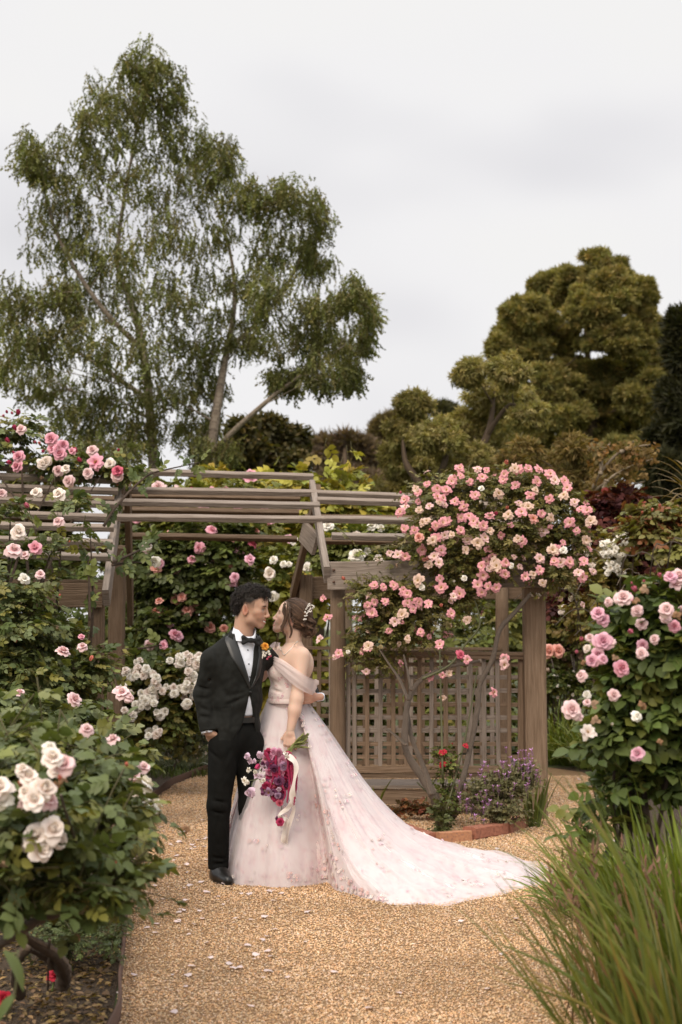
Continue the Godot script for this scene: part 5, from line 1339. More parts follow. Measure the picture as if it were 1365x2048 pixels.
	# bright grass and red seed heads behind the clump
	clump("bright_grass", "bright green grassy perennial under the right pink rose bush", "plant", Vector3(P(1330, 1250, 5.6).x, 0, -5.6), 330, 0.82, 0.016, 0.32, 0.28, [Color(0.189, 0.247, 0.040), Color(0.196, 0.259, 0.043), Color(0.17, 0.22, 0.05)], {"bend": 1.3, "singles": 120, "single_mats": ["blade_a", "leaf_z", "blade_b"]})
	clump("bright_grass", "bright green grassy perennial at the right edge behind the big clump", "plant", Vector3(P(1440, 1250, 5.4).x, 0, -5.4), 420, 0.92, 0.019, 0.4, 0.34, [Color(0.189, 0.247, 0.040), Color(0.196, 0.259, 0.043), Color(0.17, 0.22, 0.05)], {"bend": 1.3})
	clump("low_grass", "low green foliage spilling over the path's right edge", "plant", G(1225, 1830), 300, 0.34, 0.02, 1.0, 0.30, [Color(0.168, 0.232, 0.052), Color(0.196, 0.242, 0.050)], {"bend": 1.5})
	clump("low_grass", "low green foliage under the seed heads at right", "plant", G(1330, 1800), 300, 0.36, 0.02, 1.0, 0.40, [Color(0.168, 0.232, 0.052), Color(0.196, 0.242, 0.050)], {"bend": 1.5})
	var seed_at := Vector3(P(1310, 1250, 5.5).x, 0, -5.5)
	var seeds := thing("seed_head_grass", "hazy reddish brown seed heads rising among the green grass", "grass", seed_at)
	var sh := tool()
	tube(sh, [Vector3.ZERO, Vector3(0.02, 0.5, 0), Vector3(0.05, 1, 0)], [0.004, 0.003, 0.002], 3, Color(0.16, 0.11, 0.05))
	for k in 18: leaflet(sh, Transform3D(leaf_basis(Vector3(rr(-0.6, 0.6), 1, rr(-0.6, 0.6)), rdir(), 1), Vector3(0.04, 0.62 + k * 0.02, 0)), 0.07, 0.02, 0.2, 0, Color(0.24, 0.13, 0.09) * rr(0.8, 1.3), 2)
	var shm := done(sh)
	var sx := []
	for i in 50: sx.append(Transform3D(Basis(Vector3.UP, rr(0, TAU)) * Basis(Vector3.BACK, rr(-0.35, 0.35)).scaled(Vector3.ONE * rr(0.5, 0.78)), Vector3(rr(-0.35, 0.4), 0, rr(-0.35, 0.35))))
	many("seed_heads", shm, M.vc, seeds, sx, [])
	# the big strap leaved clump at the lower right
	clump("strap_leaf_clump", "large clump of upright iris like strap leaves filling the lower right corner", "plant", Vector3(P(1420, 1250, 4.5).x, 0, -4.5), 330, 0.82, 0.0145, 0.60, 0.32, [Color(0.203, 0.211, 0.049), Color(0.216, 0.207, 0.046), Color(0.168, 0.181, 0.045)],
		{"bend": 0.75, "bend0": 0.05, "singles": 300, "single_mats": ["blade_a", "blade_b", "blade_a", "blade_b", "blade_c", "blade_b", "blade_d", "blade_a", "blade_b"]})
	var sprawl := thing("strap_leaf_clump", "strap leaves leaning far over the gravel left of the big clump", "plant", Vector3(P(1300, 1250, 4.45).x, 0, -4.45))
	for q in [[1040, 1560, 0.9], [1075, 1520, 1.0], [1120, 1540, 1.0], [990, 1770, 0.9], [960, 1920, 0.9], [1030, 1650, 1.0], [1080, 1620, 0.9], [1150, 1530, 1.0], [1010, 1850, 0.8], [1000, 1960, 0.8], [1060, 1740, 0.9], [1100, 1680, 0.9], [1170, 1600, 1.0], [1140, 1720, 0.9], [985, 1880, 0.85], [1200, 1640, 0.9], [1110, 1790, 0.9], [1090, 1850, 0.8]]:
		var tip: Vector3 = P(q[0], q[1], rr(4.1, 4.7)) - sprawl.position
		var foot := Vector3(rr(-0.05, 0.25), 0, rr(-0.15, 0.15))
		var mid := foot.lerp(tip, 0.5) + Vector3(rr(0.02, 0.10), rr(0.06, 0.16), 0)
		var c := curve([foot, mid, tip], 10)
		var rows := []
		var w0 := rr(0.0055, 0.009)
		for k in 11:
			var s := frame_along(c, k).cross(Vector3(0.1, 0.3, 1)).normalized() * w0 * (1.0 - pow(k / 10.0, 3.0)) * (0.7 + 0.3 * k / 10.0)
			rows.append([c[k] - s, c[k] + Vector3(0, 0, 0.003), c[k] + s])
		var st := tool()
		sheet(st, rows)
		obj("blade", done(st), M[["blade_a", "blade_b", "blade_b", "blade_a", "blade_c"][rng.randi() % 5]], sprawl)
	# inside the brick edged bed
	var brick_mat := [mat("brick_red", Color.WHITE, 0.9), mat("brick_orange", Color.WHITE, 0.9)]
	var bt := [noise_tex(0.03, [L(0.13, 0.06, 0.045), L(0.30, 0.115, 0.07), L(0.36, 0.145, 0.09), L(0.42, 0.20, 0.13)], 41, 256, 5), noise_tex(0.03, [L(0.14, 0.11, 0.10), L(0.38, 0.17, 0.09), L(0.42, 0.20, 0.10), L(0.46, 0.27, 0.16)], 42, 256, 5)]
	for k in 2:
		brick_mat[k].albedo_texture = bt[k]
		brick_mat[k].uv1_triplanar = true
		brick_mat[k].uv1_scale = Vector3(5, 5, 5)
		brick_mat[k].heightmap_enabled = true
		brick_mat[k].heightmap_texture = bt[k]
		brick_mat[k].heightmap_scale = 0.8
	var brick_home := thing("brick_edging", "row of worn red bricks edging the climbing rose's bed", "brick edging", G(945, 1680))
	var line := [[838, 1682], [872, 1689], [940, 1684], [1008, 1671], [1056, 1652]]
	for i in range(-1, 4):
		var a: Vector3 = G(line[i][0], line[i][1]) if i >= 0 else G(790, 1668)
		var b: Vector3 = G(line[i + 1][0], line[i + 1][1])
		var c := (a + b) / 2.0 - brick_home.position
		var dir := (b - a).normalized()
		var length := a.distance_to(b) * 0.96
		c.y = 0.030 + (0.018 if i == 2 else 0.0)
		obj("brick", beam_mesh(-dir * length / 2, dir * length / 2, 0.115, 0.085 + rr(-0.004, 0.004), Vector3.UP, 4, 0.004), brick_mat[1 if i == 1 else 0], brick_home, Transform3D(Basis(dir, rr(-0.12, 0.12)), c - Vector3(0, 0, 0.06)))
	bush("lavender_bush", "lavender bush with mauve flower spikes inside the brick edging", "shrub", G(1005, 1660), [[960, 1610, 10.65, 34, 44], [1010, 1600, 10.7, 46, 60], [1050, 1580, 10.8, 34, 50], [1000, 1640, 10.6, 60, 24]],
		{"sprays": 380, "spray_len": 0.22, "leaves_per": 10, "leaf_size": 0.035, "meshes": small_leaf_meshes, "lift": 1.0, "tones": [Color(0.239, 0.232, 0.123), Color(0.255, 0.242, 0.129), Color(0.192, 0.185, 0.087)], "leaf_mat": "leaf_dull"})
	var lav := thing("lavender_flowers", "mauve winged lavender flower heads on thin stalks", "flower", G(1005, 1660))
	var lv := tool()
	for k in 14:
		leaflet(lv, Transform3D(leaf_basis(Vector3(cos(k * 2.4), 0.5, sin(k * 2.4)), Vector3.UP, 1), Vector3(0, -0.5 + 0.07 * k, 0)), 0.3, 0.2, 0.2, 0.1, Color(0.30, 0.14, 0.30) * rr(0.7, 1.2), 2)
	for k in 4: leaflet(lv, Transform3D(leaf_basis(Vector3(cos(k * 1.57), 1.2, sin(k * 1.57)), Vector3.UP, 1), Vector3(0, 0.5, 0)), 0.65, 0.26, 0.2, 0.2, Color(0.50, 0.26, 0.52) * rr(0.8, 1.15), 2)
	tube(lv, [Vector3(0, -3.2, 0), Vector3(0, -0.5, 0)], [0.035, 0.03], 3, Color(0.235, 0.225, 0.101))
	var lvm := done(lv)
	for i in 130:
		var q: Array = [[960, 1590, 44, 60], [1010, 1560, 55, 60], [1055, 1545, 34, 45], [990, 1620, 60, 40]][rng.randi() % 4]
		var a := rr(0, TAU)
		var r := sqrt(rr(0, 1))
		obj("lavender_head", lvm, M.petal, lav, Transform3D(Basis(Vector3.UP, rr(0, TAU)) * Basis(Vector3.RIGHT, rr(-0.4, 0.4)).scaled(Vector3.ONE * rr(0.03, 0.046)), P(q[0] + cos(a) * r * q[2], q[1] + sin(a) * r * q[3], 10.6 + rr(-0.2, 0.25)) - lav.position))
	clump("iris_leaves", "upright blades of iris leaves at the foot of the right post", "plant", G(1066, 1655), 26, 0.44, 0.032, 0.3, 0.07, [Color(0.196, 0.242, 0.043)], {"bend": 0.4, "singles": 26, "single_mats": ["leaf_c", "leaf_z", "leaf_b"]})
	clump("iris_leaves", "few iris blades between the dress and the bench", "plant", G(742, 1640), 7, 0.36, 0.026, 0.4, 0.05, [Color(0.196, 0.242, 0.043)], {"bend": 0.6, "singles": 7, "single_mats": ["leaf_c", "leaf_z", "leaf_b"]})
	bush("red_salvia", "small plant with a few bright red flowers before the lattice", "plant", G(895, 1640), [[895, 1540, 10.9, 26, 30], [890, 1580, 10.9, 24, 30], [880, 1510, 10.9, 20, 16], [900, 1600, 10.8, 30, 20]], {"sprays": 46, "spray_len": 0.16, "leaves_per": 6, "leaf_size": 0.055, "tones": [Color(0.118, 0.148, 0.038), Color(0.192, 0.211, 0.052)], "canes": 5, "foot": 0.4, "cane_r": 0.006, "flowers": [[883, 1506, 10.8, 0.055, "red", "open"], [888, 1504, 10.8, 0.05, "red", "open"], [932, 1492, 10.8, 0.05, "red", "open"], [884, 1530, 10.8, 0.05, "red", "open"], [890, 1528, 10.8, 0.045, "red", "open"], [902, 1526, 10.8, 0.03, "red", "bud"], [905, 1488, 10.9, 0.03, "red", "bud"]]})
	bush("rust_weed", "low rust red leaved weed on the gravel before the seat", "plant", G(835, 1628), [[830, 1615, 11.3, 30, 14], [800, 1622, 11.3, 26, 10], [860, 1620, 11.3, 24, 12]], {"sprays": 40, "spray_len": 0.12, "leaves_per": 6, "leaf_size": 0.05, "tones": [Color(0.20, 0.06, 0.03), Color(0.12, 0.08, 0.03), Color(0.26, 0.11, 0.04)]})
	bush("rose_sucker", "dark leafy growth at the climbing rose's foot", "plant", G(884, 1655), [[886, 1630, 10.5, 22, 24], [884, 1660, 10.4, 18, 16]], {"sprays": 36, "spray_len": 0.12, "leaves_per": 5, "leaf_size": 0.06, "tones": [Color(0.084, 0.094, 0.032), Color(0.118, 0.127, 0.044)]})

# ---------------------------------------------------------------- bodies: smooth joined fields meshed as surface nets
class Prim:
	var kind := 0
	var a := Vector3.ZERO
	var b := Vector3.ZERO
	var ab := Vector3.ZERO
	var ab2 := 1.0
	var ra := 0.0
	var rb := 0.0
	var inv := Transform3D()
	var r := Vector3.ONE
	var k := 0.02
	var sub := false
	var planes := []
	var c := Vector3.ZERO
	var reach := 0.0
	func d(x: Vector3) -> float:
		if kind == 0:
			var t := clampf((x - a).dot(ab) / ab2, 0.0, 1.0)
			return x.distance_to(a + ab * t) - (ra + (rb - ra) * t)
		if kind == 1:
			var q := inv * x
			var k1 := (q / (r * r)).length()
			if k1 < 0.0001: return -minf(r.x, minf(r.y, r.z))
			var k0 := (q / r).length()
			return k0 * (k0 - 1.0) / k1
		var m := -1e9
		for pl in planes: m = maxf(m, x.dot(pl[0]) - pl[1])
		return m

func cap(a: Vector3, b: Vector3, ra: float, rb: float, k := 0.02, sub := false) -> Prim:
	var p := Prim.new()
	p.a = a; p.b = b; p.ab = b - a; p.ab2 = maxf(1e-9, (b - a).length_squared()); p.ra = ra; p.rb = rb; p.k = k; p.sub = sub
	p.c = (a + b) / 2.0; p.reach = a.distance_to(b) / 2.0 + maxf(ra, rb)
	return p

func ell(c: Vector3, r: Vector3, k := 0.02, basis := Basis(), sub := false) -> Prim:
	var p := Prim.new()
	p.kind = 1; p.inv = Transform3D(basis, c).affine_inverse(); p.r = r; p.k = k; p.sub = sub
	p.c = c; p.reach = maxf(r.x, maxf(r.y, r.z))
	return p

func cut(planes: Array, k := 0.006) -> Prim:
	# takes away the convex region where every plane [normal, offset] is negative
	var p := Prim.new()
	p.kind = 2; p.planes = planes; p.k = k; p.sub = true
	return p

func plane_at(at: Vector3, n: Vector3) -> Array:
	return [n.normalized(), at.dot(n.normalized())]

func field(prims: Array, x: Vector3) -> float:
	var v := 1.0
	for p: Prim in prims:
		var d := p.d(x)
		if p.sub:
			d = -d
			var h := maxf(p.k - absf(v - d), 0.0) / p.k
			v = maxf(v, d) + h * h * p.k * 0.25
		else:
			var h2 := maxf(p.k - absf(v - d), 0.0) / p.k
			v = minf(v, d) - h2 * h2 * p.k * 0.25
	return v

func grown(prims: Array, by: float) -> Array:
	var out := []
	for p: Prim in prims:
		if p.sub: continue
		if p.kind == 0: out.append(cap(p.a, p.b, p.ra + by, p.rb + by, p.k))
		else:
			var q := ell(p.c, p.r + Vector3.ONE * by, p.k)
			q.inv = p.inv
			out.append(q)
	return out

# adds the surface of the field to out {v, n, c, i}; placed by xf
func net(prims: Array, cell: float, out: Dictionary, paint: Callable, xf := Transform3D()) -> void:
	var lo := Vector3.ONE * 1e9
	var hi := -lo
	for p: Prim in prims:
		if p.sub: continue
		lo = lo.min(p.c - Vector3.ONE * p.reach)
		hi = hi.max(p.c + Vector3.ONE * p.reach)
	lo -= Vector3.ONE * cell * 2.5
	hi += Vector3.ONE * cell * 2.5
	var B := 6
	var bx := int(ceil((hi.x - lo.x) / cell / B))
	var by := int(ceil((hi.y - lo.y) / cell / B))
	var bz := int(ceil((hi.z - lo.z) / cell / B))
	var sx := bx * B + 1
	var sy := by * B + 1
	var sz := bz * B + 1
	var vals := PackedFloat32Array()
	vals.resize(sx * sy * sz)
	vals.fill(9.0)
	var hd := cell * B * 0.5 * 1.7321
	var active := []
	for k in bz:
		for j in by:
			for i in bx:
				var c := lo + Vector3(i + 0.5, j + 0.5, k + 0.5) * cell * B
				var f := field(prims, c)
				if absf(f) > hd * 1.5 + 0.01: continue
				var near := []
				for p: Prim in prims:
					if absf(p.d(c)) < hd * 1.6 + p.k + 0.01 or (not p.sub and p.d(c) < 0) or (p.sub and p.d(c) < 0): near.append(p)
				if near.is_empty(): continue
				active.append(Vector3i(i * B, j * B, k * B))
				for z in range(k * B, k * B + B + 1):
					for y in range(j * B, j * B + B + 1):
						var at := (z * sy + y) * sx + i * B
						for x in range(i * B, i * B + B + 1):
							if vals[at] == 9.0:
								vals[at] = field(near, lo + Vector3(x, y, z) * cell)
							at += 1
	var ids := PackedInt32Array()
	ids.resize(sx * sy * sz)
	ids.fill(-1)
	var V: Array = []
	var ox := [0, 1, 0, 1, 0, 1, 0, 1]
	var oy := [0, 0, 1, 1, 0, 0, 1, 1]
	var oz := [0, 0, 0, 0, 1, 1, 1, 1]
	var offs := []
	for q in 8: offs.append((oz[q] * sy + oy[q]) * sx + ox[q])
	var edges := [[0, 1], [2, 3], [4, 5], [6, 7], [0, 2], [1, 3], [4, 6], [5, 7], [0, 4], [1, 5], [2, 6], [3, 7]]
	var cells := []
	for b: Vector3i in active:
		for z in range(b.z, b.z + B):
			for y in range(b.y, b.y + B):
				for x in range(b.x, b.x + B):
					var at := (z * sy + y) * sx + x
					var v0 := vals[at]
					var neg := v0 < 0.0
					var mixed := false
					for q in range(1, 8):
						if (vals[at + offs[q]] < 0.0) != neg:
							mixed = true
							break
					if not mixed: continue
					var s := Vector3.ZERO
					var n := 0
					for e in edges:
						var d0 := vals[at + offs[e[0]]]
						var d1 := vals[at + offs[e[1]]]
						if (d0 < 0.0) == (d1 < 0.0): continue
						var t := d0 / (d0 - d1)
						s += Vector3(ox[e[0]], oy[e[0]], oz[e[0]]).lerp(Vector3(ox[e[1]], oy[e[1]], oz[e[1]]), t)
						n += 1
					ids[at] = V.size()
					V.append(lo + (Vector3(x, y, z) + s / n) * cell)
					cells.append(Vector3i(x, y, z))
	var N := PackedVector3Array()
	N.resize(V.size())
	var base: int = out.v.size()
	var step := [1, sx, sx * sy]
	for c: Vector3i in cells:
		var at := (c.z * sy + c.y) * sx + c.x
		var neg := vals[at] < 0.0
		for axis in 3:
			if (vals[at + step[axis]] < 0.0) == neg: continue
			var u: int = step[(axis + 1) % 3]
			var w: int = step[(axis + 2) % 3]
			if at - u - w < 0: continue
			var q0 := ids[at]
			var q1 := ids[at - u]
			var q2 := ids[at - u - w]
			var q3 := ids[at - w]
			if q0 < 0 or q1 < 0 or q2 < 0 or q3 < 0: continue
			if neg:
				var tmp := q1
				q1 = q3
				q3 = tmp
			var nn: Vector3 = (V[q2] - V[q0]).cross(V[q1] - V[q3])
			N[q0] += nn; N[q1] += nn; N[q2] += nn; N[q3] += nn
			for q in [q0, q1, q2, q0, q2, q3]: out.i.append(base + q)
	for q in V.size():
		var nrm := N[q].normalized()
		out.c.append(paint.call(V[q], nrm))
		out.v.append(xf * V[q])
		out.n.append((xf.basis * nrm).normalized())

func fresh() -> Dictionary:
	return {"v": PackedVector3Array(), "n": PackedVector3Array(), "c": PackedColorArray(), "i": PackedInt32Array()}

func as_mesh(o: Dictionary) -> ArrayMesh:
	# winding is settled by the normals
	var arr := []
	arr.resize(Mesh.ARRAY_MAX)
	var idx: PackedInt32Array = o.i
	for t in range(0, idx.size(), 3):
		var a: Vector3 = o.v[idx[t]]
		if (o.v[idx[t + 2]] - a).cross(o.v[idx[t + 1]] - a).dot(o.n[idx[t]]) < 0:
			var s := idx[t + 1]
			idx[t + 1] = idx[t + 2]
			idx[t + 2] = s
	var uv := PackedVector2Array()
	uv.resize(o.v.size())
	arr[Mesh.ARRAY_VERTEX] = o.v
	arr[Mesh.ARRAY_NORMAL] = o.n
	arr[Mesh.ARRAY_COLOR] = o.c
	arr[Mesh.ARRAY_TEX_UV] = uv
	arr[Mesh.ARRAY_INDEX] = idx
	var m := ArrayMesh.new()
	m.add_surface_from_arrays(Mesh.PRIMITIVE_TRIANGLES, arr)
	return m

func meet(prims: Array, px: float, py: float, from := 7.6) -> Vector3:
	# the point of the field under that place of the photograph
	var p := P(px, py, from)
	var dir := (p - Vector3(0, CAMH, 0)).normalized()
	for i in 60:
		var d := field(prims, p)
		if d < 0.0008: break
		p += dir * d * 0.85
		if p.z < -11.0: break
	return p

func drape(prims: Array, left: Array, right: Array, nl: int, nw: int, lift: float) -> ArrayMesh:
	# a patch of cloth between two lines, laid on the field
	var rows := []
	for i in nl + 1:
		var t := float(i) / nl
		var row := []
		for j in nw + 1:
			var q := along(left, t).lerp(along(right, t), float(j) / nw)
			var p := meet(prims, q.x, q.y)
			var e: float = 0.35 if (j == 0 or j == nw or i == 0 or i == nl) else 1.0
			row.append(p + (Vector3(0, CAMH, 0) - p).normalized() * lift * e)
		rows.append(row)
	var st := tool()
	sheet(st, rows)
	return done(st)

func along(line: Array, t: float) -> Vector2:
	var f := t * (line.size() - 1)
	var k := mini(int(f), line.size() - 2)
	return Vector2(line[k][0], line[k][1]).lerp(Vector2(line[k + 1][0], line[k + 1][1]), f - k)

# a hand with four unequal bent fingers and a thumb from the side of the palm
func hand(wrist: Vector3, dir: Vector3, back: Vector3, thumb_side: float, curls: Array, thumb_curl: float, s := 1.0, spread := 0.05) -> Array:
	var d := dir.normalized()
	var n := (back - d * back.dot(d)).normalized()
	var ac := d.cross(n) * thumb_side # towards the thumb
	var out := []
	out.append(cap(wrist - d * 0.03 * s, wrist + d * 0.012 * s, 0.0235 * s, 0.0225 * s, 0.02))
	out.append(ell(wrist + d * 0.050 * s, Vector3(0.046, 0.0125, 0.039) * s, 0.022, Basis(d, n, d.cross(n))))
	out.append(ell(wrist + d * 0.032 * s + ac * 0.020 * s - n * 0.006 * s, Vector3(0.030, 0.013, 0.018) * s, 0.016, Basis(d, n, d.cross(n))))
	var lens := [0.074, 0.082, 0.077, 0.062]
	for f in 4:
		var off := (1.5 - f) * 0.0208
		var p: Vector3 = wrist + d * (0.086 - absf(f - 1.2) * 0.004) * s + ac * off * s
		var fd := (d + ac * (1.5 - f) * spread).normalized()
		var turn := ac
		var r := [0.0092, 0.0086, 0.0079, 0.0066]
		var ang := 0.0
		out.append(cap(p - fd * 0.03 * s, p, 0.0090 * s, 0.0095 * s, 0.006))
		for seg in 3:
			ang += curls[f] * [0.8, 1.1, 0.8][seg]
			var sd := fd * cos(ang) - n * sin(ang)
			var q: Vector3 = p + sd * lens[f] * [0.44, 0.31, 0.25][seg] * s
			out.append(cap(p, q, r[seg] * s, r[seg + 1] * s, 0.004))
			p = q
	var tp: Vector3 = wrist + d * 0.024 * s + ac * 0.026 * s - n * 0.004 * s
	var td := (d * 0.75 + ac * 0.75 - n * 0.25 * thumb_curl).normalized()
	var t1: Vector3 = tp + td * 0.040 * s
	out.append(cap(tp, t1, 0.0125 * s, 0.0105 * s, 0.012))
	td = (td * 0.8 + d * 0.5 - ac * 0.25 - n * 0.5 * thumb_curl).normalized()
	var t2: Vector3 = t1 + td * 0.031 * s
	out.append(cap(t1, t2, 0.0105 * s, 0.0092 * s, 0.004))
	td = (td * 0.8 + d * 0.2 - ac * 0.2 - n * 0.5 * thumb_curl).normalized()
	out.append(cap(t2, t2 + td * 0.025 * s, 0.0092 * s, 0.007 * s, 0.004))
	return out

# ---------------------------------------------------------------- heads, in their own axes: +z ahead, +y up, eyes at y 0
func head_prims(male: bool, smile := 0.5) -> Array:
	var m := 1.0 if male else 0.0
	var h := []
	h.append(ell(Vector3(0, 0.030, -0.012), Vector3(0.075, 0.090, 0.097), 0.02))
	h.append(ell(Vector3(0, 0.036, 0.026), Vector3(0.064, 0.066, 0.064), 0.03))
	h.append(ell(Vector3(0, -0.028, 0.028), Vector3(0.057, 0.074, 0.058), 0.03))
	for s in [-1, 1]:
		h.append(cap(Vector3(s * 0.050, -0.046, -0.004), Vector3(s * 0.046, -0.068 - 0.004 * m, 0.014), 0.018, 0.017 + 0.002 * m, 0.025))
		h.append(cap(Vector3(s * 0.046, -0.068 - 0.004 * m, 0.014), Vector3(s * 0.012, -0.096, 0.066), 0.016 + 0.002 * m, 0.016, 0.025))
		h.append(ell(Vector3(s * 0.042, -0.022, 0.052), Vector3(0.022, 0.019, 0.024), 0.025))
		h.append(ell(Vector3(s * 0.034, -0.048, 0.064), Vector3(0.016, 0.015, 0.016) * (0.9 + 0.25 * smile), 0.02))
	h.append(ell(Vector3(0, -0.100, 0.072), Vector3(0.020 + 0.003 * m, 0.016, 0.018), 0.018))
	h.append(ell(Vector3(0, -0.066, 0.068), Vector3(0.032, 0.027, 0.026), 0.022))
	h.append(cap(Vector3(-0.038, 0.019, 0.072), Vector3(0.038, 0.019, 0.072), 0.011 + 0.003 * m, 0.011 + 0.003 * m, 0.02))
	for s in [-1, 1]:
		h.append(ell(Vector3(s * 0.032, 0.002, 0.092), Vector3(0.019, 0.012, 0.016), 0.014, Basis(), true))
		h.append(ell(Vector3(s * 0.032, 0.000, 0.070), Vector3(0.0135, 0.0125, 0.0135), 0.004))
	h.append(cap(Vector3(0, 0.014, 0.083), Vector3(0, -0.032, 0.104 + 0.003 * m), 0.0078, 0.0088, 0.014))
	h.append(ell(Vector3(0, -0.038, 0.1055 + 0.003 * m), Vector3(0.0115, 0.0092, 0.0105), 0.008))
	for s in [-1, 1]:
		h.append(ell(Vector3(s * 0.0120, -0.042, 0.098), Vector3(0.0082, 0.0075, 0.010), 0.007))
	for s in [-1, 1]:
		# lips drawn back into a smile
		h.append(cap(Vector3(0, -0.0655, 0.0945), Vector3(s * (0.022 + 0.005 * smile), -0.0675 + 0.006 * smile, 0.079), 0.0056, 0.0035, 0.006))
		h.append(cap(Vector3(0, -0.0800, 0.0925), Vector3(s * (0.021 + 0.005 * smile), -0.0690 + 0.006 * smile, 0.078), 0.0062, 0.0035, 0.006))
		h.append(cap(Vector3(0, -0.0725, 0.1010), Vector3(s * (0.018 + 0.004 * smile), -0.0690 + 0.004 * smile, 0.088), 0.0022 + 0.0030 * smile, 0.0020, 0.003, true))
	for s in [-1, 1]:
		var b := Basis(Vector3.UP, s * 0.35) * Basis(Vector3.RIGHT, -0.15)
		h.append(ell(Vector3(s * 0.077, -0.018, -0.016), Vector3(0.0075, 0.033, 0.019), 0.006, b))
		h.append(ell(Vector3(s * 0.072, -0.024, -0.006), Vector3(0.008, 0.014, 0.012), 0.006, b))
		h.append(ell(Vector3(s * 0.086, -0.015, -0.013), Vector3(0.006, 0.021, 0.010), 0.004, b, true))
	return h

func blob(p: Vector3, c: Vector3, r: Vector3, soft := 0.5) -> float:
	return 1.0 - smoothstep(1.0 - soft, 1.0 + soft, ((p - c) / r).length())

func face_paint(p: Vector3, skin: Color, hair: Color, male: bool, hair_line: Callable) -> Color:
	var c := skin
	var q := Vector3(absf(p.x), p.y, p.z)
	var red := Color(skin.r * 0.95, skin.g * 0.62, skin.b * 0.58)
	c = c.lerp(red, 0.45 * blob(q, Vector3(0.042, -0.032, 0.066), Vector3(0.022, 0.018, 0.03), 0.8))
	c = c.lerp(red, 0.45 * blob(q, Vector3(0, -0.040, 0.118), Vector3(0.014, 0.012, 0.016), 0.7))
	c = c.lerp(red, 0.6 * blob(q, Vector3(0.080, -0.018, -0.014), Vector3(0.014, 0.036, 0.022), 0.5))
	if male:
		var beard := smoothstep(-0.035, -0.075, p.y) * smoothstep(-0.02, 0.03, p.z) * 0.30
		c = c.lerp(Color(skin.r * 0.55, skin.g * 0.52, skin.b * 0.52), beard)
	var lipc := Color(skin.r * 0.80, skin.g * 0.42, skin.b * 0.42)
	var arc := q.y - 0.20 * maxf(0.0, q.x - 0.004)
	if q.z > 0.074 and q.x < 0.030:
		c = c.lerp(lipc, (0.6 if male else 0.9) * (1.0 - smoothstep(0.0035, 0.0065, absf(arc + 0.0665))))
		c = c.lerp(lipc, (0.6 if male else 0.9) * (1.0 - smoothstep(0.0040, 0.0075, absf(arc + 0.0810))))
		c = c.lerp(Color(0.74, 0.68, 0.60), (1.0 - smoothstep(0.0034 if male else 0.0024, 0.0050 if male else 0.0036, absf(arc + 0.0733))) * (1.0 - smoothstep(0.020, 0.026, q.x)))
	c = c.lerp(Color(0.16, 0.06, 0.05), 0.75 * blob(q, Vector3(0.0275, -0.0655, 0.079), Vector3(0.004, 0.0045, 0.012), 0.45))
	c = c.lerp(Color(skin.r * 0.62, skin.g * 0.48, skin.b * 0.46), 0.6 * blob(q, Vector3(0.0355, -0.056, 0.070), Vector3(0.0035, 0.013, 0.016), 0.6))
	c = c.lerp(Color(skin.r * 0.5, skin.g * 0.28, skin.b * 0.25), 0.7 * blob(q, Vector3(0.084, -0.019, -0.012), Vector3(0.010, 0.016, 0.008), 0.5))
	# lids, lashes and brows
	c = c.lerp(Color(skin.r * 0.72, skin.g * 0.62, skin.b * 0.6), 0.5 * blob(q, Vector3(0.032, 0.003, 0.082), Vector3(0.020, 0.011, 0.014), 0.5))
	c = c.lerp(Color(0.60, 0.56, 0.52), 0.9 * blob(q, Vector3(0.032, -0.0035, 0.083), Vector3(0.012, 0.0030, 0.010), 0.25))
	c = c.lerp(Color(0.03, 0.02, 0.015), 0.9 * blob(q, Vector3(0.030, -0.0032, 0.084), Vector3(0.0048, 0.0042, 0.010), 0.3))
	c = c.lerp(Color(0.025, 0.018, 0.014), 0.9 * blob(q, Vector3(0.0335, 0.0012, 0.082), Vector3(0.0165, 0.0024, 0.014), 0.35))
	c = c.lerp(hair * 0.8, (0.9 if male else 0.75) * blob(q, Vector3(0.034, 0.0195, 0.080), Vector3(0.021, 0.0045 if male else 0.003, 0.022), 0.4))
	c = c.lerp(Color(0.10, 0.04, 0.03), 0.8 * blob(q, Vector3(0.0085, -0.0505, 0.107), Vector3(0.0045, 0.0028, 0.006), 0.3))
	c = c.lerp(hair, hair_line.call(p))
	return c

# ---------------------------------------------------------------- the groom
func g(px: float, py: float, dz := 0.0) -> Vector3:
	return P(px, py, 8.72 - dz)

func curl_tube(st: SurfaceTool, at: Vector3, out: Vector3, ln: float, rad: float, turns: float, thick: float, col: Color, xf: Transform3D, bend := Vector3.ZERO) -> void:
	var x := out.cross(rdir()).normalized()
	var y := x.cross(out).normalized()
	var pts := []
	var n := int(8 + turns * 5)
	var ph := rr(0, TAU)
	for i in n + 1:
		var t := float(i) / n
		var a := ph + turns * TAU * t
		var r := rad * minf(1.0, t * 3.0)
		pts.append(xf * (at + out * ln * t * (1.0 - 0.25 * t) + bend * t * t + (x * cos(a) + y * sin(a)) * r))
	tube(st, pts, curve1([thick, thick, thick * 0.5], n), 4, col * 0.8, col)

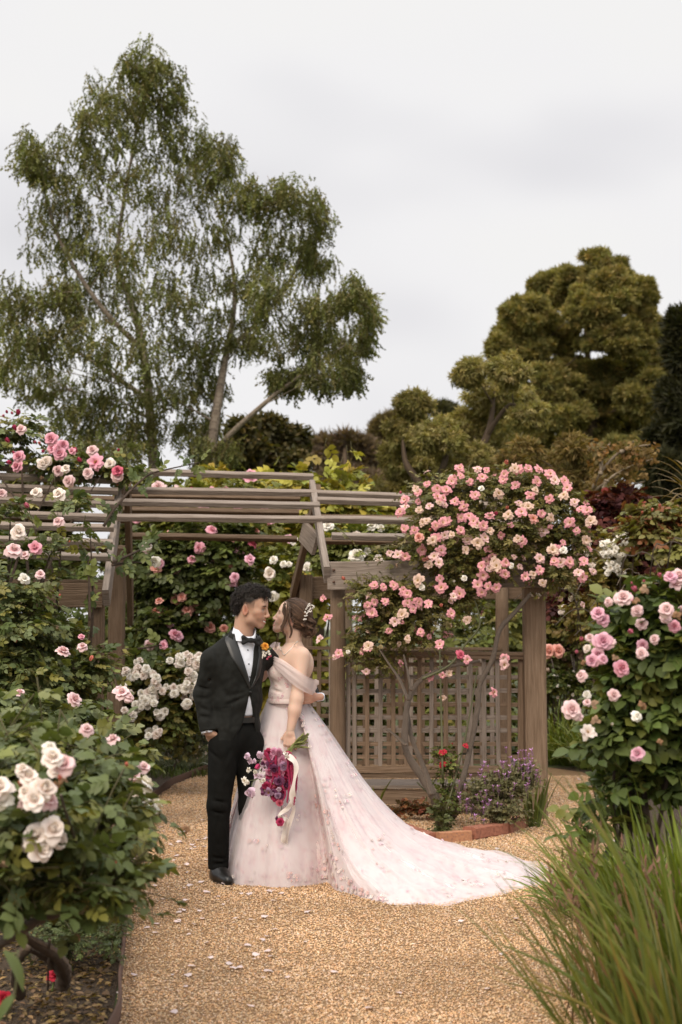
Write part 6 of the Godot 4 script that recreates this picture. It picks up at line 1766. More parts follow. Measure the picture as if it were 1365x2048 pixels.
func build_groom():
	var base := Vector3(g(448, 1768).x, 0, -8.68)
	var root := thing("person", "man in black dinner suit and bow tie with curly dark hair facing the bride", "person", base)
	root.set_meta("kind", "thing")
	var off := Transform3D(Basis(), -base)
	var skin := Color(0.52, 0.315, 0.225)
	var hair := Color(0.016, 0.012, 0.010)
	mat("skin", Color.WHITE, 0.5, true)
	M.skin.subsurf_scatter_enabled = true
	M.skin.subsurf_scatter_strength = 0.12
	M.skin.metallic_specular = 0.35
	mat("hair", Color.WHITE, 0.5, true)
	M.hair.metallic_specular = 0.4
	var cloth_bump := noise_tex(0.006, [], 61, 512, 3)
	var suit := mat("suit", L(0.0110, 0.0114, 0.0098), 0.8)
	suit.rim_enabled = true
	suit.rim = 0.2
	suit.metallic_specular = 0.3
	suit.heightmap_enabled = true
	suit.heightmap_texture = cloth_bump
	suit.heightmap_scale = 2.2
	suit.uv1_triplanar = true
	suit.uv1_scale = Vector3(2.2, 1.6, 2.2)
	var trouser := mat("trouser", L(0.0065, 0.0065, 0.0058), 0.85)
	trouser.metallic_specular = 0.25
	trouser.heightmap_enabled = true
	trouser.heightmap_texture = cloth_bump
	trouser.heightmap_scale = 2.0
	trouser.uv1_triplanar = true
	trouser.uv1_scale = Vector3(2.2, 1.2, 2.2)
	mat("satin", L(0.014, 0.014, 0.013), 0.38)
	mat("velvet", L(0.006, 0.006, 0.006), 0.8)
	var shirt_m := mat("shirt", L(0.70, 0.73, 0.80), 0.75)
	shirt_m.heightmap_enabled = true
	shirt_m.heightmap_texture = cloth_bump
	shirt_m.heightmap_scale = 1.0
	shirt_m.uv1_triplanar = true
	shirt_m.uv1_scale = Vector3(3, 2, 3)
	mat("leather", L(0.012, 0.011, 0.010), 0.35)
	# skeleton
	var yaw := Basis(Vector3.UP, deg_to_rad(28))
	var fw := yaw * Vector3.BACK
	var sh_r := g(424, 1319, 0.06)
	var sh_l := g(530, 1314, -0.11)
	var el_r := g(406, 1388, 0.03)
	var wr_r := g(415, 1463, 0.07)
	var el_l := g(620, 1384, -0.48)
	var wr_l := g(633, 1394, -0.13)
	var hb := Basis(Vector3.UP, deg_to_rad(80)) * Basis(Vector3.RIGHT, deg_to_rad(9)) * Basis(Vector3.BACK, deg_to_rad(3))
	var head_at := Transform3D(hb.scaled(Vector3.ONE * 1.04), g(503, 1214, -0.02))
	# body: head, trunk under the clothes, arms and hands
	var out := fresh()
	var no_hair := func(_p: Vector3) -> float: return 0.0
	var hp := head_prims(true, 0.9)
	var neck_foot := head_at.affine_inverse() * g(484, 1290, -0.05)
	hp.append(cap(Vector3(0, -0.055, -0.030), neck_foot, 0.056, 0.062, 0.03))
	var scalp := func(p: Vector3) -> float:
		var ax := absf(p.x)
		var line := 0.072 if p.z > 0.07 else lerpf(0.072, 0.012, clampf((0.07 - p.z) / 0.06, 0, 1))
		if p.z < -0.03: line = lerpf(0.015, -0.075, clampf((-0.03 - p.z) / 0.03, 0, 1))
		var k := smoothstep(line - 0.016, line + 0.026, p.y)
		if p.z > -0.025 and p.z < 0.035 and ax > 0.05: k = maxf(k, 0.6 * smoothstep(-0.02, 0.03, p.y))
		return k if p.z < 0.10 else 0.0
	net(hp, 0.0027, out, func(p: Vector3, _n: Vector3) -> Color: return face_paint(p, skin, hair, true, scalp), head_at)
	var flesh := func(p: Vector3, _n: Vector3) -> Color: return skin
	var trunk := [cap(g(484, 1285, -0.05), g(480, 1310, -0.03), 0.06, 0.07, 0.03), ell(g(476, 1345, -0.03), Vector3(0.15, 0.17, 0.09), 0.05, yaw), ell(g(472, 1440, -0.03), Vector3(0.14, 0.15, 0.09), 0.05, yaw),
		cap(sh_r, el_r, 0.036, 0.030, 0.03), cap(el_r, wr_r, 0.030, 0.025, 0.02), cap(sh_l, el_l, 0.045, 0.038, 0.03), cap(el_l, wr_l, 0.036, 0.025, 0.02)]
	net(trunk, 0.016, out, flesh)
	var pocket_dir := (g(450, 1512, -0.01) - wr_r).normalized()
	net(hand(wr_r, pocket_dir, Vector3(-0.6, 0.2, 0.8), -1.0, [0.25, 0.25, 0.3, 0.35], 0.4, 1.0), 0.0034, out, flesh)
	var hold := hand(wr_l + Vector3(0.0, 0.0, 0.02), Vector3(-0.92, -0.03, 0.38), Vector3(0.36, 0.12, 0.92), 1.0, [0.28, 0.30, 0.34, 0.36], 0.4, 0.98, 0.06)
	net(hold, 0.0026, out, func(p: Vector3, n: Vector3) -> Color: return skin.lerp(Color(skin.r * 0.9, skin.g * 0.62, skin.b * 0.6), 0.25))
	obj("body", as_mesh(out), M.skin, root, off)
	# hair: a mop of curls, shorter at the sides
	var hs := tool()
	for i in 2600:
		var d := rdir()
		var p := Vector3(0, 0.030, -0.012) + d * Vector3(0.076, 0.091, 0.098)
		var k: float = scalp.call(p)
		if k < 0.6: continue
		var n := (d / Vector3(0.076, 0.091, 0.098)).normalized()
		var top := smoothstep(0.03, 0.10, p.y)
		var back := smoothstep(-0.02, -0.07, p.z)
		var ln := (0.010 + 0.044 * top * (0.7 + 0.5 * smoothstep(-0.02, 0.07, p.z)) + 0.030 * back * (1.0 - top)) * rr(0.4, 1.15)
		if absf(p.x) > 0.055 and p.z > -0.03 and p.y < 0.06: ln = 0.004
		var c := hair * rr(0.7, 2.1)
		var fall := Vector3(0, -0.012 * back, 0.022 * smoothstep(0.02, 0.08, p.z) * top)
		curl_tube(hs, p - n * 0.004, (n + rdir() * 0.6 + Vector3(0, 0, 0.3 * top)).normalized(), ln, rr(0.003, 0.012) * (0.5 + top * 0.7), rr(0.5, 1.6), rr(0.0012, 0.0026), c, head_at, fall)
	# curls that fall on the forehead
	for q in [[0.03, 0.090, 0.078], [0.012, 0.095, 0.082], [-0.012, 0.095, 0.082], [-0.035, 0.088, 0.075], [-0.05, 0.078, 0.058], [0.05, 0.078, 0.058], [-0.022, 0.092, 0.080], [0.0, 0.096, 0.083], [-0.042, 0.083, 0.068]]:
		for k in 5:
			curl_tube(hs, Vector3(q[0], q[1], q[2]) + rdir() * 0.006, Vector3(rr(-0.3, 0.3), -0.35, 0.9).normalized(), rr(0.025, 0.042), rr(0.006, 0.011), rr(0.6, 1.7), 0.0015, hair * rr(0.8, 1.6), head_at, Vector3(0, -0.020, 0.0))
	obj("hair", done(hs), M.hair, root, off)
	# the jacket
	var torso := [ell(g(474, 1338, -0.02), Vector3(0.178, 0.165, 0.122), 0.07, yaw), ell(g(480, 1300, -0.04), Vector3(0.120, 0.055, 0.082), 0.06, yaw), cap(g(466, 1279, -0.01), sh_r, 0.048, 0.056, 0.05), cap(g(500, 1279, -0.07), sh_l, 0.048, 0.056, 0.05),
		ell(g(476, 1400, -0.02), Vector3(0.160, 0.15, 0.115), 0.07, yaw), ell(g(468, 1455, -0.02), Vector3(0.172, 0.12, 0.120), 0.06, yaw), ell(g(466, 1490, -0.02), Vector3(0.175, 0.08, 0.122), 0.05, yaw)]
	var sleeve_r := [cap(sh_r, el_r, 0.061, 0.054, 0.045), cap(el_r, wr_r + (wr_r - el_r) * 0.1, 0.056, 0.044, 0.03)]
	var sleeve_l := [cap(sh_l, el_l, 0.060, 0.054, 0.045), cap(el_l, wr_l.lerp(el_l, 0.12), 0.050, 0.034, 0.03)]
	var view := Vector3(0.30, 0.0, 0.954)
	var side_plane := func(a: Vector3, b: Vector3, flip: float) -> Array:
		return plane_at(a, (b - a).cross(view).normalized() * flip)
	var front := plane_at(g(476, 1380, 0.005), -fw)
	var vneck := cut([side_plane.call(g(462, 1250, 0.1), g(501, 1374, 0.1), 1.0), side_plane.call(g(519, 1285, 0.1), g(502, 1374, 0.1), -1.0), front], 0.008)
	var skirt_gap := cut([side_plane.call(g(503, 1386, 0.1), g(489, 1452, 0.1), 1.0), side_plane.call(g(503, 1386, 0.1), g(516, 1450, 0.1), -1.0), front], 0.008)
	var round_off := cut([side_plane.call(g(489, 1450, 0.1), g(466, 1484, 0.1), 1.0), side_plane.call(g(503, 1386, 0.1), g(520, 1500, 0.1), -1.0), front], 0.02)
	var hem := cut([plane_at(g(448, 1486, 0.10), Vector3(-0.10, 1, 0.0))], 0.008)
	var hole := ell(g(486, 1266, -0.02), Vector3(0.066, 0.075, 0.070), 0.01, yaw, true)
	var jacket := torso + sleeve_r + sleeve_l + [vneck, skirt_gap, round_off, hem, hole, cut([plane_at(wr_r + (wr_r - el_r) * 0.0, -(wr_r - el_r).normalized())] + [plane_at(g(440, 1460, 0), Vector3(1, 0, 0))], 0.006)]
	var jo := fresh()
	# creases: shallow diagonal folds at the elbow and the pulled waist
	var plain_paint := func(_p: Vector3, _n: Vector3) -> Color: return Color.WHITE
	var creases := []
	for q in [[395, 1345, 420, 1360, 0.055], [392, 1372, 420, 1380, 0.05], [393, 1395, 418, 1398, 0.05], [396, 1412, 420, 1422, 0.06], [398, 1432, 424, 1436, 0.07], [455, 1392, 495, 1384, 0.11], [450, 1412, 496, 1392, 0.11], [470, 1352, 500, 1382, 0.11], [430, 1300, 440, 1330, 0.12]]:
		creases.append(cap(meet(jacket, q[0], q[1]) + Vector3(0, 0, 0.0095), meet(jacket, q[2], q[3]) + Vector3(0, 0, 0.0095), 0.0085, 0.007, 0.014, true))
	net(jacket + creases, 0.0085, jo, plain_paint)
	var jk := obj("jacket", as_mesh(jo), suit, root, off)
	obj("lapel", drape(torso, [[468, 1254], [449, 1277], [462, 1313], [486, 1352], [499, 1378]], [[470, 1262], [475, 1284], [489, 1326], [498, 1355], [502, 1378]], 18, 6, 0.009), M.satin, root, off)
	obj("lapel", drape(torso, [[513, 1268], [517, 1292], [518, 1314], [512, 1352], [503, 1375]], [[517, 1266], [527, 1284], [529, 1312], [520, 1352], [504, 1378]], 18, 5, 0.009), M.satin, root, off)
	obj("collar", drape(torso, [[466, 1252], [452, 1274]], [[472, 1256], [469, 1284]], 6, 4, 0.012), suit, root, off)
	for q in [[501, 1384]]:
		var bs := SphereMesh.new()
		bs.radius = 0.009; bs.height = 0.010; bs.radial_segments = 12; bs.rings = 6
		obj("button", bs, M.satin, root, Transform3D(Basis(), meet(torso, q[0], q[1]) + Vector3(0, 0, 0.006) - base))
	obj("breast_pocket", drape(torso, [[524, 1330], [538, 1326]], [[525, 1335], [538, 1331]], 5, 1, 0.006), suit, root, off)
	obj("hip_pocket", drape(torso, [[424, 1412], [462, 1408]], [[424, 1417], [462, 1413]], 6, 1, 0.006), suit, root, off)
	# shirt
	var inner := grown(torso, -0.012)
	inner.append(ell(g(483, 1288, -0.035), Vector3(0.080, 0.045, 0.072), 0.04, yaw))
	inner.append(ell(g(487, 1262, -0.02), Vector3(0.048, 0.058, 0.052), 0.008, yaw, true))
	inner.append(cut([plane_at(g(500, 1434, 0.09), Vector3(0, 1, 0))], 0.004))
	var so := fresh()
	net(inner, 0.010, so, plain_paint)
	obj("shirt", as_mesh(so), shirt_m, root, off)
	# its standing collar
	var cs := tool()
	var rows := []
	for i in 25:
		var a := TAU * i / 24.0
		var dirv := yaw * Vector3(sin(a), 0, cos(a))
		var c0 := g(486, 1281, -0.015)
		var c1 := g(490, 1262, -0.02)
		var open := smoothstep(0.5, 1.0, cos(a))
		var back := 0.5 - 0.5 * cos(a)
		rows.append([c0 + dirv * Vector3(0.071, 0, 0.070) + Vector3(0, 0.012 * back, 0), c1 + dirv * Vector3(0.066, 0, 0.064) + Vector3(0, 0.030 * back - 0.034 * open, 0), c1 + dirv * Vector3(0.069, 0, 0.068) + Vector3(0, 0.030 * back - 0.034 * open, 0), c0 + dirv * Vector3(0.078, 0, 0.078) + Vector3(0, -0.004 + 0.012 * back, 0)])
	sheet(cs, rows)
	obj("shirt_collar", done(cs), shirt_m, root, off)
	for q in [[496, 1300], [498, 1328], [500, 1354]]:
		var bs := SphereMesh.new()
		bs.radius = 0.0055; bs.height = 0.008; bs.radial_segments = 10; bs.rings = 5
		obj("stud", bs, M.satin, root, Transform3D(Basis(), meet(inner, q[0], q[1]) - base))
	# bow tie
	var kn := meet(inner, 494.5, 1280) + Vector3(0.010, -0.002, 0.0) + fw * 0.034
	var tx := (yaw * Vector3(1, 0, 0))
	var bow := [ell(kn, Vector3(0.013, 0.016, 0.012), 0.006)]
	for s in [-1, 1]:
		var tip: Vector3 = kn + tx * s * 0.052 + Vector3(0, -0.008 if s > 0 else 0.004, -0.012)
		bow.append(cap(kn + tx * s * 0.008, tip + Vector3(0, 0.016, 0), 0.008, 0.011, 0.012))
		bow.append(cap(kn + tx * s * 0.008, tip - Vector3(0, 0.018, 0), 0.008, 0.011, 0.012))
		bow.append(cap(tip + Vector3(0, 0.014, 0), tip - Vector3(0, 0.016, 0), 0.009, 0.009, 0.012))
	var bo := fresh()
	net(bow, 0.0035, bo, plain_paint)
	obj("bow_tie", as_mesh(bo), M.velvet, root, off)
	# cuffs
	for q in [[wr_r, el_r, 0.037, 0.052], [wr_l + Vector3(0.006, 0.0, 0.010), wr_l + Vector3(0.92, 0.03, -0.38), 0.026, 0.040]]:
		var dv: Vector3 = (q[0] - q[1]).normalized()
		var st := tool()
		tube(st, [q[0] - dv * 0.042, q[0] - dv * 0.03, q[0] + dv * 0.010], [q[2] * 0.85, q[2], q[2]], 18)
		obj("cuff", done(st), shirt_m, root, off)
	# trousers
	var knee := g(438, 1612, 0.06)
	var tr := [ell(g(474, 1470, -0.02), Vector3(0.143, 0.13, 0.102), 0.05, yaw), cap(g(449, 1492, 0.02), knee, 0.098, 0.069, 0.04), cap(knee, g(437, 1742, 0.04), 0.068, 0.062, 0.03),
		cap(g(500, 1492, -0.06), g(501, 1612, -0.04), 0.096, 0.068, 0.04), cap(g(501, 1612, -0.04), g(494, 1736, -0.16), 0.068, 0.061, 0.03),
		cut([plane_at(g(500, 1432, 0.09), Vector3(0, -1, 0))], 0.004), cut([plane_at(g(437, 1738, 0.05), Vector3(0, 1, 0))], 0.004)]
	for q in [[418, 1500, 440, 1520], [462, 1500, 448, 1530], [425, 1600, 455, 1606], [422, 1622, 452, 1628], [424, 1714, 452, 1718], [426, 1728, 454, 1726]]:
		tr.append(cap(meet(tr, q[0], q[1]) + Vector3(0, 0, 0.005), meet(tr, q[2], q[3]) + Vector3(0, 0, 0.005), 0.008, 0.006, 0.014, true))
	var to := fresh()
	net(tr, 0.0095, to, plain_paint)
	obj("trousers", as_mesh(to), trouser, root, off)
	var bl := tool()
	var brow := []
	for i in 25:
		var a := TAU * i / 24.0
		var dv := yaw * (Vector3(sin(a), 0, cos(a)) * Vector3(0.144, 0, 0.104))
		var c := g(474, 1439, -0.02)
		brow.append([c + dv + Vector3(0, -0.016, 0), c + dv + Vector3(0, 0.018, 0)])
	sheet(bl, brow)
	obj("belt", done(bl), M.leather, root, off)
	# boots
	for q in [[g(437, 1735, 0.04), Vector3(0.42, 0, 0.9)], [g(494, 1735, -0.16), Vector3(0.8, 0, 0.5)]]:
		var a: Vector3 = q[0]
		var f: Vector3 = (q[1] as Vector3).normalized()
		var heel := Vector3(a.x, 0.028, a.z) - f * 0.045
		var toe := Vector3(a.x, 0.030, a.z) + f * 0.165
		var shoe := [cap(a, Vector3(a.x, 0.05, a.z), 0.050, 0.047, 0.03), cap(heel, Vector3(a.x, 0.045, a.z) + f * 0.04, 0.040, 0.044, 0.03), cap(Vector3(a.x, 0.042, a.z) + f * 0.04, toe, 0.046, 0.032, 0.03), cut([plane_at(Vector3(0, 0.008, 0), Vector3(0, 1, 0))], 0.004)]
		var sh := fresh()
		net(shoe, 0.007, sh, plain_paint)
		var bt := obj("boot", as_mesh(sh), M.leather, root, off)
		var sole := tool()
		var ring := []
		for i in 20:
			var an := TAU * i / 20.0
			var c := Vector3(a.x, 0, a.z) + f * 0.058
			var ac := f.cross(Vector3.UP)
			ring.append(c + f * cos(an) * 0.145 + ac * sin(an) * (0.041 if cos(an) > -0.3 else 0.036))
		var srows := []
		for p in ring: srows.append([p + Vector3(0, 0.004, 0), p + Vector3(0, 0.020, 0)])
		srows.append(srows[0])
		sheet(sole, srows)
		obj("sole", done(sole), M.leather, bt)
	# buttonhole
	var bh := thing("buttonhole", "orange ranunculus buttonhole with white filler pinned on the groom's lapel", "boutonniere", meet(torso, 530, 1300))
	var at := bh.position + Vector3(0.005, 0, 0.02)
	petal_sets["orange"] = {"full": [bloom_full(Color(0.72, 0.24, 0.02), Color(0.80, 0.38, 0.06))], "loose": [bloom_loose(Color(0.72, 0.24, 0.02), Color(0.80, 0.38, 0.06))]}
	bloom(bh, P(531, 1292, -at.z - 0.01), Vector3(0.25, 0.35, 0.9), 0.052, "orange", "full")
	for q in [[525, 1304], [533, 1306], [538, 1303], [530, 1311], [540, 1308]]:
		bloom(bh, P(q[0], q[1], -at.z - 0.005), Vector3(rr(-0.3, 0.3), 0.2, 1), 0.018, "white", "full")
	for q in [[538, 1314], [535, 1318], [542, 1312]]:
		bloom(bh, P(q[0], q[1], -at.z), Vector3(0.3, -0.2, 1), 0.014, "deep", "full")
	var bs2 := tool()
	tube(bs2, [P(529, 1302, -at.z) - bh.position, P(522.5, 1321, -at.z - 0.012) - bh.position], [0.005, 0.006], 8)
	obj("wrapped_stem", done(bs2), mat("ribbon", L(0.80, 0.74, 0.66), 0.6), bh)
	var bl2 := tool()
	leaflet(bl2, Transform3D(), 0.03, 0.012)
	var lm2 := done(bl2)
	for q in [[524, 1308, -0.8], [536, 1300, 0.7], [521, 1302, -1.0]]:
		obj("leaf", lm2, M.leaf_a, bh, Transform3D(leaf_basis(Vector3(q[2], 0.4, 0.2), Vector3(0, 0.3, 1), 1), P(q[0], q[1], -at.z + 0.005) - bh.position))

# ---------------------------------------------------------------- the bride
func w(px: float, py: float, dz := 0.0) -> Vector3:
	return P(px, py, 8.92 - dz)

func dot(im: Image, cx: float, cy: float, r: float, c: Color, a: float, sq := 1.0, ang := 0.0) -> void:
	var n := im.get_width()
	var k := int(ceil(r))
	for y in range(-k, k + 1):
		for x in range(-k, k + 1):
			var u := x * cos(ang) + y * sin(ang)
			var v := (-x * sin(ang) + y * cos(ang)) / sq
			var d := sqrt(u * u + v * v) / r
			if d > 1.0: continue
			var px := posmod(int(cx) + x, n)
			var py := posmod(int(cy) + y, n)
			im.set_pixel(px, py, im.get_pixel(px, py).lerp(c, a * clampf((1.0 - d) * 3.0, 0, 1)))

func lace_picture(n: int, blossoms: int, ground: Color, strong := 0.55) -> ImageTexture:
	# pale cloth embroidered with scattered pink and mauve sprays (print and thread only)
	var im := Image.create(n, n, false, Image.FORMAT_RGB8)
	im.fill(ground)
	var pinks := [Color(0.82, 0.53, 0.55), Color(0.77, 0.48, 0.55), Color(0.70, 0.46, 0.61), Color(0.84, 0.60, 0.58), Color(0.96, 0.90, 0.89), Color(0.96, 0.89, 0.88), Color(0.66, 0.44, 0.56)]
	for i in blossoms / 7:
		var cx := rr(0, n)
		var cy := rr(0, n)
		var wide := rr(22, 52) * n / 1024.0
		dot(im, cx, cy, wide * 1.3, Color(0.84, 0.72, 0.71), 0.18)
		for b in 7:
			var x := cx + rng.randfn(0, wide * 0.55)
			var y := cy + rng.randfn(0, wide * 0.9)
			var r := rr(4.0, 10.0) * n / 1024.0
			var c: Color = pinks[rng.randi() % pinks.size()]
			var a0 := rr(0, TAU)
			for k in 5:
				var a := a0 + TAU * k / 5
				dot(im, x + cos(a) * r, y + sin(a) * r, r * 0.85, c * rr(0.9, 1.04), strong, 0.7, a)
			dot(im, x, y, r * 0.4, Color(0.70, 0.48, 0.52), 0.6)
			if rng.randf() < 0.6:
				for k in 3:
					var a := a0 + rr(0, TAU)
					dot(im, x + cos(a) * r * 2.4, y + sin(a) * r * 2.4, r * 0.9, Color(0.86, 0.76, 0.74), 0.55, 0.4, a)
	return ImageTexture.create_from_image(im)

func hem_ring() -> Array:
	# where the skirt meets the ground, by angle from the waist's axis: front hem, then the long train to the right
	var c := w(574, 1402)
	var axis := Vector3(c.x, 0, -8.98)
	var pts := []
	for q in [[445, 1741], [462, 1760], [482, 1768], [520, 1770], [560, 1773], [612, 1769], [655, 1764], [671, 1778], [700, 1786], [727, 1794], [760, 1802], [793, 1808], [840, 1806], [892, 1809], [930, 1800], [970, 1793], [1008, 1786], [1048, 1773], [1075, 1771], [1094, 1758], [1100, 1738], [1075, 1722], [1048, 1710], [1010, 1704], [981, 1701], [930, 1697], [892, 1695]]:
		var p: Vector3 = G(q[0], q[1], 0.012 if q[1] > 1712 else 0.05)
		pts.append(Vector3(p.x, 0, p.z) - axis)
	for q in [[0.78, -0.95], [0.50, -0.88], [0.22, -0.66], [-0.02, -0.52], [-0.22, -0.44], [-0.36, -0.28], [-0.405, -0.08], [-0.405, 0.10]]:
		pts.append(Vector3(q[0], 0, q[1]))
	var ring := []
	for p in pts: ring.append([atan2(p.z, p.x), Vector2(p.x, p.z).length()])
	return [axis, c.y, pts]

func skirt_rows(lift: float, fold: float, sd: int, hem_lift: float) -> Array:
	var info := hem_ring()
	var axis: Vector3 = info[0]
	var top: float = info[1]
	var pts: Array = info[2]
	var n := FastNoiseLite.new()
	n.seed = sd
	n.frequency = 1.0
	pts = pts.duplicate()
	pts.append(pts[0])
	var nth := 340
	var nt := 44
	var line := curve(pts, nth)
	line[nth] = line[0]
	var rows := []
	for i in nt + 1:
		var t := float(i) / nt
		var row := []
		for j in nth + 1:
			var h: Vector3 = line[j]
			var r1 := Vector2(h.x, h.z).length()
			var dirv := Vector3(h.x, 0, h.z) / r1
			var ang := atan2(h.z, h.x)
			var r0 := 0.118 * 0.138 / sqrt(pow(0.138 * cos(ang), 2) + pow(0.118 * sin(ang), 2)) + lift * 0.3
			var tw := smoothstep(0.48, 1.1, r1)
			# short side: a full cone; train: falls, then runs out along the ground
			var short1 := Vector2(lerpf(r0, r1, 0.42), top * 0.66)
			var short2 := Vector2(lerpf(r0, r1, 0.86), top * 0.26)
			var long1 := Vector2(0.545, 0.44)
			var long2 := Vector2(0.66 + 0.05 * r1, 0.045)
			var c1 := short1.lerp(long1, tw)
			var c2 := short2.lerp(long2, tw)
			var e := Vector2(r1, 0.003 + hem_lift)
			var s := 1.0 - t
			var q: Vector2 = Vector2(r0, top + 0.012) * s * s * s + c1 * 3.0 * s * s * t + c2 * 3.0 * s * t * t + e * t * t * t
			var u := float(j) / nth
			var wv := sin(u * TAU * 22.0 + 6.0 * n.get_noise_2d(u * 14.0, 3.0)) * 0.55 + n.get_noise_2d(u * 34.0, t * 1.4) * 1.1
			var amp := fold * smoothstep(0.0, 0.7, t) * (1.0 + 0.3 * tw)
			var up := 0.0
			var rad := q.x + lift * smoothstep(0.0, 0.15, t)
			var y := q.y
			var ground := smoothstep(0.30, 0.05, y)
			rad += amp * wv * (1.0 - 0.85 * ground * tw)
			up = amp * (wv + 0.9) * 0.6 * ground * tw + lift * ground * 0.8
			# soft billows where it lies
			up += 0.030 * tw * ground * (0.6 + n.get_noise_2d(rad * dirv.x * 3.2 + sd, rad * dirv.z * 3.2)) * (1.0 - smoothstep(0.93, 1.0, t))
			var jag := 0.0
			if t > 0.9: jag = 0.012 * n.get_noise_2d(u * 160.0, 9.0) * (t - 0.9) * 10.0
			up *= 1.0 - smoothstep(0.90, 0.99, t)
			row.append(axis + dirv * (rad + jag) + Vector3.UP * maxf(0.005 + lift * 0.2, y + up))
		rows.append(row)
	return rows

func skirt(lift: float, fold: float, sd: int, hem_lift: float) -> ArrayMesh:
	var st := tool()
	sheet(st, skirt_rows(lift, fold, sd, hem_lift))
	return done(st)

func build_bride():
	var base := Vector3(w(574, 1402).x, 0, -8.95)
	var root := thing("person", "woman in off shoulder pink floral wedding gown with long train, brown hair pinned up", "person", base)
	root.set_meta("kind", "thing")
	var off := Transform3D(Basis(), -base)
	var skin := Color(0.66, 0.455, 0.355)
	var hair := Color(0.088, 0.052, 0.034)
	var white := func(_p: Vector3, _n: Vector3) -> Color: return Color.WHITE
	var lace := lace_picture(1024, 700, Color(0.88, 0.835, 0.825))
	var gown := mat("gown", Color.WHITE, 0.8)
	gown.albedo_texture = lace
	gown.uv1_triplanar = true
	gown.uv1_scale = Vector3(1.5, 1.5, 1.5)
	gown.heightmap_enabled = true
	gown.heightmap_texture = lace
	gown.heightmap_scale = 0.25
	gown.backlight_enabled = true
	gown.backlight = Color(0.3, 0.3, 0.3)
	var bod := mat("bodice_lace", Color.WHITE, 0.8)
	bod.albedo_texture = lace_picture(512, 620, Color(0.865, 0.805, 0.785), 0.8)
	bod.uv1_triplanar = true
	bod.uv1_scale = Vector3(2.6, 2.6, 2.6)
	bod.heightmap_enabled = true
	bod.heightmap_texture = bod.albedo_texture
	bod.heightmap_scale = 0.3
	var tulle := mat("tulle", Color(0.87, 0.84, 0.85, 0.36), 0.9)
	tulle.transparency = BaseMaterial3D.TRANSPARENCY_ALPHA
	tulle.backlight_enabled = true
	tulle.backlight = Color(0.5, 0.5, 0.5)
	var organza := mat("organza", Color(0.90, 0.84, 0.83, 0.60), 0.7)
	organza.transparency = BaseMaterial3D.TRANSPARENCY_ALPHA
	organza.backlight_enabled = true
	organza.backlight = Color(0.5, 0.5, 0.5)
	# skeleton
	var turn := Basis(Vector3.UP, deg_to_rad(-72))
	var sh := w(604, 1311, 0.14)
	var el := w(594, 1398, 0.185)
	var wr := w(581, 1462, 0.215)
	var sh2 := w(556, 1310, -0.17)
	var hb := Basis(Vector3.UP, deg_to_rad(-94)) * Basis(Vector3.RIGHT, deg_to_rad(-19))
	var head_at := Transform3D(hb.scaled(Vector3.ONE * 0.985), w(584, 1236, 0.0))
	# body
	var out := fresh()
	var hp := head_prims(false, 0.6)
	var foot := head_at.affine_inverse() * w(588, 1296, -0.01)
	hp.append(cap(Vector3(0, -0.060, -0.034), foot, 0.047, 0.052, 0.03))
	var scalp := func(p: Vector3) -> float:
		var line := 0.082 if p.z > 0.05 else lerpf(0.082, -0.03, clampf((0.05 - p.z) / 0.07, 0, 1))
		if p.z < -0.03: line = -0.06
		return smoothstep(line - 0.012, line + 0.012, p.y) if p.z < 0.088 else 0.0
	net(hp, 0.0027, out, func(p: Vector3, _n: Vector3) -> Color: return face_paint(p, skin, hair * 0.7, false, scalp), head_at)
	var bust := [ell(w(582, 1345, 0), Vector3(0.145, 0.15, 0.098), 0.05, turn), ell(w(557, 1342, 0.065), Vector3(0.055, 0.062, 0.056), 0.04), ell(w(555, 1342, -0.045), Vector3(0.055, 0.062, 0.055), 0.04),
		ell(w(574, 1392, 0), Vector3(0.126, 0.11, 0.104), 0.05, turn)]
	var trunk := bust + [cap(w(589, 1290, -0.01), w(590, 1312, -0.01), 0.052, 0.075, 0.04), cap(sh + Vector3(-0.02, 0.002, -0.03), sh2 + Vector3(0.02, 0, 0.03), 0.046, 0.046, 0.06), ell(w(588, 1322, 0), Vector3(0.150, 0.070, 0.082), 0.06, turn), ell(w(606, 1330, 0.02), Vector3(0.065, 0.08, 0.085), 0.05),
		ell(w(574, 1440, 0), Vector3(0.095, 0.12, 0.085), 0.05, turn)]
	var arm := [cap(sh, el, 0.049, 0.038, 0.04), cap(el, el.lerp(wr, 0.35), 0.037, 0.036, 0.03), cap(el.lerp(wr, 0.35), wr, 0.036, 0.0245, 0.03)]
	var arm2 := [cap(sh2, w(520, 1350, -0.19), 0.050, 0.040, 0.04), cap(w(520, 1350, -0.19), w(490, 1330, -0.13), 0.040, 0.03, 0.03)]
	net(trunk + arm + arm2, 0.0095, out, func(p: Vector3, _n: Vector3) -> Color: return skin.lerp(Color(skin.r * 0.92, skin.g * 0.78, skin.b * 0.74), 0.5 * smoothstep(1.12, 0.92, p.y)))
	var grip := hand(wr, Vector3(-0.06, -0.94, 0.10), Vector3(-0.32, 0.05, 0.95), 1.0, [0.62, 0.66, 0.70, 0.72], 0.8, 0.98, 0.03)
	net(grip, 0.0025, out, func(p: Vector3, n: Vector3) -> Color: return skin.lerp(Color(skin.r * 0.88, skin.g * 0.68, skin.b * 0.64), 0.35))
	var grip2 := hand(w(490, 1330, -0.13), Vector3(-0.8, 0.4, 0.4), Vector3(-0.3, 0.8, 0.4), 1.0, [0.3, 0.3, 0.3, 0.3], 0.4, 0.92)
	net(grip2, 0.004, out, func(_p: Vector3, _n: Vector3) -> Color: return skin)
	obj("body", as_mesh(out), M.skin, root, off)
	# hair drawn back to a low bun
	var hs := tool()
	var bun: Vector3 = head_at.affine_inverse() * w(617, 1252, 0.012)
	var R := Vector3(0.081, 0.097, 0.104)
	var ce := Vector3(0, 0.028, -0.012)
